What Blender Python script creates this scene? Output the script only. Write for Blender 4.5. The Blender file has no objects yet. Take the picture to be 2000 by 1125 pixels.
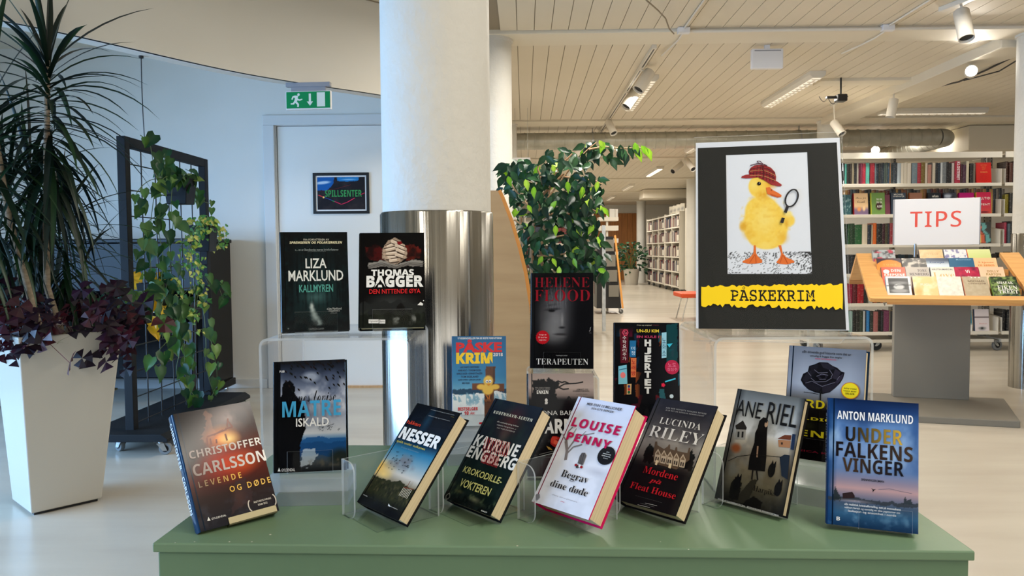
import bpy, math, random
import numpy as np
from mathutils import Vector, Matrix

random.seed(7)
RNG = np.random.default_rng(11)
SC = bpy.context.scene
COL = SC.collection

# ------------------------------------------------------------------ camera
FPX = 1500.0                      # focal length in pixels of the 2000 px wide frame
EYE = Vector((0, 0, 1.10))
_pitch = math.atan((562.5 - 490.0) / FPX)
_yaw = math.atan(25.0 / FPX)
_roll = 0.008
FW = Vector((-math.sin(_yaw) * math.cos(_pitch), math.cos(_yaw) * math.cos(_pitch), -math.sin(_pitch)))
_r0 = Vector((math.cos(_yaw), math.sin(_yaw), 0))
_u0 = _r0.cross(FW)
RT = _r0 * math.cos(_roll) - _u0 * math.sin(_roll)
UP = _u0 * math.cos(_roll) + _r0 * math.sin(_roll)
cam = bpy.data.cameras.new('camera')
cam.sensor_fit = 'HORIZONTAL'
cam.sensor_width = 36.0
cam.lens = 36.0 * FPX / 2000.0
cam.clip_start = 0.05
cam.clip_end = 100
camo = bpy.data.objects.new('camera', cam)
COL.objects.link(camo)
camo.matrix_world = Matrix(((RT.x, UP.x, -FW.x, EYE.x), (RT.y, UP.y, -FW.y, EYE.y), (RT.z, UP.z, -FW.z, EYE.z), (0, 0, 0, 1)))
SC.camera = camo

# ------------------------------------------------------------------ world, lights, exposure
SC.view_settings.view_transform = 'Standard'
SC.view_settings.look = 'None'
SC.view_settings.gamma = 1.0
SC.view_settings.use_curve_mapping = False
SC.view_settings.exposure = 0.22
SC.cycles.transparent_max_bounces = 48
SC.cycles.max_bounces = 16
world = bpy.data.worlds.new('daylight')
SC.world = world
world.use_nodes = True
_bg = world.node_tree.nodes['Background']
_sky = world.node_tree.nodes.new('ShaderNodeTexSky')
_sky.sky_type = 'HOSEK_WILKIE'
_sky.sun_direction = (0.3, -0.5, 0.8)
_sky.turbidity = 4.0
world.node_tree.links.new(_sky.outputs[0], _bg.inputs[0])
_bg.inputs[1].default_value = 0.018

def area(name, loc, direction, sx, sy, watts, color, spread=math.pi):
    l = bpy.data.lights.new(name, 'AREA')
    l.shape = 'RECTANGLE'
    l.size, l.size_y, l.energy, l.color, l.spread = sx, sy, watts, color, spread
    o = bpy.data.objects.new(name, l)
    COL.objects.link(o)
    o.location = loc
    o.rotation_euler = Vector(direction).to_track_quat('-Z', 'Y').to_euler()
    return o

WARM = (1.0, 0.935, 0.83)
NEUT = (1.0, 0.93, 0.82)
# daylight in the window openings of the left wall and of the wall behind the camera
area('window_daylight', (-4.88, 2.3, 1.05), (1, 0.40, -0.42), 5.0, 1.2, 205, (0.33, 0.60, 1.0), 2.2)
area('window_daylight_rear', (2.0, -2.9, 1.5), (-0.25, 1, 0.0), 4.2, 1.6, 46, (1.0, 0.975, 0.93))
# ceiling lights of the bays; most are added, with no batten above them
for _x, _y, _w in ((1.2, 0.6, 29), (2.75, 0.6, 22), (-1.5, -0.9, 27), (0.6, 4.75, 54), (2.75, 4.3, 18), (1.2, 8.1, 34), (2.75, 8.1, 32), (5.0, 4.6, 11), (5.3, 7.0, 17)):
    area('batten_and_fill_glow', (_x, _y, 2.66), (0, 0, -1), 0.14, 1.5, _w, WARM)
for _y in (12.1, 16.1, 20.1, 24.1):
    area('corridor_glow', (2.75, _y, 2.66), (0, 0, -1), 0.14, 1.5, 44, WARM)
    area('corridor_glow', (1.0, _y, 2.66), (0, 0, -1), 0.14, 1.5, 30, WARM)
area('aisle_glow', (5.6, 11.2, 2.64), (0, 0, -1), 1.2, 0.14, 26, WARM)

# ------------------------------------------------------------------ helpers
def at(px, py, Y):
    """the point at depth Y seen at a pixel of the 2000x1125 frame"""
    d = FW + RT * ((px - 1000) / FPX) - UP * ((py - 562.5) / FPX)
    return EYE + d * (Y / d.y)

def atz(px, py, Z):
    d = FW + RT * ((px - 1000) / FPX) - UP * ((py - 562.5) / FPX)
    return EYE + d * ((Z - EYE.z) / d.z)

def lin(c):
    out = []
    for x in c[:3]:
        x = x / 255.0
        out.append(x / 12.92 if x <= 0.04045 else ((x + 0.055) / 1.055) ** 2.4)
    return tuple(out)

def hx(s):
    s = s.lstrip('#')
    return tuple(int(s[i:i + 2], 16) for i in (0, 2, 4))

def mat(name, col, rough=0.5, metal=0.0, spec=0.5, noise=None, bump=None, coat=0.0, stretch=(1, 1, 1), aniso=0.0, emit=None, backface=None):
    m = bpy.data.materials.new(name)
    m.use_nodes = True
    nt = m.node_tree
    b = nt.nodes['Principled BSDF']
    c = lin(col)
    b.inputs['Base Color'].default_value = (*c, 1)
    b.inputs['Roughness'].default_value = rough
    b.inputs['Metallic'].default_value = metal
    b.inputs['Specular IOR Level'].default_value = spec
    b.inputs['Coat Weight'].default_value = coat
    b.inputs['Coat Roughness'].default_value = 0.08
    b.inputs['Anisotropic'].default_value = aniso
    if emit:
        b.inputs['Emission Color'].default_value = (*lin(emit[0]), 1)
        b.inputs['Emission Strength'].default_value = emit[1]
    if noise or bump:
        tc = nt.nodes.new('ShaderNodeTexCoord')
        mp = nt.nodes.new('ShaderNodeMapping')
        mp.inputs['Scale'].default_value = stretch
        nt.links.new(tc.outputs['Object'], mp.inputs[0])
    if noise:
        scale, col2, detail = noise
        nz = nt.nodes.new('ShaderNodeTexNoise')
        nz.inputs['Scale'].default_value = scale
        nz.inputs['Detail'].default_value = detail
        nt.links.new(mp.outputs[0], nz.inputs[0])
        rp = nt.nodes.new('ShaderNodeValToRGB')
        rp.color_ramp.elements[0].position, rp.color_ramp.elements[1].position = 0.35, 0.68
        rp.color_ramp.elements[0].color = (*c, 1)
        rp.color_ramp.elements[1].color = (*lin(col2), 1)
        nt.links.new(nz.outputs[0], rp.inputs[0])
        nt.links.new(rp.outputs[0], b.inputs['Base Color'])
    if bump:
        nz = nt.nodes.new('ShaderNodeTexNoise')
        nz.inputs['Scale'].default_value = bump[0]
        nz.inputs['Detail'].default_value = 4
        nt.links.new(mp.outputs[0], nz.inputs[0])
        bp = nt.nodes.new('ShaderNodeBump')
        bp.inputs['Strength'].default_value = bump[1]
        bp.inputs['Distance'].default_value = bump[2] if len(bump) > 2 else 0.01
        nt.links.new(nz.outputs[0], bp.inputs['Height'])
        nt.links.new(bp.outputs[0], b.inputs['Normal'])
    return m

def mat_vc(name, rough=0.35, spec=0.5, coat=0.0, translucent=0.0):
    """printed or leaf surface: the colour comes from the mesh's own colour attribute"""
    m = bpy.data.materials.new(name)
    m.use_nodes = True
    nt = m.node_tree
    b = nt.nodes['Principled BSDF']
    a = nt.nodes.new('ShaderNodeAttribute')
    a.attribute_name = 'Col'
    nt.links.new(a.outputs[0], b.inputs['Base Color'])
    b.inputs['Roughness'].default_value = rough
    b.inputs['Specular IOR Level'].default_value = spec
    b.inputs['Coat Weight'].default_value = coat
    b.inputs['Coat Roughness'].default_value = 0.12
    if translucent:
        t = nt.nodes.new('ShaderNodeBsdfTranslucent')
        nt.links.new(a.outputs[0], t.inputs[0])
        mx = nt.nodes.new('ShaderNodeMixShader')
        mx.inputs[0].default_value = translucent
        nt.links.new(b.outputs[0], mx.inputs[1])
        nt.links.new(t.outputs[0], mx.inputs[2])
        nt.links.new(mx.outputs[0], nt.nodes['Material Output'].inputs[0])
    return m

def mat_acrylic(name, tint=(0.96, 0.97, 0.97), gloss=0.0, rough=0.02, haze=0.0, ior=1.45):
    """thin clear sheet: straight-through transmission plus a Fresnel reflection"""
    m = bpy.data.materials.new(name)
    m.use_nodes = True
    nt = m.node_tree
    nt.nodes.remove(nt.nodes['Principled BSDF'])
    tr = nt.nodes.new('ShaderNodeBsdfTransparent')
    tr.inputs[0].default_value = (*tint, 1)
    gl = nt.nodes.new('ShaderNodeBsdfGlossy')
    gl.inputs['Roughness'].default_value = rough
    # two-sided Schlick reflectance, so that the inner faces of a sheet stay clear
    lw = nt.nodes.new('ShaderNodeLayerWeight')
    lw.inputs[0].default_value = 0.5
    pw = nt.nodes.new('ShaderNodeMath')
    pw.operation = 'POWER'
    pw.inputs[1].default_value = 5.0
    nt.links.new(lw.outputs['Facing'], pw.inputs[0])
    fr = nt.nodes.new('ShaderNodeMath')
    fr.operation = 'MULTIPLY_ADD'
    fr.inputs[1].default_value = 0.6
    fr.inputs[2].default_value = ((ior - 1) / (ior + 1)) ** 2
    nt.links.new(pw.outputs[0], fr.inputs[0])
    mx = nt.nodes.new('ShaderNodeMixShader')
    nt.links.new(fr.outputs[0], mx.inputs[0])
    nt.links.new(tr.outputs[0], mx.inputs[1])
    nt.links.new(gl.outputs[0], mx.inputs[2])
    last = mx
    if haze:
        df = nt.nodes.new('ShaderNodeBsdfTranslucent')
        df.inputs[0].default_value = (0.85, 0.88, 0.9, 1)
        d2 = nt.nodes.new('ShaderNodeBsdfDiffuse')
        d2.inputs[0].default_value = (0.85, 0.88, 0.9, 1)
        ad = nt.nodes.new('ShaderNodeMixShader')
        ad.inputs[0].default_value = 0.5
        nt.links.new(df.outputs[0], ad.inputs[1])
        nt.links.new(d2.outputs[0], ad.inputs[2])
        m2 = nt.nodes.new('ShaderNodeMixShader')
        m2.inputs[0].default_value = haze
        nt.links.new(mx.outputs[0], m2.inputs[1])
        nt.links.new(ad.outputs[0], m2.inputs[2])
        last = m2
    nt.links.new(last.outputs[0], nt.nodes['Material Output'].inputs[0])
    return m

class MB:
    """collects shapes; build() links them as ONE mesh object"""
    def __init__(self, col=None):
        self.v, self.f, self.m, self.c = [], [], [], []
        self.col = col
    def add(self, verts, faces, m=0, col=None):
        o = len(self.v)
        self.v.extend([tuple(p) for p in verts])
        self.f.extend([tuple(i + o for i in f) for f in faces])
        self.m.extend([m] * len(faces))
        c = col if col is not None else (self.col or (200, 200, 200))
        if isinstance(c, list):
            self.c.extend([lin(k) for k in c])
        else:
            self.c.extend([lin(c)] * len(verts))
        return self
    def box(self, lo, hi, m=0, col=None, rot=None, about=None):
        x0, y0, z0 = lo
        x1, y1, z1 = hi
        vs = [Vector(p) for p in ((x0, y0, z0), (x1, y0, z0), (x1, y1, z0), (x0, y1, z0), (x0, y0, z1), (x1, y0, z1), (x1, y1, z1), (x0, y1, z1))]
        if rot is not None:
            a = Vector(about) if about is not None else Vector(((x0 + x1) / 2, (y0 + y1) / 2, (z0 + z1) / 2))
            vs = [a + rot @ (p - a) for p in vs]
        return self.add(vs, [(0, 3, 2, 1), (4, 5, 6, 7), (0, 1, 5, 4), (1, 2, 6, 5), (2, 3, 7, 6), (3, 0, 4, 7)], m, col)
    def bar(self, a, b, w, h, m=0, col=None, up=(0, 0, 1)):
        a, b = Vector(a), Vector(b)
        d = (b - a).normalized()
        s = d.cross(Vector(up))
        if s.length < 1e-5:
            s = d.cross(Vector((1, 0, 0)))
        s = s.normalized() * w / 2
        u = s.cross(d).normalized() * h / 2
        vs = [a - s - u, a + s - u, a + s + u, a - s + u, b - s - u, b + s - u, b + s + u, b - s + u]
        return self.add(vs, [(3, 2, 1, 0), (4, 5, 6, 7), (0, 1, 5, 4), (1, 2, 6, 5), (2, 3, 7, 6), (3, 0, 4, 7)], m, col)
    def tube(self, pts, r, n=8, m=0, col=None, caps=True):
        pts = [Vector(p) for p in pts]
        rs = r if isinstance(r, (list, tuple)) else [r] * len(pts)
        vs, fs = [], []
        ref = None
        for i, p in enumerate(pts):
            d = (pts[min(i + 1, len(pts) - 1)] - pts[max(i - 1, 0)]).normalized()
            if ref is None:
                ref = Vector((0, 0, 1)) if abs(d.z) < 0.9 else Vector((1, 0, 0))
            s = d.cross(ref).normalized()
            t = s.cross(d).normalized()
            ref = t
            for k in range(n):
                a = 2 * math.pi * k / n
                vs.append(p + (s * math.cos(a) + t * math.sin(a)) * rs[i])
        for i in range(len(pts) - 1):
            for k in range(n):
                k2 = (k + 1) % n
                fs.append((i * n + k, i * n + k2, (i + 1) * n + k2, (i + 1) * n + k))
        if caps:
            fs.append(tuple(range(n))[::-1])
            fs.append(tuple(range((len(pts) - 1) * n, len(pts) * n)))
        return self.add(vs, fs, m, col)
    def lathe(self, prof, c=(0, 0, 0), n=32, m=0, col=None, axis=None):
        """profile of (radius, height) turned about the axis through c"""
        c = Vector(c)
        q = Vector((0, 0, 1)).rotation_difference(Vector(axis)) if axis is not None else None
        vs, fs = [], []
        for r, z in prof:
            for k in range(n):
                a = 2 * math.pi * k / n
                p = Vector((r * math.cos(a), r * math.sin(a), z))
                vs.append(c + (q @ p if q else p))
        for i in range(len(prof) - 1):
            for k in range(n):
                k2 = (k + 1) % n
                fs.append((i * n + k, i * n + k2, (i + 1) * n + k2, (i + 1) * n + k))
        return self.add(vs, fs, m, col)
    def prism(self, pts, d, m=0, col=None):
        """planar outline (3-D points) pushed along d"""
        n = len(pts)
        d = Vector(d)
        a = [Vector(p) for p in pts]
        vs = a + [p + d for p in a]
        fs = [tuple(range(n))[::-1], tuple(range(n, 2 * n))] + [(i, (i + 1) % n, (i + 1) % n + n, i + n) for i in range(n)]
        return self.add(vs, fs, m, col)
    def sheet(self, prof, x0, x1, thick, frame, m=0, me=1):
        """a bent strip: profile of (y, z) points extruded from x0 to x1 in the given 4x4 frame; faces m, cut edges me"""
        n = len(prof)
        P = [Vector((0, p[0], p[1])) for p in prof]
        off = []
        for i in range(n):
            d1 = (P[i] - P[i - 1]).normalized() if i else (P[1] - P[0]).normalized()
            d2 = (P[i + 1] - P[i]).normalized() if i < n - 1 else d1
            d = (d1 + d2).normalized()
            k = max(0.35, d.dot(d1))
            off.append(Vector((0, -d.z, d.y)) * (thick / k))
        vs = []
        for X in (x0, x1):
            for i in range(n):
                vs.append(frame @ Vector((X, P[i].y, P[i].z)))
            for i in range(n):
                q = P[i] + off[i]
                vs.append(frame @ Vector((X, q.y, q.z)))
        o = 2 * n
        f1, f2 = [], []
        for i in range(n - 1):
            f1 += [(i, i + 1, o + i + 1, o + i), (n + i + 1, n + i, o + n + i, o + n + i + 1)]
            f2 += [(i + 1, i, n + i, n + i + 1), (o + i, o + i + 1, o + n + i + 1, o + n + i)]
        f2 += [(0, o, o + n, n), (n - 1, 2 * n - 1, o + 2 * n - 1, o + n - 1)]
        b = len(self.v)
        self.add(vs, f1, m)
        self.f.extend([tuple(i + b for i in f) for f in f2])
        self.m.extend([me] * len(f2))
        return self
    def build(self, name, mats, parent=None, world=False, smooth=None, bevel=0.0, colors=False, seg=2):
        me = bpy.data.meshes.new(name)
        me.from_pydata(self.v, [], self.f)
        if not isinstance(mats, (list, tuple)):
            mats = [mats]
        for k in mats:
            me.materials.append(k)
        if len(mats) > 1:
            me.polygons.foreach_set('material_index', np.array(self.m, dtype=np.int32))
        if colors:
            at_ = me.color_attributes.new('Col', 'FLOAT_COLOR', 'POINT')
            arr = np.ones((len(self.v), 4), dtype=np.float32)
            arr[:, :3] = np.array(self.c, dtype=np.float32).reshape(-1, 3)
            at_.data.foreach_set('color', arr.ravel())
        if smooth is not None:
            me.polygons.foreach_set('use_smooth', np.ones(len(me.polygons), dtype=bool))
            me.set_sharp_from_angle(angle=math.radians(smooth))
        me.update()
        o = bpy.data.objects.new(name, me)
        COL.objects.link(o)
        if bevel:
            b = o.modifiers.new('bevel', 'BEVEL')
            b.width, b.segments, b.limit_method, b.angle_limit = bevel, seg, 'ANGLE', math.radians(40)
        if parent is not None:
            o.parent = parent
            if world and parent.parent is None and parent.type == 'EMPTY':
                o.matrix_parent_inverse = parent.matrix_basis.inverted()
        return o

def thing(name, label, cat, loc=(0, 0, 0), rot=None, group=None):
    o = bpy.data.objects.new(name, None)
    o.empty_display_size = 0.05
    COL.objects.link(o)
    m = Matrix.Translation(Vector(loc))
    if rot is not None:
        m = m @ (rot.to_4x4() if isinstance(rot, Matrix) else Matrix.Rotation(rot, 4, 'Z'))
    o.matrix_basis = m
    return tag(o, label, cat, group)

def tag(o, label, cat, group=None, kind=None):
    o['label'], o['category'] = label, cat
    if group:
        o['group'] = group
    if kind:
        o['kind'] = kind
    return o

def struct(o):
    o['kind'] = 'structure'
    return o

def copy_tree(o, parent=None):
    c = o.copy()
    COL.objects.link(c)
    if parent is not None:
        c.parent = parent
        c.matrix_parent_inverse = o.matrix_parent_inverse.copy()
    for ch in list(o.children):
        copy_tree(ch, c)
    return c

ORD = ['first', 'second', 'third', 'fourth', 'fifth', 'sixth', 'seventh', 'eighth', 'ninth', 'tenth', 'eleventh', 'twelfth', 'thirteenth', 'fourteenth', 'fifteenth', 'sixteenth', 'seventeenth', 'eighteenth', 'nineteenth']
def ordinal(i):
    if i < 19:
        return ORD[i]
    t = (i + 1) // 10
    u = (i + 1) % 10
    tens = {2: 'twenty', 3: 'thirty', 4: 'forty', 5: 'fifty', 6: 'sixty', 7: 'seventy', 8: 'eighty'}[t]
    return (tens + '-' + ORD[u - 1]) if u else tens[:-1] + 'ieth'

NAMED = {'black': (22, 22, 24), 'dark grey': (70, 70, 72), 'grey': (125, 125, 125), 'white': (225, 222, 215), 'cream': (205, 190, 160), 'dark red': (110, 22, 35), 'red': (185, 35, 40), 'pink': (205, 120, 120), 'magenta': (165, 25, 100), 'orange': (215, 100, 35), 'brown': (105, 75, 50), 'olive': (125, 115, 40), 'yellow': (215, 180, 60), 'green': (55, 110, 60), 'dark green': (30, 60, 38), 'teal': (75, 155, 145), 'blue': (40, 105, 165), 'navy': (25, 40, 70), 'slate blue': (105, 125, 140), 'purple': (75, 35, 75)}
def cname(c):
    return min(NAMED, key=lambda k: sum((a - b) ** 2 for a, b in zip(NAMED[k], c)))

# ------------------------------------------------------------------ lettering
_TXT = {}
_tc = bpy.data.curves.new('lettering', 'FONT')
_tc.resolution_u = 2
_to = bpy.data.objects.new('lettering', _tc)
COL.objects.link(_to)

def _style(s, style):
    up, lo, dg = {'serif': (0x1D400, 0x1D41A, 0x1D7CE), 'italic': (0x1D434, 0x1D44E, None), 'bitalic': (0x1D468, 0x1D482, None), 'script': (0x1D4D0, 0x1D4EA, None), 'mono': (0x1D670, 0x1D68A, 0x1D7F6), 'bold': (0x1D5D4, 0x1D5EE, 0x1D7EC), 'boldit': (0x1D63C, 0x1D656, None)}.get(style, (None, None, None))
    if up is None:
        return s
    out = ''
    for c in s:
        if 'A' <= c <= 'Z':
            out += chr(up + ord(c) - 65)
        elif 'a' <= c <= 'z':
            out += chr(0x210E) if (style == 'italic' and c == 'h') else chr(lo + ord(c) - 97)
        elif c.isdigit() and dg:
            out += chr(dg + ord(c) - 48)
        else:
            out += c
    return out

def _raw(s, off, space=1.0):
    _tc.body = s
    _tc.offset = off
    _tc.space_character = space
    dg = bpy.context.evaluated_depsgraph_get()
    _to.update_tag()
    dg.update()
    ev = _to.evaluated_get(dg)
    me = ev.to_mesh()
    v = np.array([tuple(p.co)[:2] for p in me.vertices], dtype=float).reshape(-1, 2)
    f = [tuple(p.vertices) for p in me.polygons]
    ev.to_mesh_clear()
    return v, f

def letters(s, style='sans', off=0.0, space=1.0):
    """outline of a line of text, scaled to the unit square: (verts, faces)"""
    key = (s, style, off, space)
    if key in _TXT:
        return _TXT[key]
    base = s
    marks = []
    if style not in ('sans', 'thin', 'heavy'):
        swap = {'Å': 'A', 'å': 'a', 'Ø': 'O', 'ø': 'o'}
        for i, c in enumerate(s):
            if c in swap:
                marks.append((i, c))
        base = ''.join(swap.get(c, c) for c in s)
    o = off + {'heavy': 0.014, 'thin': -0.012}.get(style, 0.0)
    st = _style(base, style)
    v, f = _raw(st, o, space)
    for i, c in marks:
        a, _ = _raw(st[:i], o, space) if i else (np.zeros((1, 2)), None)
        b, _ = _raw(st[:i + 1], o, space)
        g, _ = _raw(st[i], o, space)
        x1 = b[:, 0].max()
        x0 = x1 - (g[:, 0].max() - g[:, 0].min())
        y0, y1 = g[:, 1].min(), g[:, 1].max()
        n = len(v)
        if c in 'Øø':
            w = 0.03
            q = np.array([(x0 - .02, y0 - .04), (x0 + w, y0 - .04), (x1 + .02, y1 + .04), (x1 - w, y1 + .04)])
            v = np.vstack([v, q])
            f = f + [(n, n + 1, n + 2, n + 3)]
        else:
            cx, cy, r = (x0 + x1) / 2, y1 + 0.11, 0.085
            ring = []
            for k in range(12):
                t = 2 * math.pi * k / 12
                ring += [(cx + r * math.cos(t), cy + r * math.sin(t)), (cx + .6 * r * math.cos(t), cy + .6 * r * math.sin(t))]
            v = np.vstack([v, np.array(ring)])
            f = f + [(n + 2 * k, n + (2 * k + 2) % 24, n + (2 * k + 3) % 24, n + 2 * k + 1) for k in range(12)]
    lo, hi = v.min(0), v.max(0)
    v = (v - lo) / np.maximum(hi - lo, 1e-6)
    _TXT[key] = (v, f)
    return v, f

def vnoise(x, y, seed):
    r = np.random.default_rng(seed).random((64, 64))
    xi, yi = np.floor(x).astype(int), np.floor(y).astype(int)
    fx, fy = x - xi, y - yi
    fx, fy = fx * fx * (3 - 2 * fx), fy * fy * (3 - 2 * fy)
    g = lambda a, b: r[a % 64, b % 64]
    return (g(xi, yi) * (1 - fx) + g(xi + 1, yi) * fx) * (1 - fy) + (g(xi, yi + 1) * (1 - fx) + g(xi + 1, yi + 1) * fx) * fy

def fbm(x, y, seed, oct=4):
    s, a, t = 0, 1.0, 0
    for k in range(oct):
        s = s + a * vnoise(x * 2 ** k + 7.3 * k, y * 2 ** k + 3.1 * k, seed + k)
        t += a
        a *= 0.5
    return s / t

class Art:
    """a printed surface: a fine grid of inks plus flat lettering and shapes on top. u runs right, v runs down, both 0..1"""
    def __init__(self, nu, nv, base, q=None):
        self.U, self.V = np.meshgrid(np.linspace(0, 1, nu), np.linspace(0, 1, nv))
        self.C = np.ones((nv, nu, 3)) * np.array(base, float)
        self.layers = []
        self.seed = 1
        if q is not None:                      # q: corner pixels TL TR BR BL used to read positions off the photograph
            src = [(0, 0), (1, 0), (1, 1), (0, 1)]
            A, b = [], []
            for (x, y), (u, v) in zip(q, src):
                A += [[x, y, 1, 0, 0, 0, -u * x, -u * y], [0, 0, 0, x, y, 1, -v * x, -v * y]]
                b += [u, v]
            self.h = np.linalg.solve(np.array(A, float), np.array(b, float))
    def p(self, x, y):
        h = self.h
        d = h[6] * x + h[7] * y + 1
        return ((h[0] * x + h[1] * y + h[2]) / d, (h[3] * x + h[4] * y + h[5]) / d)
    def P(self, *xy):
        return [self.p(*k) for k in xy]
    def mix(self, a, c):
        a = np.clip(a, 0, 1)[..., None]
        self.C = self.C * (1 - a) + np.array(c, float) * a
        return self
    def vgrad(self, stops):
        vs = [s[0] for s in stops]
        for k in range(3):
            self.C[..., k] = np.interp(self.V, vs, [s[1][k] for s in stops])
        return self
    def blob(self, u, v, ru, rv, c, a=1.0, soft=0.6, ang=0.0):
        du, dv = self.U - u, self.V - v
        if ang:
            s, k = math.sin(ang), math.cos(ang)
            du, dv = du * k + dv * 1.5 * s, dv * k - du * s / 1.5
        d = np.sqrt((du / ru) ** 2 + (dv / rv) ** 2)
        return self.mix(a * np.clip((1 - d) / max(soft, 1e-3) + 0.0, 0, 1), c)
    def inside(self, pts):
        n = len(pts)
        r = np.zeros(self.U.shape, bool)
        j = n - 1
        for i in range(n):
            xi, yi = pts[i]
            xj, yj = pts[j]
            if yi != yj:
                r ^= ((yi > self.V) != (yj > self.V)) & (self.U < (xj - xi) * (self.V - yi) / (yj - yi) + xi)
            j = i
        return r
    def poly(self, pts, c, a=1.0, rough=0.0, seed=3):
        U, V = self.U, self.V
        if rough:
            self.U = U + (fbm(U * 22, V * 33, seed) - .5) * rough
            self.V = V + (fbm(U * 22 + 9, V * 33, seed + 9) - .5) * rough
        m = self.inside(pts) * a
        self.U, self.V = U, V
        return self.mix(m, c)
    def cloud(self, su, sv, c, a, seed, lo=.45, hi=.75, mask=None):
        n = np.clip((fbm(self.U * su, self.V * sv, seed) - lo) / (hi - lo), 0, 1)
        if mask is not None:
            n = n * mask
        return self.mix(n * a, c)
    def band(self, v0, v1, soft=.05):
        return np.clip((self.V - v0) / soft, 0, 1) * np.clip((v1 - self.V) / soft, 0, 1)
    def ridge(self, v, amp, c, seed, freq=6, a=1.0, depth=9.0):
        e = v + (fbm(self.U * freq, self.U * 0 + seed, seed) - .5) * amp
        return self.mix(((self.V > e) & (self.V < e + depth)) * a, c)
    def t(self, s, u0, v0, u1, v1, c, style='sans', off=0.0, c2=None, space=1.0):
        v, f = letters(s, style, off, space)
        pts = np.stack([u0 + v[:, 0] * (u1 - u0), v1 + v[:, 1] * (v0 - v1)], 1)
        if c2 is None:
            cs = [c] * len(pts)
        else:
            k = v[:, 0] if isinstance(c2, tuple) else v[:, 1]
            e = c2 if isinstance(c2, tuple) else c2[0]
            cs = [tuple(np.array(c) * (1 - x) + np.array(e) * x) for x in k]
        self.layers.append((pts, f, cs))
        return self
    def T(self, s, x0, y0, x1, y1, c, style='sans', off=0.0, c2=None, space=1.0):
        """same, with the top-left and bottom-right corner of the line given in the pixels of q"""
        (u0, v0), (u1, v1) = self.p(x0, y0), self.p(x1, y1)
        return self.t(s, u0, v0, u1, v1, c, style, off, c2, space)
    def shape(self, pts, c, cs=None):
        n = len(pts)
        ar = sum(pts[i][0] * pts[(i + 1) % n][1] - pts[(i + 1) % n][0] * pts[i][1] for i in range(n))
        idx = tuple(range(n))
        self.layers.append((np.array(pts, float), [idx if ar < 0 else idx[::-1]], cs or [c] * n))
        return self
    def disc(self, u, v, ru, rv, c, n=28, star=0.0, hole=None):
        pts = []
        for k in range(n):
            a = 2 * math.pi * k / n
            r = 1 - (star if k % 2 else 0)
            pts.append((u + ru * r * math.cos(a), v + rv * r * math.sin(a)))
        if hole is None:
            return self.shape(pts, c)
        inn = [(u + (x - u) * hole, v + (y - v) * hole) for x, y in pts]
        self.layers.append((np.array(pts + inn), [((k + 1) % n, k, n + k, n + (k + 1) % n) for k in range(n)], [c] * (2 * n)))
        return self
    def line(self, pts, w, c, asp=1.5):
        """stroke; w in u units"""
        for (a, b) in zip(pts[:-1], pts[1:]):
            dx, dy = b[0] - a[0], (b[1] - a[1]) * asp
            L = math.hypot(dx, dy) or 1e-6
            nx, ny = -dy / L * w / 2, dx / L * w / 2 / asp
            self.shape([(a[0] + nx, a[1] + ny), (b[0] + nx, b[1] + ny), (b[0] - nx, b[1] - ny), (a[0] - nx, a[1] - ny)], c)
        return self
    def put(self, mb, w, h, y=0.0, x0=None, z0=0.0, step=0.00005, m=0):
        """lay the print on the plane y (facing -y) of a local frame, x from x0, z from z0"""
        x0 = -w / 2 if x0 is None else x0
        nv, nu = self.U.shape
        X = x0 + self.U * w
        Z = z0 + (1 - self.V) * h
        vs = np.stack([X.ravel(), np.full(X.size, y), Z.ravel()], 1)
        i = np.arange(nv * nu).reshape(nv, nu)
        fs = np.stack([i[1:, :-1].ravel(), i[1:, 1:].ravel(), i[:-1, 1:].ravel(), i[:-1, :-1].ravel()], 1)
        o = len(mb.v)
        mb.v.extend(map(tuple, vs.tolist()))
        mb.f.extend(map(tuple, (fs + o).tolist()))
        mb.m.extend([m] * len(fs))
        C = np.clip(self.C, 0, 255).reshape(-1, 3) / 255.0
        C = np.where(C <= .04045, C / 12.92, ((C + .055) / 1.055) ** 2.4)
        mb.c.extend(map(tuple, C.tolist()))
        yy = y - 0.0004
        for pts, f, cs in self.layers:
            mb.add([(x0 + a * w, yy, z0 + (1 - b) * h) for a, b in pts], f, m, list(cs))
            yy -= step
        return mb
# ------------------------------------------------------------------ materials
M = {}
M['wall'] = mat('white_wall_paint', (226, 224, 218), 0.75, bump=(60, 0.05), noise=(1.5, (221, 219, 212), 3))
M['column'] = mat('rough_white_plaster', (222, 220, 213), 0.7, bump=(38, 0.35, 0.012), noise=(3, (214, 211, 203), 5))
M['ceiling'] = mat('cream_ceiling_boards', (226, 216, 197), 0.6, noise=(0.8, (220, 210, 190), 3))
M['groove'] = mat('ceiling_groove', (150, 138, 118), 0.9)
M['beam'] = mat('cream_painted_beam', (230, 222, 204), 0.6, noise=(0.9, (225, 216, 197), 4))
M['bulkhead'] = mat('cream_bulkhead_paint', (223, 220, 212), 0.65, noise=(0.7, (217, 213, 203), 4))
M['floor'] = mat('pale_linoleum', (197, 189, 174), 0.26, spec=0.4, noise=(2.2, (184, 175, 160), 6), stretch=(0.35, 1.6, 1))
M['door'] = mat('white_door_laminate', (232, 231, 226), 0.45)
M['trim'] = mat('white_trim_paint', (212, 214, 214), 0.5)
M['oak'] = mat('pale_oak', (205, 165, 118), 0.4, noise=(6, (190, 148, 100), 4), stretch=(8, 1, 1))
M['birch'] = mat('birch_laminate', (222, 168, 100), 0.35, noise=(5, (207, 150, 84), 5), stretch=(1, 9, 9))
M['ply'] = mat('birch_plywood_face', (188, 152, 108), 0.5, noise=(4, (178, 142, 99), 4), stretch=(1, 1, 7))
M['plyedge'] = mat('orange_lacquered_edge', (235, 165, 85), 0.4)
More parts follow.
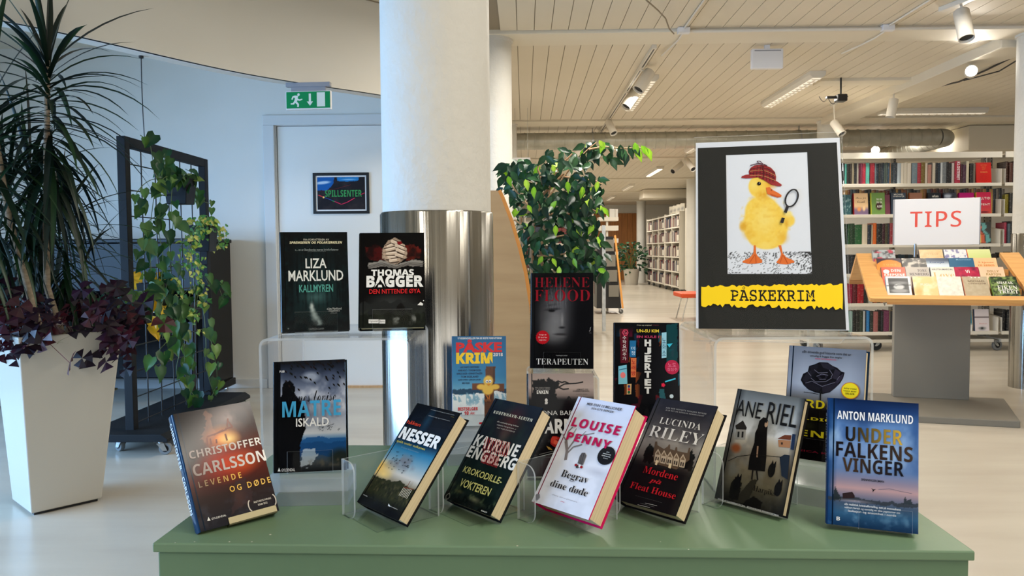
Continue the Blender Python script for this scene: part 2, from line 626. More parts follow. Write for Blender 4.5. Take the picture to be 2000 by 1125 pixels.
M['brownwall'] = mat('brown_wood_panelling', (186, 124, 62), 0.5, noise=(4, (166, 106, 52), 4), stretch=(6, 6, 0.6))
M['steel'] = mat('brushed_stainless', (166, 164, 158), 0.2, 1.0, noise=(2.0, (138, 134, 126), 3), stretch=(14, 14, 0.03), bump=(1.6, 0.25, 0.02))
M['chrome'] = mat('chrome', (215, 215, 215), 0.12, 1.0)
M['zinc'] = mat('zinc_plate', (190, 192, 192), 0.3, 1.0, noise=(20, (165, 168, 168), 3))
M['galv'] = mat('galvanised_duct', (196, 194, 182), 0.36, 0.45, noise=(9, (176, 175, 163), 4))
M['shelfwhite'] = mat('white_steel_shelf', (222, 216, 202), 0.45)
M['shelfback'] = mat('grey_shelf_upright', (172, 166, 152), 0.5)
M['slotdark'] = mat('slot_shadow', (60, 56, 50), 0.8)
M['lampwhite'] = mat('white_lamp_housing', (226, 220, 208), 0.4)
M['glow'] = mat('lamp_diffuser', (255, 244, 225), 0.5, emit=((255, 240, 214), 6.0))
M['dimglow'] = mat('lamp_louvre', (235, 228, 214), 0.35, emit=((255, 240, 214), 0.55))
M['spotglow'] = mat('spot_lens', (255, 250, 240), 0.3, emit=((255, 248, 235), 14.0))
M['darkplastic'] = mat('black_plastic', (18, 18, 20), 0.4)
M['rubber'] = mat('black_rubber', (28, 28, 30), 0.7)
M['tyre'] = mat('grey_castor_tyre', (120, 122, 122), 0.55)
M['greysteel'] = mat('grey_powder_coat', (122, 118, 108), 0.5)
M['table'] = mat('sage_green_paint', (106, 132, 102), 0.42, spec=0.4, noise=(3, (101, 126, 97), 5), bump=(25, 0.04))
M['tableface'] = mat('sage_green_front', (98, 124, 95), 0.5, spec=0.35, noise=(3, (92, 118, 90), 5), bump=(25, 0.06))
M['chip'] = mat('paint_chip', (222, 214, 196), 0.8)
M['blackwood'] = mat('black_stained_timber', (25, 26, 29), 0.6, spec=0.2, noise=(8, (19, 20, 22), 4), stretch=(1, 1, 0.3))
M['rod'] = mat('black_steel_rod', (20, 20, 22), 0.4)
M['piano'] = mat('black_piano_lacquer', (9, 10, 14), 0.07, spec=0.12)
M['ivory'] = mat('piano_key_ivory', (225, 222, 212), 0.3)
M['brass'] = mat('brass', (190, 160, 95), 0.3, 1.0)
M['planter'] = mat('white_glazed_planter', (194, 188, 176), 0.25, spec=0.5, coat=0.2)
M['soil'] = mat('potting_soil', (58, 44, 34), 0.95, bump=(70, 0.8), noise=(30, (88, 70, 52), 5))
M['bark'] = mat('pale_dracaena_bark', (176, 158, 134), 0.8, bump=(40, 0.6), noise=(24, (140, 122, 100), 5), stretch=(1, 1, 3))
M['figbark'] = mat('tan_fig_bark', (186, 150, 112), 0.8, bump=(40, 0.5), noise=(20, (160, 124, 90), 4))
M['leaf'] = mat_vc('leaf', 0.36, 0.32, 0.0, 0.22)
M['darkleaf'] = mat_vc('dark_leaf', 0.4, 0.35, 0.0, 0.12)
M['vine'] = mat('vine_stem', (84, 100, 52), 0.6)
M['pot'] = mat('black_pot', (10, 10, 12), 0.4, spec=0.15)
M['acrylic'] = mat_acrylic('clear_acrylic', (0.97, 0.975, 0.975), haze=0.03, ior=1.40)
M['acryedge'] = mat_acrylic('clear_acrylic_edge', (0.97, 0.98, 0.98), haze=0.5, rough=0.15)
M['acrylip'] = mat_acrylic('clear_acrylic_lip', (0.97, 0.975, 0.975), haze=0.0, ior=1.22)
M['frost'] = mat_acrylic('cloudy_acrylic_slab', (0.95, 0.96, 0.97), haze=0.30, rough=0.06)
M['cover'] = mat_vc('laminated_book_cover', 0.14, 0.12, 0.0)
M['matcover'] = mat_vc('satin_book_cover', 0.3, 0.25, 0.0)
M['paper'] = mat('book_page_edges', (222, 204, 166), 0.85, noise=(300, (205, 186, 148), 2), stretch=(1, 1, 0.02))
M['whitepaper'] = mat('white_page_edges', (228, 222, 208), 0.85)
M['poster'] = mat_vc('printed_poster_paper', 0.5, 0.15)
M['whiteplastic'] = mat('white_plastic', (235, 235, 238), 0.4)
M['orangefab'] = mat('orange_vinyl', (226, 82, 32), 0.5)
M['tan'] = mat('light_wood_leg', (196, 150, 100), 0.5)
M['redink'] = mat('red_lettering', (232, 84, 70), 0.5)
M['signgrey'] = mat('sign_edge_grey', (150, 152, 160), 0.4)
M['cable'] = mat('black_cable', (24, 24, 26), 0.5)

# spines on the shelves: the colour is the object's own, with a title-like scatter of marks
def mat_spine():
    m = bpy.data.materials.new('book_spine_cloth')
    m.use_nodes = True
    nt = m.node_tree
    b = nt.nodes['Principled BSDF']
    oi = nt.nodes.new('ShaderNodeObjectInfo')
    tc = nt.nodes.new('ShaderNodeTexCoord')
    mp = nt.nodes.new('ShaderNodeMapping')
    nt.links.new(tc.outputs['Object'], mp.inputs[0])
    mp.inputs['Scale'].default_value = (3.0, 0.01, 34.0)
    cb = nt.nodes.new('ShaderNodeCombineXYZ')
    mu = nt.nodes.new('ShaderNodeMath')
    mu.operation = 'MULTIPLY'
    mu.inputs[1].default_value = 90.0
    nt.links.new(oi.outputs['Random'], mu.inputs[0])
    for k in (0, 1, 2):
        nt.links.new(mu.outputs[0], cb.inputs[k])
    nt.links.new(cb.outputs[0], mp.inputs['Location'])
    nz = nt.nodes.new('ShaderNodeTexNoise')
    nz.inputs['Scale'].default_value = 1.0
    nz.inputs['Detail'].default_value = 2
    nt.links.new(mp.outputs[0], nz.inputs[0])
    rp = nt.nodes.new('ShaderNodeValToRGB')
    rp.color_ramp.elements[0].position, rp.color_ramp.elements[1].position = 0.60, 0.66
    nt.links.new(nz.outputs[0], rp.inputs[0])
    mx = nt.nodes.new('ShaderNodeMix')
    mx.data_type = 'RGBA'
    ml = nt.nodes.new('ShaderNodeMath')
    ml.operation = 'MULTIPLY'
    ml.inputs[1].default_value = 0.28
    nt.links.new(rp.outputs[0], ml.inputs[0])
    nt.links.new(ml.outputs[0], mx.inputs[0])
    nt.links.new(oi.outputs['Color'], mx.inputs[6])
    mx.inputs[7].default_value = (0.55, 0.5, 0.42, 1)
    nt.links.new(mx.outputs[2], b.inputs['Base Color'])
    b.inputs['Roughness'].default_value = 0.35
    return m
M['spine'] = mat_spine()

# ------------------------------------------------------------------ the room
CZ = 2.755      # ceiling
BZ = 2.730      # underside of the beams
COLX, PILX = -0.235, 3.93
mb = MB()
mb.box((-5.2, -3.2, -0.1), (9.2, 29.0, 0.0))
struct(mb.build('floor', M['floor']))

mb = MB()
# tongue-and-groove boards running away from the camera, 128 mm pitch
x = -0.30
k = 0
while x < 9.0:
    for y0, y1 in ((-3.0, 5.86), (6.22, 9.84), (10.2, 13.84), (14.2, 17.84), (18.2, 28.6)):
        if y0 < 5 and x < -0.2:
            continue
        mb.box((x + 0.0025, y0, CZ), (x + 0.1255, y1, CZ + 0.012))
    x += 0.128
mb.box((-5.2, -3.2, CZ + 0.010), (9.2, 29.0, CZ + 0.11), 1)
mb.box((-5.2, -3.2, CZ), (-0.30, 6.3, CZ + 0.012))
struct(mb.build('ceiling', [M['ceiling'], M['groove']]))

def beam(name, lo, hi):
    return struct(MB().box(lo, hi).build(name, M['beam'], bevel=0.006))
for y in (6.04, 10.02, 14.02, 18.02, 22.02, 26.0):
    beam('ceiling_beam', (-0.42 if y < 7 else -0.36, y - 0.17, BZ), (9.1, y + 0.17, CZ + 0.05))
beam('ceiling_beam', (PILX - 0.16, 6.2, BZ - 0.06), (PILX + 0.16, 9.9, CZ + 0.05))
beam('ceiling_beam', (2.9, 7.62, BZ - 0.004), (PILX - 0.15, 7.84, CZ + 0.05))

# the deep curved bulkhead that crosses the upper left
P3 = [(-4.2, 2.05), (-3.2, 2.72), (-2.35, 3.44), (-1.64, 4.51), (-0.907, 5.23), (-0.30, 5.93)]
def crv(pts, n=10):
    out = []
    q = [Vector((*p, 0)) for p in pts]
    for i in range(len(q) - 1):
        a, b, c, d = q[max(i - 1, 0)], q[i], q[i + 1], q[min(i + 2, len(q) - 1)]
        for k in range(n):
            t = k / n
            out.append(0.5 * ((2 * b) + (c - a) * t + (2 * a - 5 * b + 4 * c - d) * t * t + (3 * b - a - 3 * c + d) * t ** 3))
    out.append(q[-1])
    return out
cp = crv(P3)
def ribbon(mb, pts, z0, z1, th, off=0.0):
    n = len(pts)
    vs = []
    for i, p in enumerate(pts):
        d = (pts[min(i + 1, n - 1)] - pts[max(i - 1, 0)]).normalized()
        nrm = Vector((-d.y, d.x, 0))          # away from the room
        a, b = p - nrm * off, p + nrm * th
        vs += [(a.x, a.y, z0), (b.x, b.y, z0), (b.x, b.y, z1), (a.x, a.y, z1)]
    fs = []
    for i in range(n - 1):
        o = 4 * i
        for k in range(4):
            fs.append((o + k, o + 4 + k, o + 4 + (k + 1) % 4, o + (k + 1) % 4))
    fs += [(0, 1, 2, 3), (4 * n - 1, 4 * n - 2, 4 * n - 3, 4 * n - 4)]
    return mb.add(vs, fs)
mb = MB()
ribbon(mb, cp, 2.15, CZ + 0.01, 0.11)
ribbon(mb, cp, 2.15, 2.235, 0.02, 0.004)
struct(mb.build('bulkhead_beam', M['bulkhead'], smooth=40))
# dark strip painted as the shade in the gap between boards and bulkhead
mb = MB()
ribbon(mb, [p + Vector((0.012, -0.012, 0)) for p in cp], CZ - 0.004, CZ + 0.004, 0.02)
struct(mb.build('shadow_gap_strip', M['groove']))

# walls
mb = MB()
mb.box((-5.2, 6.19, 0), (-2.02, 6.35, CZ))
mb.box((-2.02, 6.19, 2.19), (-1.0, 6.35, CZ))
mb.box((-1.0, 6.19, 0), (-0.2, 6.35, CZ))
struct(mb.build('wall_back', M['wall']))
mb = MB().box((-5.2, 6.172, 0), (-2.1, 6.19, 0.075)).box((-0.93, 6.172, 0), (-0.2, 6.19, 0.075))
struct(mb.build('baseboard_back', M['trim'], bevel=0.004))
struct(MB().box((-0.46, 6.35, 0), (-0.36, 28.5, CZ)).build('wall_corridor', M['wall']))
mb = MB()
mb.box((-5.2, -3.2, 0), (-5.0, 6.3, 0.40)).box((-5.2, -3.2, 2.3), (-5.0, 6.3, CZ))
for y0, y1 in ((-3.2, -0.25), (4.85, 6.3)):
    mb.box((-5.2, y0, 0.40), (-5.0, y1, 2.3))
struct(mb.build('wall_left', M['wall']))
mb = MB()
for y in (-0.25, 1.42, 3.1, 4.79):
    mb.box((-5.13, y, 0.4), (-5.05, y + 0.06, 2.3))
mb.box((-5.13, -0.25, 0.4), (-5.05, 4.85, 0.46)).box((-5.13, -0.25, 2.24), (-5.05, 4.85, 2.3))
w1 = struct(mb.build('window_1', M['trim']))
MB().box((-5.10, -0.2, 0.46), (-5.09, 4.8, 2.24)).build('pane', M['acrylic'], w1)
mb = MB()
mb.box((-5.2, -3.2, 0), (-3.4, -3.0, CZ)).box((4.2, -3.2, 0), (9.2, -3.0, CZ)).box((-3.4, -3.2, 0), (4.2, -3.0, 0.6)).box((-3.4, -3.2, 2.45), (4.2, -3.0, CZ))
struct(mb.build('wall_front', M['wall']))
mb = MB()
for x in (-3.4, -1.25, 0.94, 2.6, 4.14):
    mb.box((x, -3.13, 0.6), (x + 0.06, -3.06, 2.45))
mb.box((-3.4, -3.13, 0.6), (4.2, -3.06, 0.66)).box((-3.4, -3.13, 2.39), (4.2, -3.06, 2.45))
w2 = struct(mb.build('window_2', M['trim']))
MB().box((-3.35, -3.10, 0.66), (4.15, -3.09, 2.39)).build('pane', M['acrylic'], w2)
struct(MB().box((9.0, -3.2, 0), (9.2, 29.0, CZ)).build('wall_right', M['wall']))
struct(MB().box((-0.46, 28.5, 0), (9.2, 28.7, CZ)).build('wall_far', M['wall']))
mb = MB()
for i in range(13):
    mb.box((1.6 + i * 0.2, 28.44, 0), (1.792 + i * 0.2, 28.5, 2.45))
struct(mb.build('wall_far_panelling', M['brownwall']))
struct(MB().box((4.15, 13.2, 0), (9.1, 13.32, CZ)).build('wall_aisle', M['wall']))
# boxed-in bulkhead beyond the tall bookcase, and one in the corridor
a, b = at(1893, 245, 10.6), at(2010, 292, 10.6)
struct(MB().box((a.x, 10.6, b.z), (9.0, 13.2, a.z), 0).build('bulkhead_box', M['beam'], bevel=0.008))
a, b = at(1257, 367, 21.0), at(1324, 386, 21.0)
struct(MB().box((a.x, 21.0, b.z), (b.x + 3, 21.8, 2.74)).build('bulkhead_box_far', M['beam'], bevel=0.01))

# door in the back wall
mb = MB()
mb.box((-2.09, 6.165, 0), (-2.00, 6.195, 2.12)).box((-1.02, 6.165, 0), (-0.93, 6.195, 2.12)).box((-2.09, 6.165, 2.1205), (-0.93, 6.195, 2.2))
mb.box((-2.015, 6.196, 0), (-1.99, 6.26, 2.185)).box((-1.035, 6.196, 0), (-1.005, 6.26, 2.185)).box((-1.989, 6.196, 2.118), (-1.036, 6.26, 2.185))
d1 = struct(mb.build('door_1', M['trim'], bevel=0.004))
MB().box((-1.985, 6.205, 0.012), (-1.04, 6.245, 2.115)).build('door_leaf', M['door'], d1, bevel=0.003)
MB().box((-1.985, 6.165, 0.0), (-1.04, 6.26, 0.014)).build('threshold', M['oak'], d1)
mb = MB().tube([(-1.12, 6.205, 1.03), (-1.12, 6.15, 1.03), (-1.25, 6.15, 1.03)], 0.009, 8)
mb.lathe([(0.0, 0), (0.026, 0), (0.026, 0.006), (0, 0.006)], (-1.12, 6.199, 1.03), 20, axis=(0, 1, 0))
MB_door = mb.build('door_handle', M['chrome'], d1, smooth=40)

# columns with stainless sleeves
def column(x, y, r=0.1448, sleeve=True, top=BZ):
    mb = MB()
    mb.lathe([(r, 0), (r, top - 0.02), (r + 0.012, top - 0.018), (r + 0.012, top)], (x, y, 0), 96)
    c = struct(mb.build('column', M['column'], smooth=40))
    if sleeve:
        s = MB().lathe([(r + 0.001, 0.0), (r + 0.006, 0.0), (r + 0.006, 1.2), (r + 0.004, 1.204), (r, 1.204)], (x, y, 0), 96)
        for k in range(3):
            a_ = math.radians(-52 + 120 * k)
            s.box((x + (r + .004) * math.cos(a_) - .003, y + (r + .004) * math.sin(a_) - .003, 0), (x + (r + .008) * math.cos(a_) + .002, y + (r + .008) * math.sin(a_) + .002, 1.2))
        s.build('steel_sleeve', M['steel'], c, smooth=30)
    return c
column(COLX, 2.075)
for y in (6.04, 10.02, 14.02):
    column(COLX + 0.0, y)
pc = at(1982, 458, 6.04).x + 0.149
column(pc, 6.04)
for y in (10.02, 14.02, 18.02, 26.0):
    column(PILX, y, 0.15, False)
# ------------------------------------------------------------------ white planter, dracaena, purple oxalis
def jit(c, d=10):
    k = random.uniform(-d, d)
    return tuple(max(0, min(255, x + k + random.uniform(-d / 3, d / 3))) for x in c)

pl = thing('planter', 'tall tapered white planter holding the spiky dark green plant and purple leaves', 'planter', (-2.09, 3.34, 0), math.radians(47.8))
def sq(s, z, dx=0.0, dy=0.0):
    return [(dx - s, dy - s, z), (dx + s, dy - s, z), (dx + s, dy + s, z), (dx - s, dy + s, z)]
mb = MB()
rings = [sq(.139, .012), sq(.20, .765, .018, -.018), sq(.182, .765, .018, -.018), sq(.178, .70, .017, -.017)]
vs = [p for r in rings for p in r]
fs = [(3, 2, 1, 0)]
for i in range(3):
    for k in range(4):
        fs.append((4 * i + k, 4 * i + (k + 1) % 4, 4 * i + 4 + (k + 1) % 4, 4 * i + 4 + k))
mb.add(vs, fs)
mb.build('pot_body', M['planter'], pl, bevel=0.006, seg=3)
MB().add(sq(.179, .715, .017, -.017) + sq(.17, .60, .016, -.016), [(0, 1, 2, 3), (7, 6, 5, 4), (0, 4, 5, 1), (1, 5, 6, 2), (2, 6, 7, 3), (3, 7, 4, 0)]).build('soil', M['soil'], pl)
MB().box((-.125, -.125, 0), (.125, .125, .0125)).build('foot_plate', M['darkplastic'], pl)

def strap(mb, p, d, L, w, droop, col, n=7, curl=0.0):
    """one long arching leaf"""
    p, d = Vector(p), Vector(d).normalized()
    side = d.cross(Vector((0, 0, 1)))
    side = side.normalized() if side.length > 1e-3 else Vector((1, 0, 0))
    vs, cs = [], []
    q = p.copy()
    dd = d.copy()
    for i in range(n + 1):
        t = i / n
        ww = w * (0.55 + 1.3 * t if t < .3 else 0.94 * (1 - ((t - .3) / .7) ** 2.2) + .02)
        nrm = side.cross(dd).normalized()
        vs += [q - side * ww / 2 + nrm * ww * .12, q - nrm * ww * 0.05, q + side * ww / 2 + nrm * ww * .12]
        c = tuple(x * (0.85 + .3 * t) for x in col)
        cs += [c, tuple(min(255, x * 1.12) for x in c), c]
        q = q + dd * L / n
        dd = (dd + Vector((0, 0, -droop / n)) + side * curl / n).normalized()
    fs = []
    for i in range(n):
        o = 3 * i
        fs += [(o, o + 1, o + 4, o + 3), (o + 1, o + 2, o + 5, o + 4)]
    mb.add(vs, fs, 0, cs)

dr = thing('dracaena', 'tall spiky dark green dracaena with arching strap leaves in the white planter', 'plant', (-2.09, 3.34, .70))
c1 = at(92, 112, 3.36)
trunks = [([atz(98, 640, .72) * 0 + Vector((-2.02, 3.33, .69)), at(92, 560, 3.36), at(90, 430, 3.36), at(91, 330, 3.36), at(92, 240, 3.36), at(93, 118, 3.36)], [.015, .0145, .0135, .0135, .012, .010]),
          ([Vector((-2.06, 3.25, .69)), at(58, 575, 3.25), at(40, 500, 3.25), at(18, 430, 3.25), at(2, 330, 3.25), at(-18, 210, 3.25)], [.016, .015, .014, .013, .012, .010]),
          ([Vector((-2.14, 3.38, .69)), at(40, 560, 3.45), at(22, 460, 3.45), at(14, 380, 3.45)], [.011, .010, .009, .008])]
for pts, rs in trunks:
    MB().tube(pts, rs, 9).build('trunk', M['bark'], dr, world=True, smooth=60)
def crown(c, stem, n, L, w, seed, up=12):
    r = random.Random(seed)
    mb = MB()
    for i in range(n):
        t = i / (n - 1)
        a = i * 2.39996 + r.uniform(-.3, .3)
        el = math.radians(84 - 146 * t ** .62 + r.uniform(-10, 10))
        o = Vector(c) - Vector((0, 0, stem * t))
        d = Vector((math.cos(a) * math.cos(el), math.sin(a) * math.cos(el), math.sin(el)))
        base = r.choice([(14, 34, 20), (20, 46, 26), (12, 28, 20), (26, 52, 26), (10, 24, 18)])
        strap(mb, o, d, L * r.uniform(.75, 1.12), w * r.uniform(.8, 1.15), r.uniform(1.0, 1.8) * (0.45 + t * 1.2), base, curl=r.uniform(-.25, .25))
    return mb.build('leaf_crown', M['darkleaf'], dr, world=True, colors=True, smooth=80)
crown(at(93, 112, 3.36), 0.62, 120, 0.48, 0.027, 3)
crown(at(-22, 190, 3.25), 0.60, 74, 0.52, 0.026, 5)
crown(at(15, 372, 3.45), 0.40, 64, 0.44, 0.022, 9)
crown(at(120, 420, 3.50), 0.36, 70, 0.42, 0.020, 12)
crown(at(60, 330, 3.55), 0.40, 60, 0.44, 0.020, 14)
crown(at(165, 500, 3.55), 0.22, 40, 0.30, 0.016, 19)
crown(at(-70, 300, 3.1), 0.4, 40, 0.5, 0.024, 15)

ox = thing('purple_oxalis', 'dark purple clover-leaved plant spilling over the rim of the white planter', 'plant', (-2.09, 3.34, .70))
mb, ms = MB(), MB()
def trefoil(mb, p, nrm, r, col, rr):
    n = Vector(nrm).normalized()
    a = n.orthogonal().normalized()
    b = n.cross(a)
    ph = rr.uniform(0, 6.28)
    for k in range(3):
        t = ph + k * 2.094
        u = a * math.cos(t) + b * math.sin(t)
        s = n.cross(u)
        dz = -n * r * .28
        vs = [p, p + u * r * .75 + s * r * .62 + dz * .7, p + u * r * .88 + dz * .2, p + u * r * .75 - s * r * .62 + dz * .7]
        c = jit(col, 6)
        mb.add(vs, [(0, 1, 2), (0, 2, 3)], 0, [c, jit(col, 8), tuple(min(255, x * 1.35) for x in c), jit(col, 8)])
rr = random.Random(4)
spots = []
for k in range(150):
    if k % 2:
        px, py = rr.gauss(215, 34), rr.gauss(628, 40)
        Y = rr.uniform(3.14, 3.42)
    else:
        px, py = rr.gauss(34, 38), rr.gauss(642, 36)
        Y = rr.uniform(3.0, 3.3)
    if k % 9 == 0:
        px, py, Y = rr.uniform(60, 200), rr.uniform(575, 620), rr.uniform(3.35, 3.5)
    py = min(max(py, 562), 728)
    p = at(px, py, Y)
    spots.append(p)
    trefoil(mb, p, (rr.uniform(-.6, .6), rr.uniform(-1.2, -.2), rr.uniform(.2, 1)), rr.uniform(.038, .064), rr.choice([(26, 9, 22), (34, 11, 27), (20, 7, 18), (42, 10, 21), (54, 11, 20)]), rr)
mb.build('foliage', M['darkleaf'], ox, world=True, colors=True)
for p in spots[::2]:
    o = Vector((-2.07 + rr.uniform(-.1, .1), 3.32 + rr.uniform(-.1, .1), .715))
    m_ = (o + p) / 2 + Vector((0, 0, .05))
    ms.tube([o, m_, p], .0016, 4, caps=False)
ms.build('stems', mat('wine_red_stem', (96, 40, 44), 0.6), ox, world=True)
mb = MB()
for k in range(44):
    o = Vector((-2.05 + rr.uniform(-.12, .12), 3.26 + rr.uniform(-.1, .12), .71))
    strap(mb, o, (rr.uniform(-1, 1), rr.uniform(-1, .4), rr.uniform(.3, 1.2)), rr.uniform(.06, .16), .004, rr.uniform(.5, 2), rr.choice([(150, 136, 100), (120, 110, 70), (96, 112, 60), (138, 116, 88)]), n=4)
tg = mb.build('dry_stalks', M['leaf'], colors=True)
tag(tg, 'thin dry straw-coloured stalks sprouting from the soil in the white planter', 'dried grass', kind='stuff')

# ------------------------------------------------------------------ rolling plant trellis
TX = -2.20
tr = thing('plant_trellis', 'black timber plant trellis with wire grid on castors, vines hanging from it', 'trellis', (TX, 4.75, 0))
for y in (4.215, 5.265):
    MB().box((TX - .024, y - .026, .12), (TX + .024, y + .026, 1.745)).build('post', M['blackwood'], tr, world=True, bevel=.003)
MB().box((TX - .024, 4.241, 1.69), (TX + .024, 5.239, 1.745)).build('top_rail', M['blackwood'], tr, world=True, bevel=.003)
mb = MB()
pts = [(TX - .26, 4.08, .080), (TX + .26, 4.08, .080), (TX + .26, 4.08, .098), (TX + .225, 4.08, .122), (TX - .225, 4.08, .122), (TX - .26, 4.08, .098)]
mb.prism(pts, (0, 1.26, 0))
mb.build('base_board', M['blackwood'], tr, world=True, bevel=.003)
mb = MB()
for i in range(5):
    y = 4.241 + .998 * (i + 1) / 6
    mb.tube([(TX, y, .10), (TX, y, 1.70)], .0042, 8)
for i in range(11):
    z = 1.60 - i * .145
    mb.tube([(TX + .006, 4.235, z), (TX + .006, 5.245, z)], .0036, 8)
mb.build('wire_grid', M['rod'], tr, world=True, smooth=40)
def caster(name, parent, loc, r=.036, w=.022, tyre='tyre', fork='zinc', rz=0.0, h=None):
    """swivel castor: fork and wheel as parts"""
    h = h or r * 2 + .018
    F = Matrix.Translation(Vector(loc)) @ Matrix.Rotation(rz, 4, 'Z')
    mb = MB()
    mb.box((-.03, -.03, h - .004), (.03, .03, h))
    mb.lathe([(.016, h - .018), (.016, h - .004)], n=16)
    for s in (-1, 1):
        y = s * (w / 2 + .004)
        mb.prism([(-.018, y, h - .016), (.02, y, h - .016), (.036, y, r - .01), (.012, y, r - .01)], (0, s * .003, 0))
    mb.box((-.018, -w / 2 - .005, h - .02), (.02, w / 2 + .005, h - .014))
    mb.v = [tuple(F @ Vector(p)) for p in mb.v]
    f = mb.build(name, M[fork], parent, world=True, smooth=35)
    mb = MB()
    mb.lathe([(r * .55, -w / 2), (r * .93, -w / 2), (r, -w / 2 + .004), (r, w / 2 - .004), (r * .93, w / 2), (r * .55, w / 2)], (.024, 0, r), 28, 0, axis=(0, 1, 0))
    mb.lathe([(0, -w / 2 + .002), (r * .56, -w / 2 + .002), (r * .56, w / 2 - .002), (0, w / 2 - .002)], (.024, 0, r), 28, 1, axis=(0, 1, 0))
    mb.v = [tuple(F @ Vector(p)) for p in mb.v]
    mb.build('wheel', [M[tyre], M['rubber']], f, smooth=35)
    return f
for x, y, a in ((TX + .20, 4.13, .2), (TX - .05, 4.2, 2.6), (TX + .2, 5.27, 1.2), (TX - .2, 5.27, .6)):
    caster('castor', tr, (x, y, 0), r=.034, w=.024, h=.080, rz=a)

def heart(mb, p, nrm, tip, s, col, fold=.25):
    n = Vector(nrm).normalized()
    t = Vector(tip)
    t = (t - n * t.dot(n)).normalized()
    w = n.cross(t)
    P = lambda a, b, c=0.0: p + t * a * s + w * b * s + n * c * s
    vs = [P(0, 0), P(-.12, .24, fold * .5), P(.10, .42, fold * .8), P(.42, .36, fold * .6), P(.75, .16, fold * .1), P(1.0, 0, -.18), P(.75, -.16, fold * .1), P(.42, -.36, fold * .6), P(.10, -.42, fold * .8), P(-.12, -.24, fold * .5), P(.45, 0, -.02)]
    c = jit(col, 9)
    d = tuple(min(255, x * 1.25) for x in c)
    mb.add(vs, [(0, 1, 2, 10), (10, 2, 3), (10, 3, 4), (10, 4, 5), (10, 5, 6), (10, 6, 7), (10, 7, 8), (10, 8, 9, 0)], 0, [d, c, c, c, c, d, c, c, c, c, d])

def onframe(px, py, off=.06):
    X = TX + off
    p = at(px, py, 4.6)
    for _ in range(4):
        p = at(px, py, p.y * X / p.x)
    return p
GREENS = [(46, 80, 36), (62, 96, 42), (36, 70, 36), (88, 114, 48), (30, 64, 40), (72, 100, 56), (26, 58, 34)]
def pothos(name, label, pot_px, pot_size, vines, n_big, seed, colors=GREENS, small=False, off=.07, group=None, leaf=.078):
    r = random.Random(seed)
    pc = onframe(*pot_px, off)
    w, h = pot_size
    t = thing(name, label, 'potted plant', (pc.x, pc.y, pc.z))
    mb = MB()
    a, b = w / 2, w / 2 * .8
    vs = [(-b, -b, -h / 2), (b, -b, -h / 2), (b, b, -h / 2), (-b, b, -h / 2), (-a, -a, h / 2), (a, -a, h / 2), (a, a, h / 2), (-a, a, h / 2)]
    a2 = a - .006
    vs += [(-a2, -a2, h / 2), (a2, -a2, h / 2), (a2, a2, h / 2), (-a2, a2, h / 2), (-a2, -a2, h / 2 - .02), (a2, -a2, h / 2 - .02), (a2, a2, h / 2 - .02), (-a2, a2, h / 2 - .02)]
    fs = [(3, 2, 1, 0)]
    for o in (0, 4, 8):
        for k in range(4):
            fs.append((o + k, o + (k + 1) % 4, o + 4 + (k + 1) % 4, o + 4 + k))
    mb.add(vs, fs)
    mb.build('pot', M['pot'], t, bevel=.003)
    MB().box((-a2, -a2, h / 2 - .03), (a2, a2, h / 2 - .018)).build('soil', M['soil'], t)
    mb.__init__()
    mb.box((-a - .012, -.008, h / 2 - .03), (-a, .008, h / 2 + .012)).build('hook', M['rod'], t)
    fo, st = MB(), MB()
    top = pc + Vector((0, 0, h / 2 - .01))
    for v in vines:
        pts = [onframe(x, y, off + (z if z else r.uniform(-.02, .05))) for x, y, z in [(*k, 0) if len(k) == 2 else k for k in v]]
        pts = [top] + pts if (Vector(pts[0]) - top).length < .35 else pts
        sm = crv([(0, 0)] * 2) if False else pts
        q = []
        for i in range(len(sm) - 1):
            A, B_, C_, D = sm[max(i - 1, 0)], sm[i], sm[i + 1], sm[min(i + 2, len(sm) - 1)]
            for k in range(5):
                u = k / 5
                q.append(0.5 * ((2 * B_) + (C_ - A) * u + (2 * A - 5 * B_ + 4 * C_ - D) * u * u + (3 * B_ - A - 3 * C_ + D) * u ** 3))
        q.append(sm[-1])
        st.tube(q, .0022, 5, caps=False)
        step = 1 if small else 2
        for i in range(1, len(q), step):
            p = q[i] + Vector((r.uniform(-.01, .05), r.uniform(-.05, .05), r.uniform(-.03, .03)))
            nrm = (r.uniform(.0, 1.0), r.uniform(-1.2, -.2), r.uniform(-.1, .8))
            s = leaf * r.uniform(.6, 1.25) * (.38 if small else 1)
            heart(fo, p, nrm, (r.uniform(-.5, .6), r.uniform(-.3, .3), -1 + r.uniform(-.2, .5)), s, r.choice(colors))
            if small:
                for _ in range(2):
                    heart(fo, p + Vector((r.uniform(-.03, .04), r.uniform(-.04, .04), r.uniform(-.03, .03))), nrm, (r.uniform(-1, 1), r.uniform(-.5, .5), r.uniform(-1, .5)), s * r.uniform(.7, 1.2), r.choice(colors))
    for i in range(n_big):
        a = r.uniform(0, 6.28)
        p = top + Vector((math.cos(a) * w * .5, math.sin(a) * w * .6, r.uniform(.0, .07)))
        heart(fo, p, (r.uniform(-.3, .9), r.uniform(-1, -.1), r.uniform(.1, .9)), (math.cos(a), math.sin(a), r.uniform(-.9, .3)), leaf * (.5 if small else 1) * r.uniform(.7, 1.2), r.choice(colors))
    st.build('stems', M['vine'], t, world=True)
    fo.build('foliage', M['leaf'], t, world=True, colors=True, smooth=70)
    return t
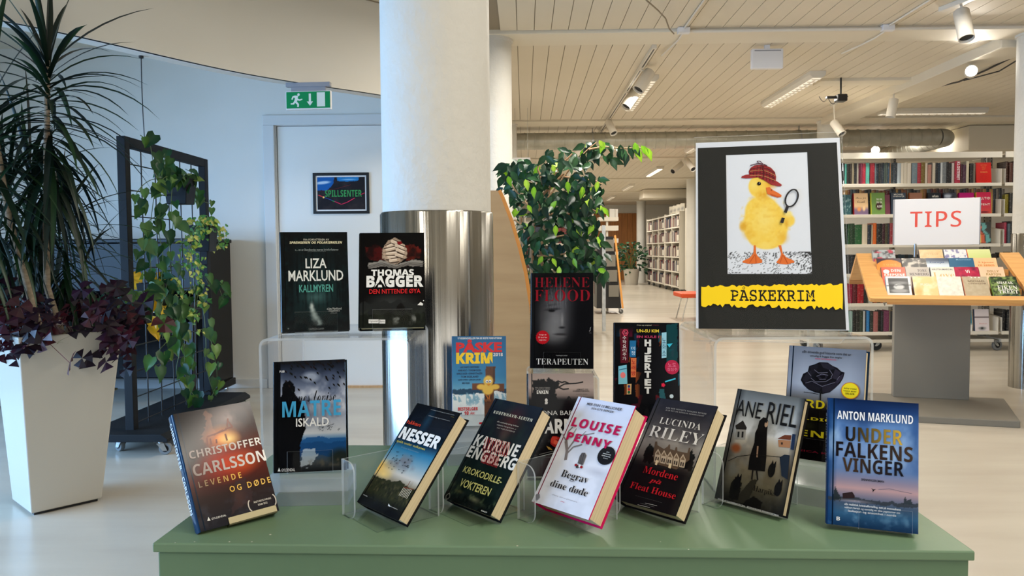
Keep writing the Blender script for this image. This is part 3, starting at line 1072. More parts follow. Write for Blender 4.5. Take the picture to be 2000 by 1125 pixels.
pothos('trailing_pothos', 'heart-leaved vine in the topmost black pot on the trellis grid', (352, 374), (.15, .16),
       [[(312, 335), (300, 318), (292, 280), (274, 264)], [(325, 345), (305, 370), (296, 420), (292, 480), (296, 540)], [(312, 330), (322, 300), (318, 345), (312, 400), (310, 450), (318, 500), (314, 560)],
        [(340, 345), (334, 400), (338, 440), (330, 490), (336, 560), (330, 600)], [(372, 350), (380, 372), (392, 390), (416, 400)], [(300, 350), (270, 372), (262, 400), (268, 430)], [(310, 420), (286, 436), (280, 470), (270, 510)]], 12, 21)
pothos('trailing_ivy', 'small-leaved yellow-green creeper in the black pot at the trellis edge', (398, 466), (.14, .17),
       [[(388, 440), (376, 470), (366, 510), (372, 560), (364, 620)], [(410, 440), (424, 452), (428, 470), (420, 486)], [(384, 450), (358, 470), (350, 520), (346, 580)], [(380, 448), (366, 500), (382, 560), (376, 640)], [(395, 440), (380, 480), (390, 530), (384, 590)]], 26, 33,
       [(70, 120, 60), (96, 140, 66), (140, 160, 70), (52, 100, 58), (180, 176, 92), (84, 130, 90)], True, .085)
pothos('trailing_pothos', 'long vine from the low pot behind the trellis post, trailing to the base board', (262, 606), (.16, .15),
       [[(300, 560), (330, 580), (350, 620), (352, 680), (345, 730), (366, 786)], [(380, 560), (396, 600), (402, 660), (404, 720), (420, 770), (440, 778), (476, 776)], [(400, 540), (412, 560), (424, 556), (432, 574), (436, 586)], [(350, 560), (336, 620), (330, 660), (306, 690), (300, 712)],
        [(360, 600), (352, 650), (366, 700), (372, 760), (392, 786)], [(240, 575), (214, 560), (200, 580)], [(405, 640), (418, 690), (424, 740), (412, 780)], [(320, 600), (345, 640), (360, 690), (358, 740)], [(330, 540), (320, 580), (312, 620), (318, 660)], [(372, 560), (350, 590), (344, 640)], [(260, 575), (280, 585), (288, 600)]], 16, 45)
pothos('trailing_pothos', 'pothos with one yellowing leaf in a pot half hidden behind the trellis grid', (300, 575), (.14, .14), [[(290, 560), (286, 600), (290, 630)], [(320, 560), (330, 590), (318, 620)]], 14, 51,
       GREENS + [(220, 160, 40)], False, -.02)
yl = MB()
heart(yl, onframe(290, 588, .07), (.6, -1, .2), (0, 0, -1), .10, (226, 168, 30))
heart(yl, onframe(326, 592, .03), (.6, -1, .2), (-.4, 0, -1), .08, (206, 152, 34))
o = yl.build('yellow_leaves', M['leaf'], bpy.data.objects['trailing_pothos.002'], world=True, colors=True)
o['label'] = 'two yellowed leaves'

# cable hanging from the bulkhead to the trellis
p0 = Vector(at(276, 121, 4.1))
p0.z = 2.15
mb = MB().tube([p0, (p0.x, p0.y, 2.13), at(277, 170, 4.25), at(279, 220, 4.4), onframe(282, 268, .0)], .0028, 6)
mb.lathe([(0, 0), (.012, 0), (.012, -.012), (0, -.012)], p0, 12)
tag(mb.build('hanging_cable', M['cable']), 'thin black cable hanging from the bulkhead down to the trellis top', 'cable')

# ------------------------------------------------------------------ upright piano
PXR, PY = -2.36, 5.58
pi_ = thing('upright_piano', 'black lacquered upright piano against the white wall behind the trellis', 'piano', (-3.1, 5.85, 0))
x0 = PXR - 1.52
MB().box((x0 + .03, PY, .18), (PXR - .03, 6.13, 1.18)).build('case', M['piano'], pi_, world=True, bevel=.006)
MB().box((x0 - .01, PY - .015, 1.18), (PXR + .01, 6.14, 1.21)).build('lid', M['piano'], pi_, world=True, bevel=.006)
for x in (x0, PXR - .035):
    MB().box((x, PY - .02, .09), (x + .035, 6.13, 1.18)).build('side_panel', M['piano'], pi_, world=True, bevel=.004)
    MB().box((x - .003, PY - .29, .62), (x + .06, PY, .76)).build('arm', M['piano'], pi_, world=True, bevel=.02)
    MB().prism([(x, PY - .26, .09), (x, PY - .20, .62), (x, PY - .14, .62), (x, PY - .19, .09)], (.05, 0, 0)).build('leg', M['piano'], pi_, world=True, bevel=.004)
    MB().box((x, PY - .30, .045), (x + .06, 6.12, .10)).build('toe_block', M['piano'], pi_, world=True, bevel=.008)
MB().box((x0 + .05, PY - .28, .62), (PXR - .05, PY, .69)).build('key_bed', M['piano'], pi_, world=True, bevel=.01)
mb = MB().prism([(x0 + .06, PY - .22, .70), (x0 + .06, PY - .16, .80), (x0 + .06, PY, .83), (x0 + .06, PY, .70)], (1.40, 0, 0))
mb.build('fallboard', M['piano'], pi_, world=True, bevel=.006)
mb = MB()
for i in range(52):
    mb.box((x0 + .10 + i * .0252, PY - .27, .69), (x0 + .1245 + i * .0252, PY - .21, .712))
mb.build('white_keys', M['ivory'], pi_, world=True)
MB().box((x0 + .05, PY - .012, .185), (PXR - .05, PY + .004, .60)).build('lower_panel', M['piano'], pi_, world=True, bevel=.01)
for k in (-.1, 0, .1):
    MB().box(((x0 + PXR) / 2 + k - .012, PY - .13, .10), ((x0 + PXR) / 2 + k + .012, PY, .115)).build('pedal', M['brass'], pi_, world=True, bevel=.005)
for x in (x0 + .03, PXR - .03):
    for y in (PY - .25, 6.05):
        MB().lathe([(.004, -.012), (.022, -.012), (.022, .012), (.004, .012)], (x, y, .0225), 18, axis=(1, 0, 0)).build('castor', M['chrome'], pi_, world=True, smooth=35)

# ------------------------------------------------------------------ exit sign and door poster
a, b = at(558, 178, 4.78), at(646, 212, 4.78)
ex = thing('exit_sign', 'green and white running-man exit sign hanging under the bulkhead', 'exit sign', ((a.x + b.x) / 2, 4.78, b.z), math.radians(-4))
w, h = b.x - a.x, a.z - b.z
MB().box((-w / 2 - .004, 0, -.004), (w / 2 + .004, .024, h)).build('sign_body', M['whiteplastic'], ex, bevel=.003)
G, Wt = (20, 142, 84), (226, 236, 230)
A = Art(8, 8, G)
A.shape([(.70, .06), (.885, .06), (.885, .92), (.70, .92)], Wt)
A.shape([(.515, .12), (.565, .12), (.565, .60), (.61, .60), (.54, .86), (.47, .60), (.515, .60)], Wt)
A.disc(.282, .17, .028, .085, Wt)
A.shape([(.20, .22), (.27, .24), (.262, .40), (.30, .46), (.365, .42), (.37, .48), (.30, .55), (.255, .50), (.245, .60), (.29, .74), (.285, .92), (.245, .92), (.25, .78), (.20, .66), (.175, .76), (.10, .76), (.10, .69), (.15, .68), (.19, .50), (.20, .36), (.165, .34), (.14, .48), (.115, .44), (.145, .26)], Wt)
A.put(mbx := MB(), w, h * .92, -.0012, z0=.004)
mbx.build('pictogram', M['poster'], ex, colors=True)
MB().box((-.11, .004, h), (.11, .02, h + .028)).box((-.14, -.006, h + .026), (.14, .03, 2.15 - b.z)).build('bracket', M['signgrey'], ex, bevel=.002)

a, b = at(611, 338, 6.2), at(722, 417, 6.2)
w, h = b.x - a.x, a.z - b.z
sp = thing('framed_poster', 'black framed poster with green SPILLSENTER lettering on the white door', 'poster', ((a.x + b.x) / 2, 6.197, b.z))
mb = MB()
f = .022
mb.box((-w / 2, -.006, 0), (w / 2, .007, f)).box((-w / 2, -.006, h - f), (w / 2, .007, h)).box((-w / 2, -.006, f), (-w / 2 + f, .007, h - f)).box((w / 2 - f, -.006, f), (w / 2, .007, h - f))
mb.build('frame', M['darkplastic'], sp)
A = Art(90, 66, (30, 28, 34))
A.cloud(5, 4, (52, 46, 48), .8, 3)
A.poly([(.0, .0), (.36, .0), (.34, .2), (.2, .42), (0, .40)], (24, 92, 168), 1, .03)
A.blob(.12, .17, .2, .06, (200, 220, 240), .9, .5, -.25)
A.poly([(.42, 0), (.88, 0), (.86, .12), (.66, .14), (.42, .12)], (30, 120, 190), 1, .03)
A.blob(.66, .08, .2, .03, (150, 200, 235), .8, .6)
A.line([(.02, .55), (.12, .61)], .03, (214, 60, 70)).line([(.12, .61), (.28, .70), (.36, .75)], .022, (44, 70, 150)).line([(.30, .72), (.36, .76)], .03, (40, 130, 70)).line([(.36, .75), (.5, .84), (.62, .78), (.78, .65)], .026, (196, 40, 84)).line([(.9, .55), (1, .49)], .02, (196, 40, 84)).disc(.13, .62, .02, .03, (250, 200, 120))
A.line([(.05, .44), (.4, .36), (.7, .24)], .006, (150, 50, 60))
A.t('SPILLSENTER', .16, .40, .93, .61, (58, 150, 84), 'bold')
mb = MB()
mb.box((-w / 2 + f, .002, f), (w / 2 - f, .006, h - f), 0, (232, 234, 236))
A.put(mb, w - 2 * f - .024, h - 2 * f - .024, .001, x0=-w / 2 + f + .012, z0=f + .012)
mb.build('print', M['poster'], sp, colors=True)
# ------------------------------------------------------------------ green display table
TZ = 0.615
tb = thing('display_table', 'sage green painted plinth table holding the standing crime novels', 'table', (0.035, 1.58, 0))
FL, FR = atz(297, 1061, TZ), atz(1905, 1077, TZ)
d = (FR - FL).normalized()
nb = Vector((-d.y, d.x, 0))
FL, FR = FL - d * 0.0, FR + d * 0.0
dep = 0.655
BL_, BR_ = FL + nb * dep, FR + nb * dep
mb = MB()
mb.prism([FL, FR, BR_, BL_], (0, 0, -.016))
mb.build('tabletop', M['table'], tb, world=True, bevel=.0025)
i_ = .006
mb = MB()
q = [FL + d * i_ + nb * i_, FR - d * i_ + nb * i_, BR_ - d * i_ - nb * i_, BL_ + d * i_ - nb * i_]
mb.prism([Vector((p.x, p.y, .03)) for p in q], (0, 0, TZ - .016 - .03))
mb.build('plinth', M['tableface'], tb, world=True, bevel=.003)
mb = MB().prism([Vector((p.x, p.y, 0)) + (Vector((0.03, 1.55, 0)) - Vector((p.x, p.y, 0))) * .04 for p in q], (0, 0, .03))
mb.build('kick_base', M['darkplastic'], tb, world=True)
mb = MB()
for px, py in ((380, 1058), (448, 1058), (492, 1058), (528, 1044), (1290, 1058), (342, 1060), (1345, 1073), (1010, 1066)):
    p = atz(px, py, TZ + .0004)
    n = 7
    r_ = random.uniform(.0008, .0018)
    mb.add([(p.x + r_ * random.uniform(.6, 1.6) * math.cos(k * 6.28 / n), p.y + r_ * math.sin(k * 6.28 / n), TZ + .0004) for k in range(n)], [tuple(range(n))])
mb.build('paint_chips', M['chip'], tb, world=True)['label'] = 'pale chips in the green paint'

# ------------------------------------------------------------------ books on the table
def Rb(yaw, lean, roll):
    cy, sy = math.cos(yaw), math.sin(yaw)
    cl, sl = math.cos(lean), math.sin(lean)
    cr, sr = math.cos(roll), math.sin(roll)
    return Matrix(((cy, -sy, 0), (sy, cy, 0), (0, 0, 1))) @ Matrix(((1, 0, 0), (0, cl, sl), (0, -sl, cl))) @ Matrix(((cr, 0, sr), (0, 1, 0), (-sr, 0, cr)))

def topx(P):
    e = P - EYE
    z = e.dot(FW)
    return (1000 + FPX * e.dot(RT) / z, 562.5 - FPX * e.dot(UP) / z)

ZOOM = {'z4': (480, 420, .42658), 'z4b': (490, 620, .3379), 'zpk': (840, 640, .2311), 'z7': (1020, 520, .33778), 'zc': (310, 770, .26676), 'zn': (680, 770, .25773), 'zp': (1020, 760, .26667), 'za': (1380, 660, .36454), 'zo': (1330, 250, .3821), 'zb': (1020, 650, .2757)}
POSE = {
 'carlsson': (-.508, 1.339, .623, 40.8, 29.9, -2.4, .142, .218, .027), 'liza': (-.445, 1.625, .932, 16.2, 10.7, 0, .140, .216, .030),
 'bagger': (-.284, 1.636, .938, 7.9, 19.2, 0, .140, .216, .030), 'agnes': (-.421, 1.473, .673, 3.4, 10.1, -1.5, .140, .216, .025),
 'paske': (-.106, 1.744, .700, 8.9, 7.1, 1.0, .125, .205, .018), 'flood': (.082, 1.711, .836, -5.7, 9.5, 0, .140, .216, .030),
 'barton': (.076, 1.60, .624, 1.2, 11.6, .3, .140, .216, .030), 'kim': (.262, 1.647, .728, -7.5, 11.4, 0, .140, .216, .030),
 'nesser': (-.268, 1.347, .638, -49.4, 39.7, -1.2, .140, .216, .027), 'engberg': (-.111, 1.375, .636, -49.2, 37.1, -.9, .140, .216, .032),
 'penny': (.057, 1.324, .646, -48.3, 35.9, -1.1, .140, .216, .0415), 'riley': (.211, 1.364, .638, -50.2, 36.8, -2.0, .140, .216, .036),
 'riel': (.407, 1.402, .624, -48.3, 20.8, 0, .140, .216, .0215), 'rose': (.557, 1.446, .697, -34.8, 11.2, 0, .140, .216, .035),
 'anton': (.586, 1.291, .624, -18.4, 10.3, .8, .140, .216, .030)}

def frame_of(k):
    x, y, z, a, b, c = POSE[k][:6]
    return Matrix.Translation((x, y, z)) @ Rb(math.radians(a), math.radians(b), math.radians(c)).to_4x4()

def quad_of(k, zk):
    w, h = POSE[k][6:8]
    F = frame_of(k)
    ox_, oy_, s_ = ZOOM[zk]
    out = []
    for X, Z in ((-w / 2, h), (w / 2, h), (w / 2, 0), (-w / 2, 0)):
        u, v = topx(F @ Vector((X, 0, Z)))
        out.append(((u - ox_) / s_, (v - oy_) / s_))
    return out

def book(k, name, label, ink, art, pages='paper', soft=False, spine_text=None, spine_ink=None, joint=True):
    w, h, t = POSE[k][6:9]
    F = frame_of(k)
    T_ = thing(name, label, 'book', F.translation, F.to_3x3().normalized(), 'crime novels on the green table')
    b, o = (.0006, 0.0) if soft else (.0026, .0035)
    mb = MB(ink)
    n = 7
    bl = .0 if soft else .0035
    # wrap-round cover: front board, rounded spine, back board
    mb.box((-w / 2, 0, 0), (w / 2, b, h))
    mb.box((-w / 2, t - b, 0), (w / 2, t, h))
    vs, fs = [], []
    for i in range(n + 1):
        a = math.pi * i / n
        y = t / 2 - t / 2 * math.cos(a)
        x = -w / 2 - bl * math.sin(a)
        vs += [(x, y, 0), (x, y, h), (x + b, min(max(y, b), t - b), 0), (x + b, min(max(y, b), t - b), h)]
    for i in range(n):
        q_ = 4 * i
        fs += [(q_ + 4, q_, q_ + 1, q_ + 5), (q_ + 2, q_ + 6, q_ + 7, q_ + 3), (q_, q_ + 4, q_ + 6, q_ + 2), (q_ + 1, q_ + 3, q_ + 7, q_ + 5)]
    mb.add(vs, fs)
    art.put(mb, w, h, -.0003)
    if joint and not soft:      # strip of darkened ink painting the shade of the hinge groove
        mb.box((-w / 2 + .0065, -.0006, .0), (-w / 2 + .0085, .0, h), 0, tuple(x * .55 for x in ink))
    if spine_text:
        for s, v0, v1, c_, sty, wd in spine_text:
            v, f = letters(s, sty)
            x = -w / 2 - bl - .0004
            pts = [(x, t / 2 + (t * wd) * (.5 - p[1]), h * (1 - v0) - p[0] * h * (v1 - v0)) for p in v]
            mb.add(pts, f, 0, c_)
    mb.build('cover', M['matcover' if soft else 'cover'], T_, colors=True, smooth=35)
    MB().box((-w / 2 + b, b, o), (w / 2 - o, t - b, h - o)).build('page_block', M[pages], T_)
    return T_

W_, K_ = (235, 235, 232), (16, 16, 18)
# -- one: dark road through a forest
A = Art(96, 146, (10, 14, 17), quad_of('liza', 'z4'))
A.vgrad([(0, (9, 12, 15)), (.3, (16, 30, 34)), (.62, (26, 52, 54)), (.8, (20, 36, 38)), (1, (8, 11, 13))])
A.mix(np.clip((np.abs(A.U - .5) - .12) * 2.2, 0, 1), (8, 11, 14))
for k in range(34):
    u = RNG.random()
    wd = .004 + .012 * RNG.random()
    A.mix((np.abs(A.U - u - .01 * np.sin(A.V * 9 + k)) < wd) * np.clip(1 - (A.V - .68) * 8, 0, 1) * (A.V > .12) * .75, (9, 15, 18))
A.cloud(14, 22, (18, 40, 42), .5, 5)
A.blob(.5, .66, .25, .08, (90, 130, 128), .55, 1)
for k in range(16):
    q_ = k / 15
    A.blob(.435 + .10 * q_ ** 1.4 + .012 * math.sin(k * 2.1), .735 + .195 * q_, .028 + .085 * q_, .022, (196, 210, 208), .55, .9)
A.blob(.44, .75, .05, .06, (226, 234, 230), .5, 1)
A.cloud(20, 26, (10, 14, 16), .6, 8, .5, .7, A.band(.86, 1.2, .05))
A.T('FRA FORFATTEREN AV', 264, 109, 381, 117, (206, 204, 190)).T('SPRENGEREN OG POLARSIRKELEN', 200, 121, 441, 131, (232, 226, 190), 'boldit')
A.T('«... en av Skandinavias største krimforfattere»', 226, 154, 424, 163, (150, 160, 160)).T('JYLLANDS-POSTEN', 284, 165, 366, 170, (110, 120, 120))
A.T('LIZA', 273, 199, 370, 243, (222, 226, 224), 'heavy').T('MARKLUND', 195, 255, 447, 300, (222, 226, 224), 'heavy').T('KALLMYREN', 244, 320, 400, 351, (84, 158, 148), 'heavy')
A.T('«Liza Marklund', 371, 424, 438, 433, (186, 190, 188)).T('i toppform.»', 378, 435, 430, 444, (186, 190, 188)).T('AFTONBLADET', 388, 447, 418, 451, (140, 146, 146))
A.T('CAPPELEN DAMM', 288, 518, 358, 525, (120, 126, 126)).disc(.09, .965, .012, .008, (90, 96, 96))
book('liza', 'hardcover_book', 'dark teal hardcover with a pale road through night forest, standing on the clear bridge riser', (12, 17, 20), A)

# -- two: clasped hands over an open book
A = Art(96, 146, (11, 11, 12), quad_of('bagger', 'z4'))
A.poly(A.P((545, 150), (600, 135), (640, 160), (640, 205), (560, 205)), (66, 18, 18), 1, .05).poly(A.P((720, 140), (770, 135), (805, 160), (800, 200), (735, 205)), (92, 26, 20), 1, .05)
A.cloud(12, 16, (12, 11, 12), .7, 4, .45, .7, A.band(.0, .3))
A.poly(A.P((628, 150), (650, 118), (680, 105), (708, 116), (718, 140), (738, 165), (736, 195), (712, 215), (680, 226), (645, 215), (624, 195)), (160, 140, 122), 1, .02)
for i, (x, y) in enumerate(((648, 150), (640, 168), (645, 186), (655, 200), (672, 140), (690, 132), (700, 150), (690, 168), (700, 188), (716, 178), (672, 204))):
    u, v = A.p(x, y)
    A.blob(u, v, .075, .018, (214, 196, 176), .95, .7, .5 if i % 2 else -.5)
    A.blob(u, v + .022, .06, .007, (60, 44, 38), .85, .7, .5 if i % 2 else -.5)
A.blob(*A.p(705, 128), .05, .02, (120, 20, 24), .9)
A.poly(A.P((560, 222), (620, 206), (686, 228), (760, 205), (810, 212), (812, 238), (740, 232), (690, 244), (620, 236), (562, 246)), (150, 146, 140), .9, .02)
FG_ = [((640, 150), (690, 128)), ((634, 164), (700, 148)), ((636, 180), (706, 172)), ((642, 196), (704, 194)), ((722, 142), (672, 122)), ((730, 158), (690, 140)), ((732, 176), (694, 160)), ((726, 194), (690, 182)), ((700, 206), (664, 210))]
for (xa, ya), (xb, yb) in FG_:
    A.line(A.P((xa, ya), (xb, yb)), .075, (58, 42, 36)).line(A.P((xa, ya), (xb, yb)), .052, (196, 176, 156)).line(A.P((xa, ya - 3), (xb, yb - 3)), .018, (222, 206, 188))
    A.disc(*A.p(xb, yb), .030, .019, (206, 188, 168), 10).disc(*A.p(xa, ya), .028, .018, (176, 154, 134), 10)
A.shape(A.P((692, 124), (712, 122), (716, 134), (698, 138)), (120, 22, 26))
for dy in (4, 9, 14):
    A.line(A.P((562, 230 + dy), (622, 216 + dy), (688, 234 + dy), (750, 215 + dy), (812, 220 + dy)), .006, (60, 56, 54))
A.blob(.5, .77, .5, .16, (74, 78, 76), .8, 1).ridge(.76, .16, (34, 36, 36), 5, 5).ridge(.86, .07, (22, 26, 22), 7, 9)
A.cloud(18, 20, (48, 54, 44), .5, 12, .5, .75, A.band(.78, 1, .05))
A.poly(A.P((690, 420), (710, 402), (728, 420), (728, 436), (690, 436)), (16, 16, 16)).shape(A.P((786, 414), (800, 400), (812, 408), (810, 416)), (226, 226, 222)).disc(*A.p(814, 394), .008, .006, W_)
A.cloud(9, 12, (150, 152, 148), .7, 6, .55, .7, A.band(.86, .98, .04) * (A.U > .5) * (A.U < .86))
A.T('THOMAS', 575, 252, 770, 280, W_, 'bold', .02).T('BAGGER', 553, 280, 813, 331, W_, 'bold', .03)
for x0, y0, x1, y1 in ((560, 300, 600, 303), (700, 278, 790, 281), (590, 317, 650, 319), (740, 306, 800, 309)):
    A.line(A.P((x0, y0), (x1, y1)), .005, (11, 11, 12))
A.T('DEN NITTENDE ØYA', 566, 342, 800, 360, (206, 40, 44), 'heavy')
A.shape(A.P((563, 480), (609, 480), (609, 498), (563, 498)), (226, 226, 222)).shape(A.P((612, 481), (639, 481), (639, 499), (612, 499)), (226, 226, 222)).T('Vigmostad', 566, 484, 606, 494, K_).T('Bjørke', 615, 485, 636, 495, K_)
book('bagger', 'hardcover_book', 'black hardcover showing clasped hands over an open book, on the clear bridge riser', (15, 20, 24), A)

# -- three: man in silhouette before a fjord
A = Art(100, 150, (18, 22, 30), quad_of('agnes', 'z4b'))
A.vgrad([(0, (22, 24, 30)), (.10, (44, 52, 70)), (.22, (92, 102, 124)), (.34, (176, 182, 196)), (.5, (150, 158, 176)), (.66, (186, 192, 200)), (.72, (60, 110, 160)), (.82, (44, 78, 116)), (.92, (60, 66, 70)), (1, (20, 22, 24))])
A.cloud(4, 5, (214, 218, 224), .8, 7, .5, .75, A.band(.12, .68, .1)).cloud(6, 8, (70, 82, 108), .7, 12, .5, .72, A.band(.05, .6, .1))
A.blob(.52, .15, .16, .06, (190, 200, 214), .6).ridge(.70, .10, (30, 80, 136), 3, 5, .9, .09).ridge(.745, .05, (24, 66, 116), 9, 8, .85, .12)
A.poly([(.40, .80), (.55, .78), (.60, .86), (.52, .95), (.38, .95)], (196, 206, 214), .7, .08)
A.blob(.92, .88, .2, .10, (30, 36, 32), .9).cloud(18, 22, (96, 88, 74), .7, 4, .45, .7, A.band(.88, .97, .03) * (A.U > .4) * (A.U < .9))
A.poly(A.P((165, 915), (165, 520), (178, 440), (186, 385), (196, 372), (225, 366), (246, 378), (256, 402), (252, 432), (262, 458), (286, 480), (306, 520), (316, 590), (318, 640), (300, 680), (284, 740), (284, 800), (290, 915)), (12, 13, 16), 1, .02)
A.poly([(0, 0), (.1, 0), (.1, 1), (0, 1)], (14, 15, 18))
for k in range(70):
    u, v = RNG.random() * .9 + .1, RNG.random() ** 2 * .26
    A.shape([(u, v), (u + .025, v + .006), (u + .035, v + .03), (u + .006, v + .016)], (20 + 14 * RNG.random(), 26, 26))
for k in range(22):
    u, v = .62 + .3 * RNG.random(), .57 + .07 * RNG.random()
    A.line([(u, v), (u + .012, v + .008), (u + .026, v - .004)], .005, (24, 30, 40))
A.T('PUB', 171, 308, 199, 319, (220, 220, 220), 'bold').T('agnes lovise', 218, 428, 495, 512, (18, 18, 22), 'script', -.004)
A.T('MATRE', 186, 487, 524, 563, (66, 156, 204), 'bold').T('ISKALD', 265, 583, 455, 624, (226, 228, 230), 'heavy')
A.T('GYLDENDAL', 181, 873, 260, 886, (226, 226, 226)).shape(A.P((168, 866), (177, 888), (160, 888)), W_)
book('agnes', 'hardcover_book', 'hardcover with a black silhouetted figure before a blue fjord, on the cloudy double slab', (16, 20, 24), A)

# -- four: easter crime paperback
A = Art(90, 140, (30, 110, 160), quad_of('paske', 'zpk'))
A.vgrad([(0, (16, 96, 150)), (.45, (44, 126, 176)), (.62, (110, 170, 204)), (1, (150, 190, 214))])
A.ridge(.60, .05, (24, 66, 96), 5, 9, 1, .06).ridge(.635, .10, (226, 234, 238), 11, 6)
for k in range(30):
    u, v = RNG.random(), .62 + .10 * RNG.random()
    A.poly([(u, v), (u + .07, v + .07), (u + .01, v + .08)], (128, 172, 196), .8, .02)
A.mix(np.clip((A.V - .74) * 14, 0, 1), (220, 228, 234)).cloud(6, 9, (200, 212, 222), .5, 6, .5, .7, A.band(.74, 1, .03))
A.T('17 KRIMNOVELLER FRA DE BESTE FORFATTERNE', 232, 82, 606, 96, (226, 234, 240), 'bold')
A.T('PÅSKE', 219, 100, 608, 208, (214, 32, 40), 'heavy', .03).T('KRIM', 220, 212, 528, 302, (244, 204, 36), 'bold', .03).T('2018', 534, 214, 614, 240, W_, 'bold')
for i, (s, x0, x1) in enumerate((('LARS SAABYE CHRISTENSEN', 254, 412), ('ANNE HOLT • TORGRIM EGGEN', 236, 430), ('ANNE B. RAGDE • GUNNAR STAALESEN', 224, 442), ('TOM EGELAND', 258, 408), ('GARD SVEEN • JØRGEN JÆGER', 236, 430), ('MED FLERE', 272, 334))):
    A.T(s, x0, 326 + i * 27, x1, 340 + i * 27, (14, 48, 84), 'heavy')
A.poly(A.P((470, 326), (552, 326), (546, 480), (538, 600), (528, 830), (454, 830), (462, 600), (468, 480)), (92, 56, 38), 1, .01).poly(A.P((354, 470), (624, 474), (624, 540), (356, 524)), (108, 64, 42), 1, .01)
A.cloud(30, 8, (60, 36, 26), .7, 3, .45, .65, A.inside(A.P((462, 326), (552, 326), (528, 830), (454, 830))) * 1.0)
for x, y, ru, rv in ((492, 450, .105, .070), (488, 520, .125, .075), (430, 500, .09, .035), (552, 500, .09, .035)):
    A.blob(*A.p(x, y), ru, rv, (232, 190, 84), 1, .28)
A.disc(*A.p(480, 454), .026, .018, W_).disc(*A.p(507, 452), .026, .018, W_).disc(*A.p(482, 457), .011, .008, (30, 60, 110)).disc(*A.p(505, 455), .011, .008, (30, 60, 110)).shape(A.P((478, 474), (514, 474), (496, 492)), (220, 140, 40))
A.line(A.P((470, 565), (490, 600), (470, 625)), .02, (190, 110, 44)).line(A.P((505, 565), (498, 600), (512, 625)), .02, (190, 110, 44)).line(A.P((458, 612), (516, 616)), .035, (120, 72, 44))
A.T('BESTSELGER', 236, 672, 404, 698, (204, 36, 44), 'bold', .01).T('I', 258, 716, 268, 732, (40, 60, 84), 'heavy').T('10', 288, 706, 326, 736, (204, 36, 44), 'bold', .02).T('ÅR!', 338, 708, 378, 732, (204, 36, 44), 'heavy').shape(A.P((414, 800), (452, 796), (452, 812), (414, 814)), (190, 34, 44))
book('paske', 'paperback_book', 'blue Easter paperback with a yellow chick on a wooden cross, before the steel column', (28, 108, 170), A, 'whitepaper', True, [('PÅSKE', .08, .34, (196, 50, 70), 'bold', .5), ('KRIM', .36, .58, (16, 40, 72), 'bold', .5)])

# -- five: half-lit face
A = Art(96, 146, (14, 14, 16), quad_of('flood', 'z7'))
A.blob(.40, .48, .42, .36, (112, 112, 116), .95, .9).blob(.36, .62, .26, .16, (128, 128, 130), .7, 1).blob(.52, .28, .40, .18, (84, 84, 90), .7, 1)
A.mix(np.clip((A.U - .52) * 4.2, 0, 1) * .9, (15, 15, 18)).mix(np.clip((A.V - .70) * 5, 0, 1), (13, 13, 15)).mix(np.clip((.16 - A.U) * 8, 0, 1) * .8, (20, 22, 26))
A.blob(.34, .385, .17, .020, (40, 40, 44), .9, .6, -.08).blob(.33, .40, .07, .018, (20, 20, 22), .95, .5).blob(.30, .34, .2, .018, (52, 52, 56), .7, .8, -.1)
A.blob(.50, .50, .03, .10, (150, 150, 152), .7, 1).blob(.50, .575, .07, .018, (34, 34, 36), .9, .7).blob(.48, .645, .15, .014, (40, 38, 40), .9, .6).blob(.48, .672, .12, .014, (110, 108, 110), .5, .8)
for k in range(26):
    u = .12 + .5 * RNG.random()
    A.mix((np.abs(A.U - u - .25 * (A.V - .1) * (.5 - u) * 3) < .004) * A.band(.02, .42, .1) * .16, (150, 150, 156))
A.T('HELENE', 72, 66, 388, 122, (128, 24, 36), 'serif', -.014).T('FLOOD', 72, 136, 392, 203, (134, 24, 36), 'serif', -.014)
A.disc(*A.p(118, 411), .115, .075, (176, 24, 34), 48, .12).T('Solgt til', 98, 392, 138, 402, (236, 200, 200)).T('20 land før', 92, 407, 144, 416, (236, 200, 200)).T('utgivelse', 97, 422, 139, 432, (236, 200, 200))
A.T('Psykologisk thriller', 196, 513, 262, 521, (180, 180, 182)).T('TERAPEUTEN', 82, 533, 382, 571, (214, 214, 214), 'serif', -.012)
A.T('J', 388, 352, 398, 378, (170, 170, 172), 'script').T('Aschehoug', 388, 384, 400, 388, (150, 150, 152))
book('flood', 'hardcover_book', 'black hardcover with a grey half-lit face and red serif lettering, above the dead-tree book', (18, 20, 26), A, spine_text=[('HELENE FLOOD', .1, .5, (120, 30, 40), 'serif', .35)])

# -- six: bare trees and a red rose
A = Art(96, 146, (16, 15, 17), quad_of('barton', 'zb'))
A.vgrad([(0, (148, 132, 126)), (.14, (168, 150, 142)), (.22, (120, 106, 102)), (.26, (16, 15, 17)), (1, (12, 11, 13))])
A.poly(A.P((75, 330), (245, 335), (260, 380), (235, 420), (250, 470), (200, 520), (75, 520)), (15, 15, 17), 1, .08).poly(A.P((75, 480), (330, 495), (420, 470), (500, 480), (500, 560), (75, 560)), (15, 15, 17), 1, .10)
for pts in (((240, 395), (300, 362), (380, 358), (432, 348)), ((250, 382), (290, 400), (330, 396)), ((330, 358), (300, 345)), ((300, 500), (330, 450), (326, 470)), ((330, 450), (350, 480)), ((250, 340), (282, 352), (300, 345))):
    A.line(A.P(*pts), .018, (17, 16, 18))
A.T('FRA FORFATTEREN', 92, 386, 196, 393, (150, 146, 144)).T('AV BESTSELGEREN', 92, 396, 196, 403, (150, 146, 144)).T('ENKEN', 103, 408, 184, 432, (232, 230, 226), 'bold')
A.T('«SMART OG', 384, 396, 466, 405, (46, 40, 40), 'heavy').T('OVERBEVISENDE»', 358, 408, 476, 417, (46, 40, 40), 'heavy').T('DAILY MAIL', 384, 432, 462, 438, (70, 62, 60))
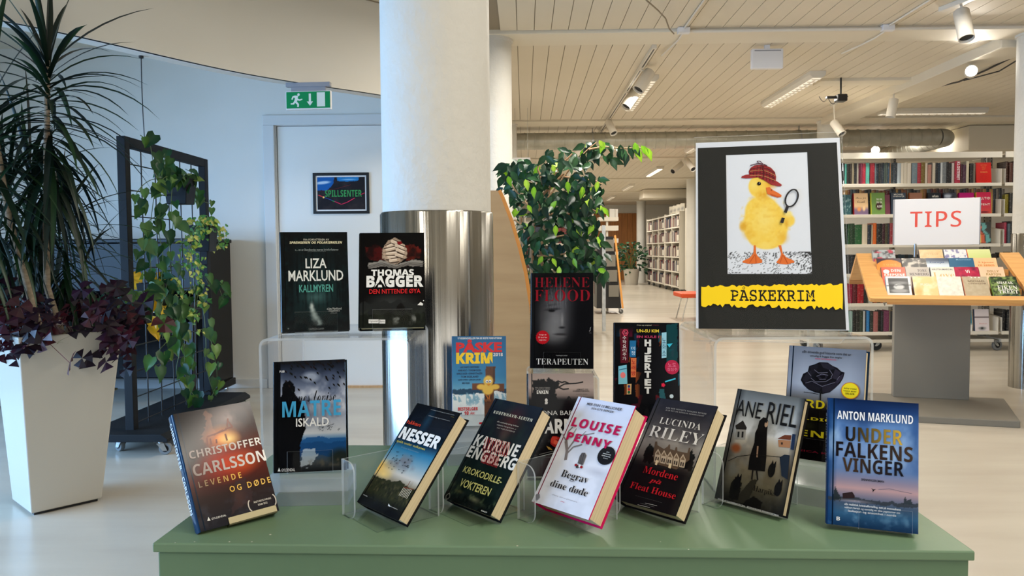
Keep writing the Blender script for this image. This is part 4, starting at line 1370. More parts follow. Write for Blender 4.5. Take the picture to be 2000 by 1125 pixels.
A.T('FIONA BARTON', 100, 552, 470, 582, (206, 204, 202)).T('BARNET', 92, 610, 488, 712, (216, 214, 210), 'bold', .02)
A.disc(*A.p(170, 478), .022, .018, (210, 206, 202)).shape(A.P((160, 492), (182, 490), (178, 506), (160, 506)), (210, 206, 202))
for i, (x, y, r_) in enumerate(((236, 770, .085), (226, 762, .06), (248, 778, .05), (236, 776, .035))):
    A.disc(*A.p(x, y), r_, r_ * .7, ((150, 34, 30), (190, 58, 44), (120, 22, 24), (210, 84, 60))[i], 9, .12)
A.shape(A.P((170, 800), (196, 812), (214, 830), (186, 826)), (172, 132, 62)).line(A.P((120, 862), (200, 842), (320, 824)), .008, (120, 116, 112))
A.cloud(20, 26, (70, 66, 64), .5, 7, .58, .75, A.band(.6, 1, .03))
book('barton', 'hardcover_book', 'black hardcover with bare tree branches and a red rose, behind the white and pink book', (24, 26, 32), A)

# -- seven: neon street
A = Art(100, 150, (14, 14, 18), quad_of('kim', 'z7'))
for k in range(60):
    u, v = RNG.random(), RNG.random()
    if .40 < u < .62:
        continue
    c_ = [(28, 110, 130), (150, 30, 40), (20, 60, 90), (190, 90, 40), (30, 34, 44), (120, 20, 50), (60, 150, 160)][RNG.integers(7)]
    A.poly([(u, v), (u + .10 * RNG.random(), v), (u + .10 * RNG.random(), v + .14 * RNG.random()), (u, v + .12)], c_, .55, .02)
A.mix(np.clip(1 - np.abs(A.U - .5) / .14, 0, 1) ** .5, (14, 14, 17)).mix(np.clip((.12 - A.V) * 12, 0, 1), (14, 15, 18))
A.poly([(.80, .02), (.97, .0), (.97, .45), (.80, .45)], (18, 74, 78), .8, .02)
A.shape(A.P((568, 362), (614, 362), (612, 560), (568, 560)), (84, 22, 34)).disc(*A.p(596, 384), .05, .036, (214, 70, 96), 6).disc(*A.p(596, 384), .038, .027, (84, 22, 34), 6).T('ta', 586, 374, 606, 392, (226, 110, 130), 'script')
for i, ch in enumerate('수작요리주가'):
    A.T(ch, 580, 404 + i * 24, 602, 424 + i * 24, (232, 220, 214))
A.shape(A.P((621, 430), (658, 430), (656, 525), (621, 525)), (36, 104, 150)).T('미', 630, 465, 652, 485, (206, 226, 236)).T('정', 630, 490, 652, 514, (206, 226, 236))
A.shape(A.P((628, 530), (660, 530), (657, 642), (628, 642)), (206, 110, 66))
for i, ch in enumerate('노래방'):
    A.T(ch, 632, 540 + i * 33, 655, 566 + i * 33, (150, 24, 36), 'heavy')
A.shape(A.P((556, 578), (604, 570), (608, 680), (556, 682)), (120, 186, 206)).disc(*A.p(582, 630), .04, .03, (226, 120, 120)).line(A.P((560, 600), (604, 590)), .012, (40, 90, 120))
A.shape(A.P((604, 682), (632, 680), (630, 740), (604, 742)), (200, 160, 110)).disc(*A.p(617, 695), .02, .014, (40, 60, 120)).disc(*A.p(617, 712), .02, .014, (180, 40, 50)).disc(*A.p(617, 729), .02, .014, (40, 90, 60))
A.shape(A.P((806, 385), (834, 382), (834, 528), (806, 532)), (150, 200, 214))
for i, ch in enumerate('노화소'):
    A.T(ch, 809, 415 + i * 36, 831, 445 + i * 36, (24, 60, 90))
A.shape(A.P((836, 450), (870, 446), (850, 470)), (60, 190, 214)).line(A.P((826, 668), (886, 650)), .02, (70, 200, 226)).disc(*A.p(815, 687), .035, .024, (226, 40, 70), 10, .3)
A.disc(*A.p(866, 584), .108, .072, (186, 36, 70), 26).T('노도', 842, 560, 890, 582, (236, 130, 160)).T('심심주', 838, 586, 896, 606, (236, 130, 160)).disc(*A.p(863, 752), .03, .02, (206, 222, 226))
A.T('Frisk og original', 662, 338, 748, 346, (190, 184, 160), 'bitalic').T('VG Dagbladet', 752, 338, 790, 345, (120, 60, 70))
A.T('UN-SU KIM', 662, 365, 790, 384, (224, 196, 62), 'heavy', .01).T('EN KULE I', 662, 401, 790, 416, (186, 60, 96), 'heavy', .01)
for i, ch in enumerate('HJERTET'):
    A.T(ch, 707, 424 + i * 45.5, 745, 424 + i * 45.5 + 40, (214, 212, 206), 'bold', .03)
A.shape([(.455, .90), (.50, .84), (.54, .90), (.53, 1), (.46, 1)], (20, 20, 22)).cloud(12, 16, (190, 160, 150), .6, 3, .5, .7, A.band(.9, 1, .03))
book('kim', 'hardcover_book', 'black hardcover with neon Korean street signs on either side of its vertical title', (18, 22, 28), A, spine_text=[('EN KULE', .2, .36, (210, 180, 50), 'bold', .4)])
# -- the slanted row
A = Art(96, 146, (10, 14, 20), quad_of('nesser', 'zn'))
A.vgrad([(0, (10, 13, 19)), (.22, (13, 24, 38)), (.36, (18, 50, 74)), (.44, (44, 120, 160)), (.54, (120, 158, 178)), (.66, (206, 200, 190)), (.72, (150, 140, 120)), (.8, (40, 42, 28)), (1, (16, 19, 20))])
A.mix(np.clip((.45 - A.U) * 2.2, 0, 1) * A.band(.56, .74, .06), (240, 190, 90)).blob(.2, .70, .22, .06, (250, 214, 130), .9, 1).cloud(4, 6, (120, 120, 126), .8, 4, .48, .7, A.band(.46, .64, .06)).blob(.45, .15, .12, .2, (26, 74, 100), .6, 1)
A.ridge(.725, .07, (42, 44, 26), 6, 7).cloud(22, 30, (88, 80, 52), .7, 9, .5, .7, A.band(.74, .88, .03)).cloud(30, 30, (20, 24, 20), .6, 19, .5, .7, A.band(.74, .95, .03)).mix(np.clip((A.V - .87) * 12, 0, 1), (15, 18, 22))
for k in range(34):
    u, v = .18 + .5 * RNG.random(), .47 + .18 * RNG.random()
    A.line([(u, v), (u + .014, v + .008), (u + .03, v - .002)], .006, (34, 44, 56))
for k in range(7):
    A.line([(.80 + .03 * k, .74), (.80 + .03 * k, .82)], .008, (226, 214, 190))
A.line([(.80, .745), (1, .735)], .012, (110, 60, 40)).line([(.86, .75), (.86, .68)], .01, (110, 50, 36))
A.T('«Underholdning på høyt nivå»', 640, 122, 816, 172, (170, 170, 166)).T('VG', 790, 178, 812, 186, (190, 160, 60)).T('«Mesterlig og velskrevet»', 622, 168, 782, 217, (170, 170, 166))
A.T('håkan', 470, 203, 554, 256, (206, 58, 36), 'heavy').T('NESSER', 441, 253, 680, 428, (240, 240, 238), 'bold', .03).T('sjakk under vulkanen', 388, 352, 588, 441, (206, 196, 70)).T('En Gunnar Barbarotti-roman', 420, 404, 545, 456, (110, 140, 156))
A.T('GYLDENDAL', 333, 856, 388, 886, W_).shape(A.P((322, 838), (334, 862), (316, 856)), W_).T('PUB', 132, 768, 158, 786, (200, 200, 200), 'bold')
book('nesser', 'hardcover_book', 'hardcover with a blue and yellow evening sky and birds, first of the slanted row', (17, 19, 23), A, spine_text=None)

A = Art(96, 146, (20, 28, 38), quad_of('engberg', 'zn'))
A.vgrad([(0, (22, 30, 42)), (.4, (22, 30, 40)), (.65, (20, 34, 34)), (.85, (14, 26, 24)), (1, (12, 16, 16))])
A.blob(.55, .18, .30, .20, (96, 40, 44), .7, 1).blob(.55, .32, .12, .12, (130, 100, 92), .5, 1).cloud(7, 9, (36, 52, 50), .5, 3)
A.cloud(16, 20, (70, 84, 60), .7, 5, .5, .72, A.band(.82, .97, .04)).blob(.6, .92, .16, .03, (170, 170, 130), .6, 1).blob(.25, .90, .12, .02, (130, 120, 70), .5, 1)
A.T('KØBENHAVN-SERIEN', 1113, 122, 1390, 212, (206, 206, 190), 'bold', space=1.3)
A.T('«En usædvanlig dyktig forfatter', 1134, 202, 1292, 254, (206, 206, 206)).T('velskrevet, frisk og morsom ...»', 1132, 226, 1270, 274, (206, 206, 206)).T('ALT FOR DAMERNE', 1132, 250, 1262, 292, (190, 190, 190))
A.T('KATRINE', 988, 303, 1270, 480, (236, 236, 232), 'bold', .01).T('ENGBERG', 936, 388, 1250, 583, (236, 236, 232), 'bold', .01)
for k in range(13):
    t_ = k / 12
    A.line(A.P((1052 + 180 * t_, 325 + 45 * t_), (1020 + 180 * t_, 430 + 48 * t_)), .012, (176, 44, 54))
    A.line(A.P((1030 + 120 * t_, 435 + 40 * t_), (1010 + 120 * t_, 520 + 42 * t_)), .010, (170, 46, 54))
A.T('KROKODILLE-', 895, 546, 1160, 690, (206, 206, 130), 'heavy').T('VOKTEREN', 872, 640, 1068, 778, (206, 206, 130), 'heavy').T('GRIF', 1016, 880, 1056, 906, (214, 214, 206), 'bold').disc(*A.p(762, 778), .05, .036, (110, 112, 100), 8, .2, .7)
book('engberg', 'hardcover_book', 'dark blue-green hardcover with white and red hatched lettering, second of the slanted row', (17, 23, 30), A)

A = Art(96, 146, (218, 222, 236), quad_of('penny', 'zp'))
A.vgrad([(0, (206, 212, 232)), (.4, (212, 216, 228)), (.6, (226, 228, 238)), (1, (222, 226, 240))])
A.blob(.45, .45, .6, .12, (180, 182, 188), .6, 1).blob(.85, .62, .3, .05, (170, 172, 186), .6, 1).cloud(4, 6, (190, 194, 206), .5, 6)
TRK = (120, 112, 112)
for pts, w_ in ((((318, 520), (330, 450), (322, 380)), .045), (((330, 450), (380, 380), (400, 330)), .024), (((332, 470), (375, 425), (440, 408)), .02), (((322, 390), (340, 310), (372, 280)), .018), (((380, 380), (440, 340), (530, 325)), .012), (((322, 380), (300, 330)), .014), (((440, 340), (470, 310)), .008), (((375, 330), (400, 290)), .01)):
    A.line(A.P(*pts), w_, TRK)
A.shape(A.P((408, 545), (424, 492), (440, 468), (462, 468), (472, 490), (446, 560)), (92, 88, 88)).line(A.P((440, 475), (425, 548)), .008, (60, 56, 58)).line(A.P((455, 475), (436, 552)), .008, (60, 56, 58))
for x, y, c_ in ((396, 558, (150, 20, 34)), (410, 566, (120, 16, 30)), (424, 564, (230, 230, 232)), (436, 574, (150, 20, 34)), (405, 572, (60, 60, 60))):
    A.disc(*A.p(x, y), .022, .012, c_, 8)
A.disc(*A.p(619, 490), .135, .080, (26, 26, 30)).T('EN', 624, 460, 640, 472, (206, 206, 206)).T('ARMAND', 596, 470, 652, 490, (226, 226, 226), 'bold').T('GAMACHE-', 588, 484, 650, 506, (226, 226, 226), 'bold').T('KRIM', 600, 504, 628, 518, (206, 206, 206))
A.T('MER ENN 10 MILLIONER', 484, 100, 730, 164, (72, 72, 80), 'heavy').T('SOLGTE BØKER', 514, 136, 672, 180, (72, 72, 80), 'heavy')
A.T('LOUISE', 388, 208, 706, 345, (182, 22, 78), 'bold', .015, space=1.15).T('PENNY', 348, 316, 640, 444, (182, 22, 78), 'bold', .015, space=1.15)
A.T('Begrav', 306, 592, 472, 712, (30, 26, 32), 'serif', -.008).T('dine døde', 226, 664, 474, 796, (30, 26, 32), 'serif', -.008)
A.T('«Penny skriver glimrende»', 224, 770, 404, 838, (110, 106, 116), 'italic').T('•••', 288, 822, 313, 836, (196, 40, 60)).disc(*A.p(116, 792), .045, .03, (120, 122, 132), 10, .15)
b5 = book('penny', 'hardcover_book', 'white hardcover with a pink spine and crimson lettering, third of the slanted row', (206, 24, 92), A)

A = Art(100, 150, (22, 22, 26), quad_of('riley', 'zp'))
A.vgrad([(0, (34, 34, 44)), (.15, (44, 43, 52)), (.3, (92, 90, 92)), (.40, (150, 146, 140)), (.55, (110, 104, 98)), (.62, (40, 38, 38)), (.66, (22, 22, 25)), (1, (20, 20, 24))])
A.cloud(4, 5, (60, 58, 64), .7, 5, .45, .7, A.band(0, .45, .1)).cloud(5, 6, (170, 166, 160), .5, 9, .55, .75, A.band(.2, .45, .1))
hs = A.P((962, 470), (975, 385), (990, 385), (992, 412), (1040, 440), (1068, 420), (1076, 405), (1084, 408), (1084, 440), (1118, 450), (1126, 425), (1136, 428), (1138, 455), (1210, 470), (1222, 430), (1232, 432), (1226, 520), (1130, 590), (965, 545))
A.shape(hs, (92, 76, 62))
for x, y in ((975, 470), (1020, 480), (1065, 490), (1112, 500), (1160, 510)):
    A.shape(A.P((x, y), (x + 22, y - 32), (x + 42, y + 10), (x + 30, y + 70), (x - 8, y + 62)), (186, 170, 148)).shape(A.P((x + 4, y + 8), (x + 22, y - 18), (x + 34, y + 14)), (120, 102, 84)).shape(A.P((x + 4, y + 26), (x + 14, y + 28), (x + 8, y + 56), (x - 1, y + 54)), (60, 54, 50)).shape(A.P((x + 20, y + 30), (x + 29, y + 32), (x + 24, y + 60), (x + 14, y + 58)), (60, 54, 50))
A.shape(A.P((985, 520), (1000, 526), (990, 560), (975, 556)), (226, 206, 170)).shape(A.P((1080, 545), (1100, 550), (1090, 585), (1072, 578)), (226, 206, 170))
A.poly(A.P((880, 540), (900, 450), (940, 400), (965, 430), (960, 540)), (18, 20, 20), 1, .06).poly(A.P((1180, 590), (1190, 520), (1235, 450), (1265, 470), (1245, 600)), (18, 20, 20), 1, .06)
A.T('NÅR DEN PERFEKTE FASADEN REVNER', 1060, 132, 1350, 190, (150, 150, 152), 'bold', space=1.25).T('BLIR DET EN DØDELIG HEMMELIGHET', 1058, 152, 1334, 206, (150, 150, 152), 'bold', space=1.25)
A.T('LUCINDA', 1022, 208, 1306, 306, (226, 226, 224), 'serif', -.012).T('RILEY', 956, 268, 1310, 418, (228, 228, 226), 'serif', -.013)
A.T('Mordene', 905, 565, 1135, 674, (196, 36, 48), 'serif', -.006).T('på', 944, 652, 1014, 712, (196, 36, 48), 'bitalic').T('Fleat House', 808, 680, 1120, 812, (196, 36, 48), 'serif', -.006)
A.T('KRIMINALROMAN', 836, 782, 1026, 836, (130, 130, 132), space=1.3).T('CAPPELEN DAMM', 870, 838, 972, 868, (190, 190, 190), 'heavy').line(A.P((905, 838), (992, 858)), .004, (190, 190, 190)).line(A.P((850, 850), (940, 872)), .004, (190, 190, 190))
book('riley', 'hardcover_book', 'black hardcover with a gabled country house under dark clouds, fourth of the slanted row', (24, 24, 27), A)

A = Art(100, 150, (60, 58, 54), quad_of('riel', 'za'))
A.vgrad([(0, (90, 92, 90)), (.2, (178, 184, 188)), (.36, (222, 226, 232)), (.45, (186, 178, 164)), (.6, (130, 118, 100)), (.8, (96, 90, 72)), (1, (26, 26, 24))])
A.cloud(5, 7, (110, 112, 112), .45, 4, .5, .72).cloud(10, 12, (84, 78, 64), .4, 14, .5, .7, A.band(.5, 1, .1)).mix(np.clip((.14 - A.U) * 6, 0, 1) * .8, (20, 20, 22)).mix(np.clip((A.U - .92) * 9, 0, 1) * .8, (18, 20, 24)).mix(np.clip((A.V - .84) * 5, 0, 1) * .8, (22, 22, 20))
A.shape(A.P((155, 470), (196, 442), (216, 480), (214, 492), (160, 490)), (44, 42, 42)).shape(A.P((160, 490), (212, 492), (208, 545), (156, 540)), (158, 156, 152)).shape(A.P((168, 502), (178, 502), (176, 532), (166, 532)), (40, 40, 42)).shape(A.P((190, 502), (200, 502), (198, 534), (188, 534)), (40, 40, 42))
A.blob(*A.p(158, 590), .10, .055, (150, 70, 30), .8).shape(A.P((382, 540), (420, 520), (456, 522), (452, 548)), (110, 60, 44)).shape(A.P((384, 546), (452, 550), (448, 590), (388, 584)), (176, 126, 92)).shape(A.P((400, 560), (410, 560), (410, 572), (400, 572)), (60, 44, 40))
A.shape(A.P((276, 480), (284, 445), (305, 426), (326, 430), (332, 450), (326, 500), (324, 560), (322, 640), (314, 716), (224, 706), (232, 640), (258, 560), (262, 510)), (22, 21, 22)).disc(*A.p(322, 462), .025, .028, (190, 160, 136)).line(A.P((276, 580), (272, 640)), .022, (150, 120, 100)).line(A.P((250, 706), (244, 760)), .02, (30, 28, 28)).line(A.P((270, 712), (276, 762)), .02, (30, 28, 28)).line(A.P((300, 640), (302, 712)), .05, (26, 24, 24))
A.poly(A.P((240, 760), (275, 760), (215, 890), (140, 880)), (40, 38, 32), .9, .01)
for x, y in ((165, 760), (350, 690), (385, 790)):
    A.disc(*A.p(x, y + 20), .05, .06, (18, 18, 20)).shape(A.P((x - 6, y), (x + 8, y - 36), (x + 14, y)), (18, 18, 20)).shape(A.P((x + 4, y), (x + 26, y - 32), (x + 22, y + 6)), (18, 18, 20))
A.poly(A.P((120, 860), (130, 780), (160, 740), (190, 780), (170, 870)), (20, 20, 20), .9, .02).poly(A.P((200, 880), (250, 850), (300, 880), (290, 920), (200, 915)), (18, 18, 18), .9, .02)
A.shape(A.P((394, 640), (420, 626), (448, 630), (436, 760), (404, 740)), (34, 44, 58)).shape(A.P((462, 516), (480, 518), (470, 602), (452, 598)), (34, 50, 80)).line(A.P((118, 660), (170, 636), (250, 626), (340, 634), (400, 640)), .008, (30, 28, 26))
for i, ch in enumerate('KAASS'[:0]):
    pass
A.T('ANE', 174, 330, 290, 436, (26, 27, 30), 'sans', .002).T('RIEL', 340, 344, 480, 484, (26, 27, 30), 'sans', .002).T('Harpiks', 258, 790, 368, 858, (26, 24, 24), 'serif', -.012)
A.T('VINNER AV GLASSNØKKELEN 2016 – BESTE NORDISKE SPENNINGSROMAN', 64, 858, 388, 958, (206, 206, 204), 'heavy')
book('riel', 'hardcover_book', 'grey hardcover with a long-haired girl in a black dress, last of the slanted row', (26, 27, 30), A)

A = Art(96, 146, (120, 126, 136), quad_of('rose', 'za'))
A.vgrad([(0, (110, 116, 128)), (.2, (150, 156, 168)), (.34, (168, 174, 186)), (.47, (110, 114, 122)), (.56, (24, 22, 24)), (1, (18, 14, 16))])
A.mix(np.clip((np.abs(A.U - .5) - .3) * 1.6, 0, 1) * A.band(0, .5, .05), (86, 92, 106)).blob(.58, .72, .3, .12, (30, 34, 20), .8, 1).blob(.32, .70, .1, .05, (54, 60, 30), .6, 1)
A.shape(A.P((505, 225), (518, 192), (543, 180), (550, 150), (578, 142), (606, 130), (650, 132), (676, 150), (700, 160), (722, 180), (740, 186), (732, 216), (716, 242), (690, 268), (660, 292), (622, 300), (582, 292), (545, 276), (520, 252)), (20, 19, 23))
for pts, c_ in ((((543, 182), (575, 168), (560, 215), (530, 240), (512, 222)), (32, 30, 37)), (((556, 155), (600, 140), (590, 180), (565, 200)), (27, 25, 31)), (((610, 134), (655, 136), (690, 165), (660, 172), (625, 160)), (36, 34, 42)), (((690, 165), (720, 184), (700, 225), (672, 215)), (42, 38, 48)), (((735, 190), (728, 218), (700, 250), (690, 235), (712, 205)), (48, 42, 54)), (((520, 250), (560, 235), (620, 262), (600, 290), (548, 274)), (28, 26, 32)), (((620, 262), (690, 240), (710, 246), (664, 288), (622, 296)), (38, 34, 42)), (((575, 205), (600, 190), (650, 188), (668, 206), (640, 232), (596, 232)), (14, 13, 17)), (((590, 205), (620, 194), (654, 200), (640, 222), (606, 224)), (34, 31, 39)), (((606, 206), (632, 200), (640, 212), (622, 220)), (12, 11, 15)), (((560, 236), (600, 240), (660, 234), (690, 225), (672, 250), (620, 262)), (24, 22, 28))):
    A.shape(A.P(*pts), c_)
for pts in (((560, 215), (585, 236), (640, 234), (672, 214)), ((578, 170), (600, 188), (650, 186)), ((530, 242), (566, 232), (620, 260), (690, 238)), ((660, 172), (676, 196), (668, 212)), ((590, 206), (618, 194), (652, 200)), ((700, 225), (714, 206)), ((606, 222), (640, 222)), ((545, 184), (562, 205))):
    A.line(A.P(*pts), .007, (104, 100, 112))
A.line(A.P((612, 285), (608, 380), (604, 480), (612, 580)), .018, (28, 26, 24)).line(A.P((522, 290), (570, 296), (600, 302)), .008, (34, 32, 34))
A.T('«En drivende god historie som det er', 514, 66, 775, 102, (40, 42, 50), 'heavy').T('umulig å legge fra seg!»', 556, 90, 726, 115, (40, 42, 50), 'heavy').T('REESE WITHERSPOON', 584, 107, 695, 123, (190, 50, 80))
A.disc(*A.p(771, 283), .115, .072, (206, 120, 30), 40).disc(*A.p(771, 283), .105, .066, (240, 214, 40), 40).T('NEW YORK', 738, 266, 806, 280, K_, 'bold').T('TIMES BEST-', 734, 280, 808, 293, K_, 'bold').T('SELGER', 746, 293, 794, 307, K_, 'bold')
A.T('VERDENS', 440, 318, 790, 400, (222, 206, 40), 'bold').T('HELDIGSTE', 436, 410, 796, 468, (222, 206, 40), 'bold').T('JENTE', 448, 482, 760, 566, (222, 206, 40), 'bold').T('JESSICA KNOLL', 436, 586, 780, 648, (140, 24, 50), 'heavy')
book('rose', 'hardcover_book', 'hardcover with a large black rose and a round yellow sticker, behind the blue lake book', (20, 44, 72), A)

A = Art(100, 150, (40, 80, 130), quad_of('anton', 'za'))
A.vgrad([(0, (16, 34, 70)), (.08, (30, 60, 110)), (.2, (96, 134, 186)), (.4, (120, 150, 196)), (.55, (96, 124, 170)), (.64, (140, 130, 150)), (.70, (186, 150, 152)), (.76, (120, 116, 136)), (.82, (66, 84, 108)), (.9, (50, 92, 128)), (1, (22, 50, 84))])
A.mix(np.clip((.10 - A.U) * 9, 0, 1), (22, 60, 110)).mix(np.clip((A.U - .8) * 3, 0, 1) * A.band(0, .6, .2) * .7, (30, 66, 120)).cloud(4, 5, (160, 190, 224), .6, 4, .5, .72, A.band(.12, .6, .1)).cloud(5, 4, (44, 80, 136), .6, 14, .52, .74, A.band(.1, .62, .1)).blob(.36, .12, .34, .10, (14, 28, 62), .7, 1)
A.ridge(.775, .03, (52, 58, 66), 4, 18, .9, .03).blob(.3, .80, .25, .015, (206, 190, 200), .6, 1).cloud(9, 14, (120, 160, 190), .5, 8, .5, .7, A.band(.84, 1, .04))
A.shape(A.P((728, 832), (780, 824), (794, 846), (792, 858), (730, 860)), (48, 36, 38)).poly(A.P((676, 850), (690, 790), (704, 830), (716, 850), (716, 866), (676, 866)), (36, 44, 48), .9, .03).poly(A.P((1050, 890), (1062, 850), (1074, 870), (1090, 860), (1105, 890)), (44, 52, 58), .9, .02)
A.shape(A.P((880, 804), (894, 812), (908, 810), (898, 816), (890, 826), (890, 814)), (20, 24, 30)).line(A.P((920, 812), (980, 808), (1040, 822), (1100, 834)), .004, (96, 100, 120))
A.T('ANTON MARKLUND', 700, 388, 1106, 463, (236, 238, 242), 'bold')
A.T('UNDER', 746, 474, 1050, 576, (20, 18, 22), 'bold', 0, (206, 168, 64)).T('FALKENS', 694, 552, 1104, 668, (26, 22, 26), 'bold', 0, (66, 50, 40)).T('VINGER', 728, 638, 1056, 744, (70, 52, 38), 'bold', 0, (22, 22, 30)).T('SPENNINGSROMAN', 828, 752, 950, 776, (24, 28, 36), 'heavy')
A.T('«En realistisk kriminalfortelling, tett på menneskene', 738, 882, 1040, 930, (222, 226, 232), 'heavy').T('vakkert fortalt og samtidig en ekte pageturner om', 738, 900, 1036, 946, (222, 226, 232), 'heavy').T('isolasjon og ensomhet i nord»', 758, 918, 1016, 962, (222, 226, 232), 'heavy').T('B', 696, 956, 714, 978, W_, 'bold')
book('anton', 'hardcover_book', 'blue hardcover with a misty pink lake and dark lettering, nearest the table corner', (18, 52, 92), A, spine_text=[('ANTON MARKLUND', .12, .62, (206, 214, 222), 'bold', .4)])

# -- burning house
A = Art(100, 150, (30, 24, 24), quad_of('carlsson', 'zc'))
A.vgrad([(0, (34, 24, 24)), (.2, (54, 34, 30)), (.4, (104, 44, 30)), (.6, (84, 30, 22)), (.75, (50, 34, 32)), (.9, (40, 36, 40)), (1, (30, 30, 38))])
A.blob(.66, .12, .32, .16, (150, 130, 126), .9, 1).cloud(6, 8, (60, 52, 54), .8, 6, .48, .68, A.band(0, .35, .1) * (A.U > .55)).mix(np.clip((.36 - A.U) * 4, 0, 1) * A.band(-.1, .6, .2), (26, 20, 20))
A.blob(.52, .28, .26, .13, (244, 132, 40), 1, .9).blob(.6, .30, .18, .08, (255, 220, 140), 1, .9).blob(.5, .5, .44, .19, (206, 56, 24), .9, 1).blob(.7, .52, .3, .12, (232, 100, 30), .7, 1)
A.poly(A.P((300, 330), (330, 300), (310, 290), (340, 262), (330, 240), (350, 190), (318, 140), (350, 128), (385, 150), (378, 190), (400, 240), (430, 300), (360, 370)), (178, 116, 86), .45, .05)
for pts in (((352, 312), (400, 296), (496, 258)), ((352, 318), (356, 372)), ((400, 300), (470, 262)), ((500, 190), (540, 240), (486, 254)), ((505, 178), (500, 240)), ((420, 330), (424, 360)), ((486, 290), (500, 340)), ((376, 326), (384, 370))):
    A.line(A.P(*pts), .02, (120, 54, 30))
A.poly(A.P((560, 640), (620, 610), (660, 660), (690, 720), (690, 780), (560, 850), (530, 880), (560, 760)), (60, 44, 46), .8, .05).blob(.55, .80, .12, .12, (84, 56, 50), .6, 1).cloud(10, 14, (60, 60, 70), .5, 5, .5, .7, A.band(.78, 1, .05))
g1, g2 = (150, 134, 128), (252, 248, 244)
A.T('CHRISTOFFER', 215, 421, 752, 366, g1, 'bold', -.004, g2).T('CARLSSON', 239, 521, 789, 486, g1, 'bold', -.002, g2).T('LEVENDE', 286, 644, 608, 612, (150, 130, 110), 'bold', -.01, (250, 196, 90), 1.5).T('OG DØDE', 512, 676, 820, 646, (240, 190, 90), 'heavy', 0, (250, 206, 110), 1.5)
A.T('ÅRETS BESTE SVENSKE', 690, 784, 822, 767, (214, 206, 196), 'heavy').T('KRIM 2022', 724, 805, 796, 800, (214, 206, 196), 'heavy').T('GYLDENDAL', 383, 908, 494, 893, W_).shape(A.P((362, 900), (378, 926), (354, 930)), W_)
for s in (-1, 1):
    u0_, v0_ = A.p(756, 795)
    A.line([(u0_ + s * (.150 + .030 * math.cos(k * .5)), v0_ + .045 * math.sin(k * .5)) for k in range(-3, 4)], .014, (206, 198, 188))
book('carlsson', 'hardcover_book', 'hardcover with a burning orange house and a face in profile, on a metal easel', (20, 52, 84), A, spine_text=[('CHRISTOFFER', .06, .46, (214, 226, 234), 'bold', .5), ('CARLSSON', .52, .84, (214, 226, 234), 'bold', .5)])

# ------------------------------------------------------------------ clear acrylic display pieces
def bridge(name, label, x0, x1, y0, y1, ztop, zbot=TZ, th=.005, r=.018, group=None):
    """an inverted U of bent sheet, open at the front and back"""
    t = thing(name, label, 'display riser', ((x0 + x1) / 2, (y0 + y1) / 2, zbot), group=group)
    prof = [(x0, zbot)]
    for k in range(7):
        a = math.pi - math.pi / 2 * k / 6
        prof.append((x0 + r + r * math.cos(a), ztop - r + r * math.sin(a)))
    for k in range(7):
        a = math.pi / 2 - math.pi / 2 * k / 6
        prof.append((x1 - r + r * math.cos(a), ztop - r + r * math.sin(a)))
    prof.append((x1, zbot))
    mb = MB()
    # frame turning the (y,z) profile of sheet() into (x,z): local x -> world y
    F = Matrix(((0, 1, 0, 0), (1, 0, 0, 0), (0, 0, 1, 0), (0, 0, 0, 1)))
    mb.sheet([(p[0], p[1]) for p in prof], y0, y1, -th, F, 0, 1)
    mb.build('bent_sheet', [M['acrylic'], M['acryedge']], t, world=True)
    return t
bridge('acrylic_riser', 'large clear bridge riser under the dark forest road book', -.545, -.236, 1.555, 1.86, .925)
bridge('acrylic_riser', 'large clear bridge riser under the duckling poster', .375, .690, 1.525, 1.87, .925)
bridge('acrylic_riser', 'tall narrow clear riser under the half-lit face book', .002, .160, 1.655, 1.80, .829, r=.01, th=.004)
bridge('acrylic_riser', 'small clear riser under the neon street sign book', .185, .335, 1.625, 1.75, .722, r=.01, th=.004)

def slab(name, label, k, w, dpt, zs, dy=-.012, group=None):
    x, y, z, a = POSE[k][:4]
    t = thing(name, label, 'display block', (x, y, TZ), math.radians(a), group)
    for z0, z1 in zs:
        mb = MB()
        b = [(-w / 2, dy), (w / 2, dy), (w / 2, dy + dpt), (-w / 2, dy + dpt)]
        vs = [(p[0], p[1], z0 - TZ) for p in b] + [(p[0], p[1], z1 - TZ) for p in b]
        mb.add(vs, [(3, 2, 1, 0), (4, 5, 6, 7), (0, 1, 5, 4), (1, 2, 6, 5), (2, 3, 7, 6), (3, 0, 4, 7)])
        mb.build('slab', M['frost'], t, bevel=.001)
    return t
slab('acrylic_block', 'two cloudy acrylic slabs stacked under the blue fjord book', 'agnes', .155, .10, ((TZ, .6415), (.642, .668)), -.03)
slab('acrylic_block', 'stack of clear slabs under the Easter chick paperback', 'paske', .15, .13, ((TZ, .640), (.641, .667), (.668, .694)), -.02)
slab('acrylic_block', 'clear slabs stacked under the black rose book', 'rose', .15, .11, ((TZ, .652), (.653, .691)), -.02)

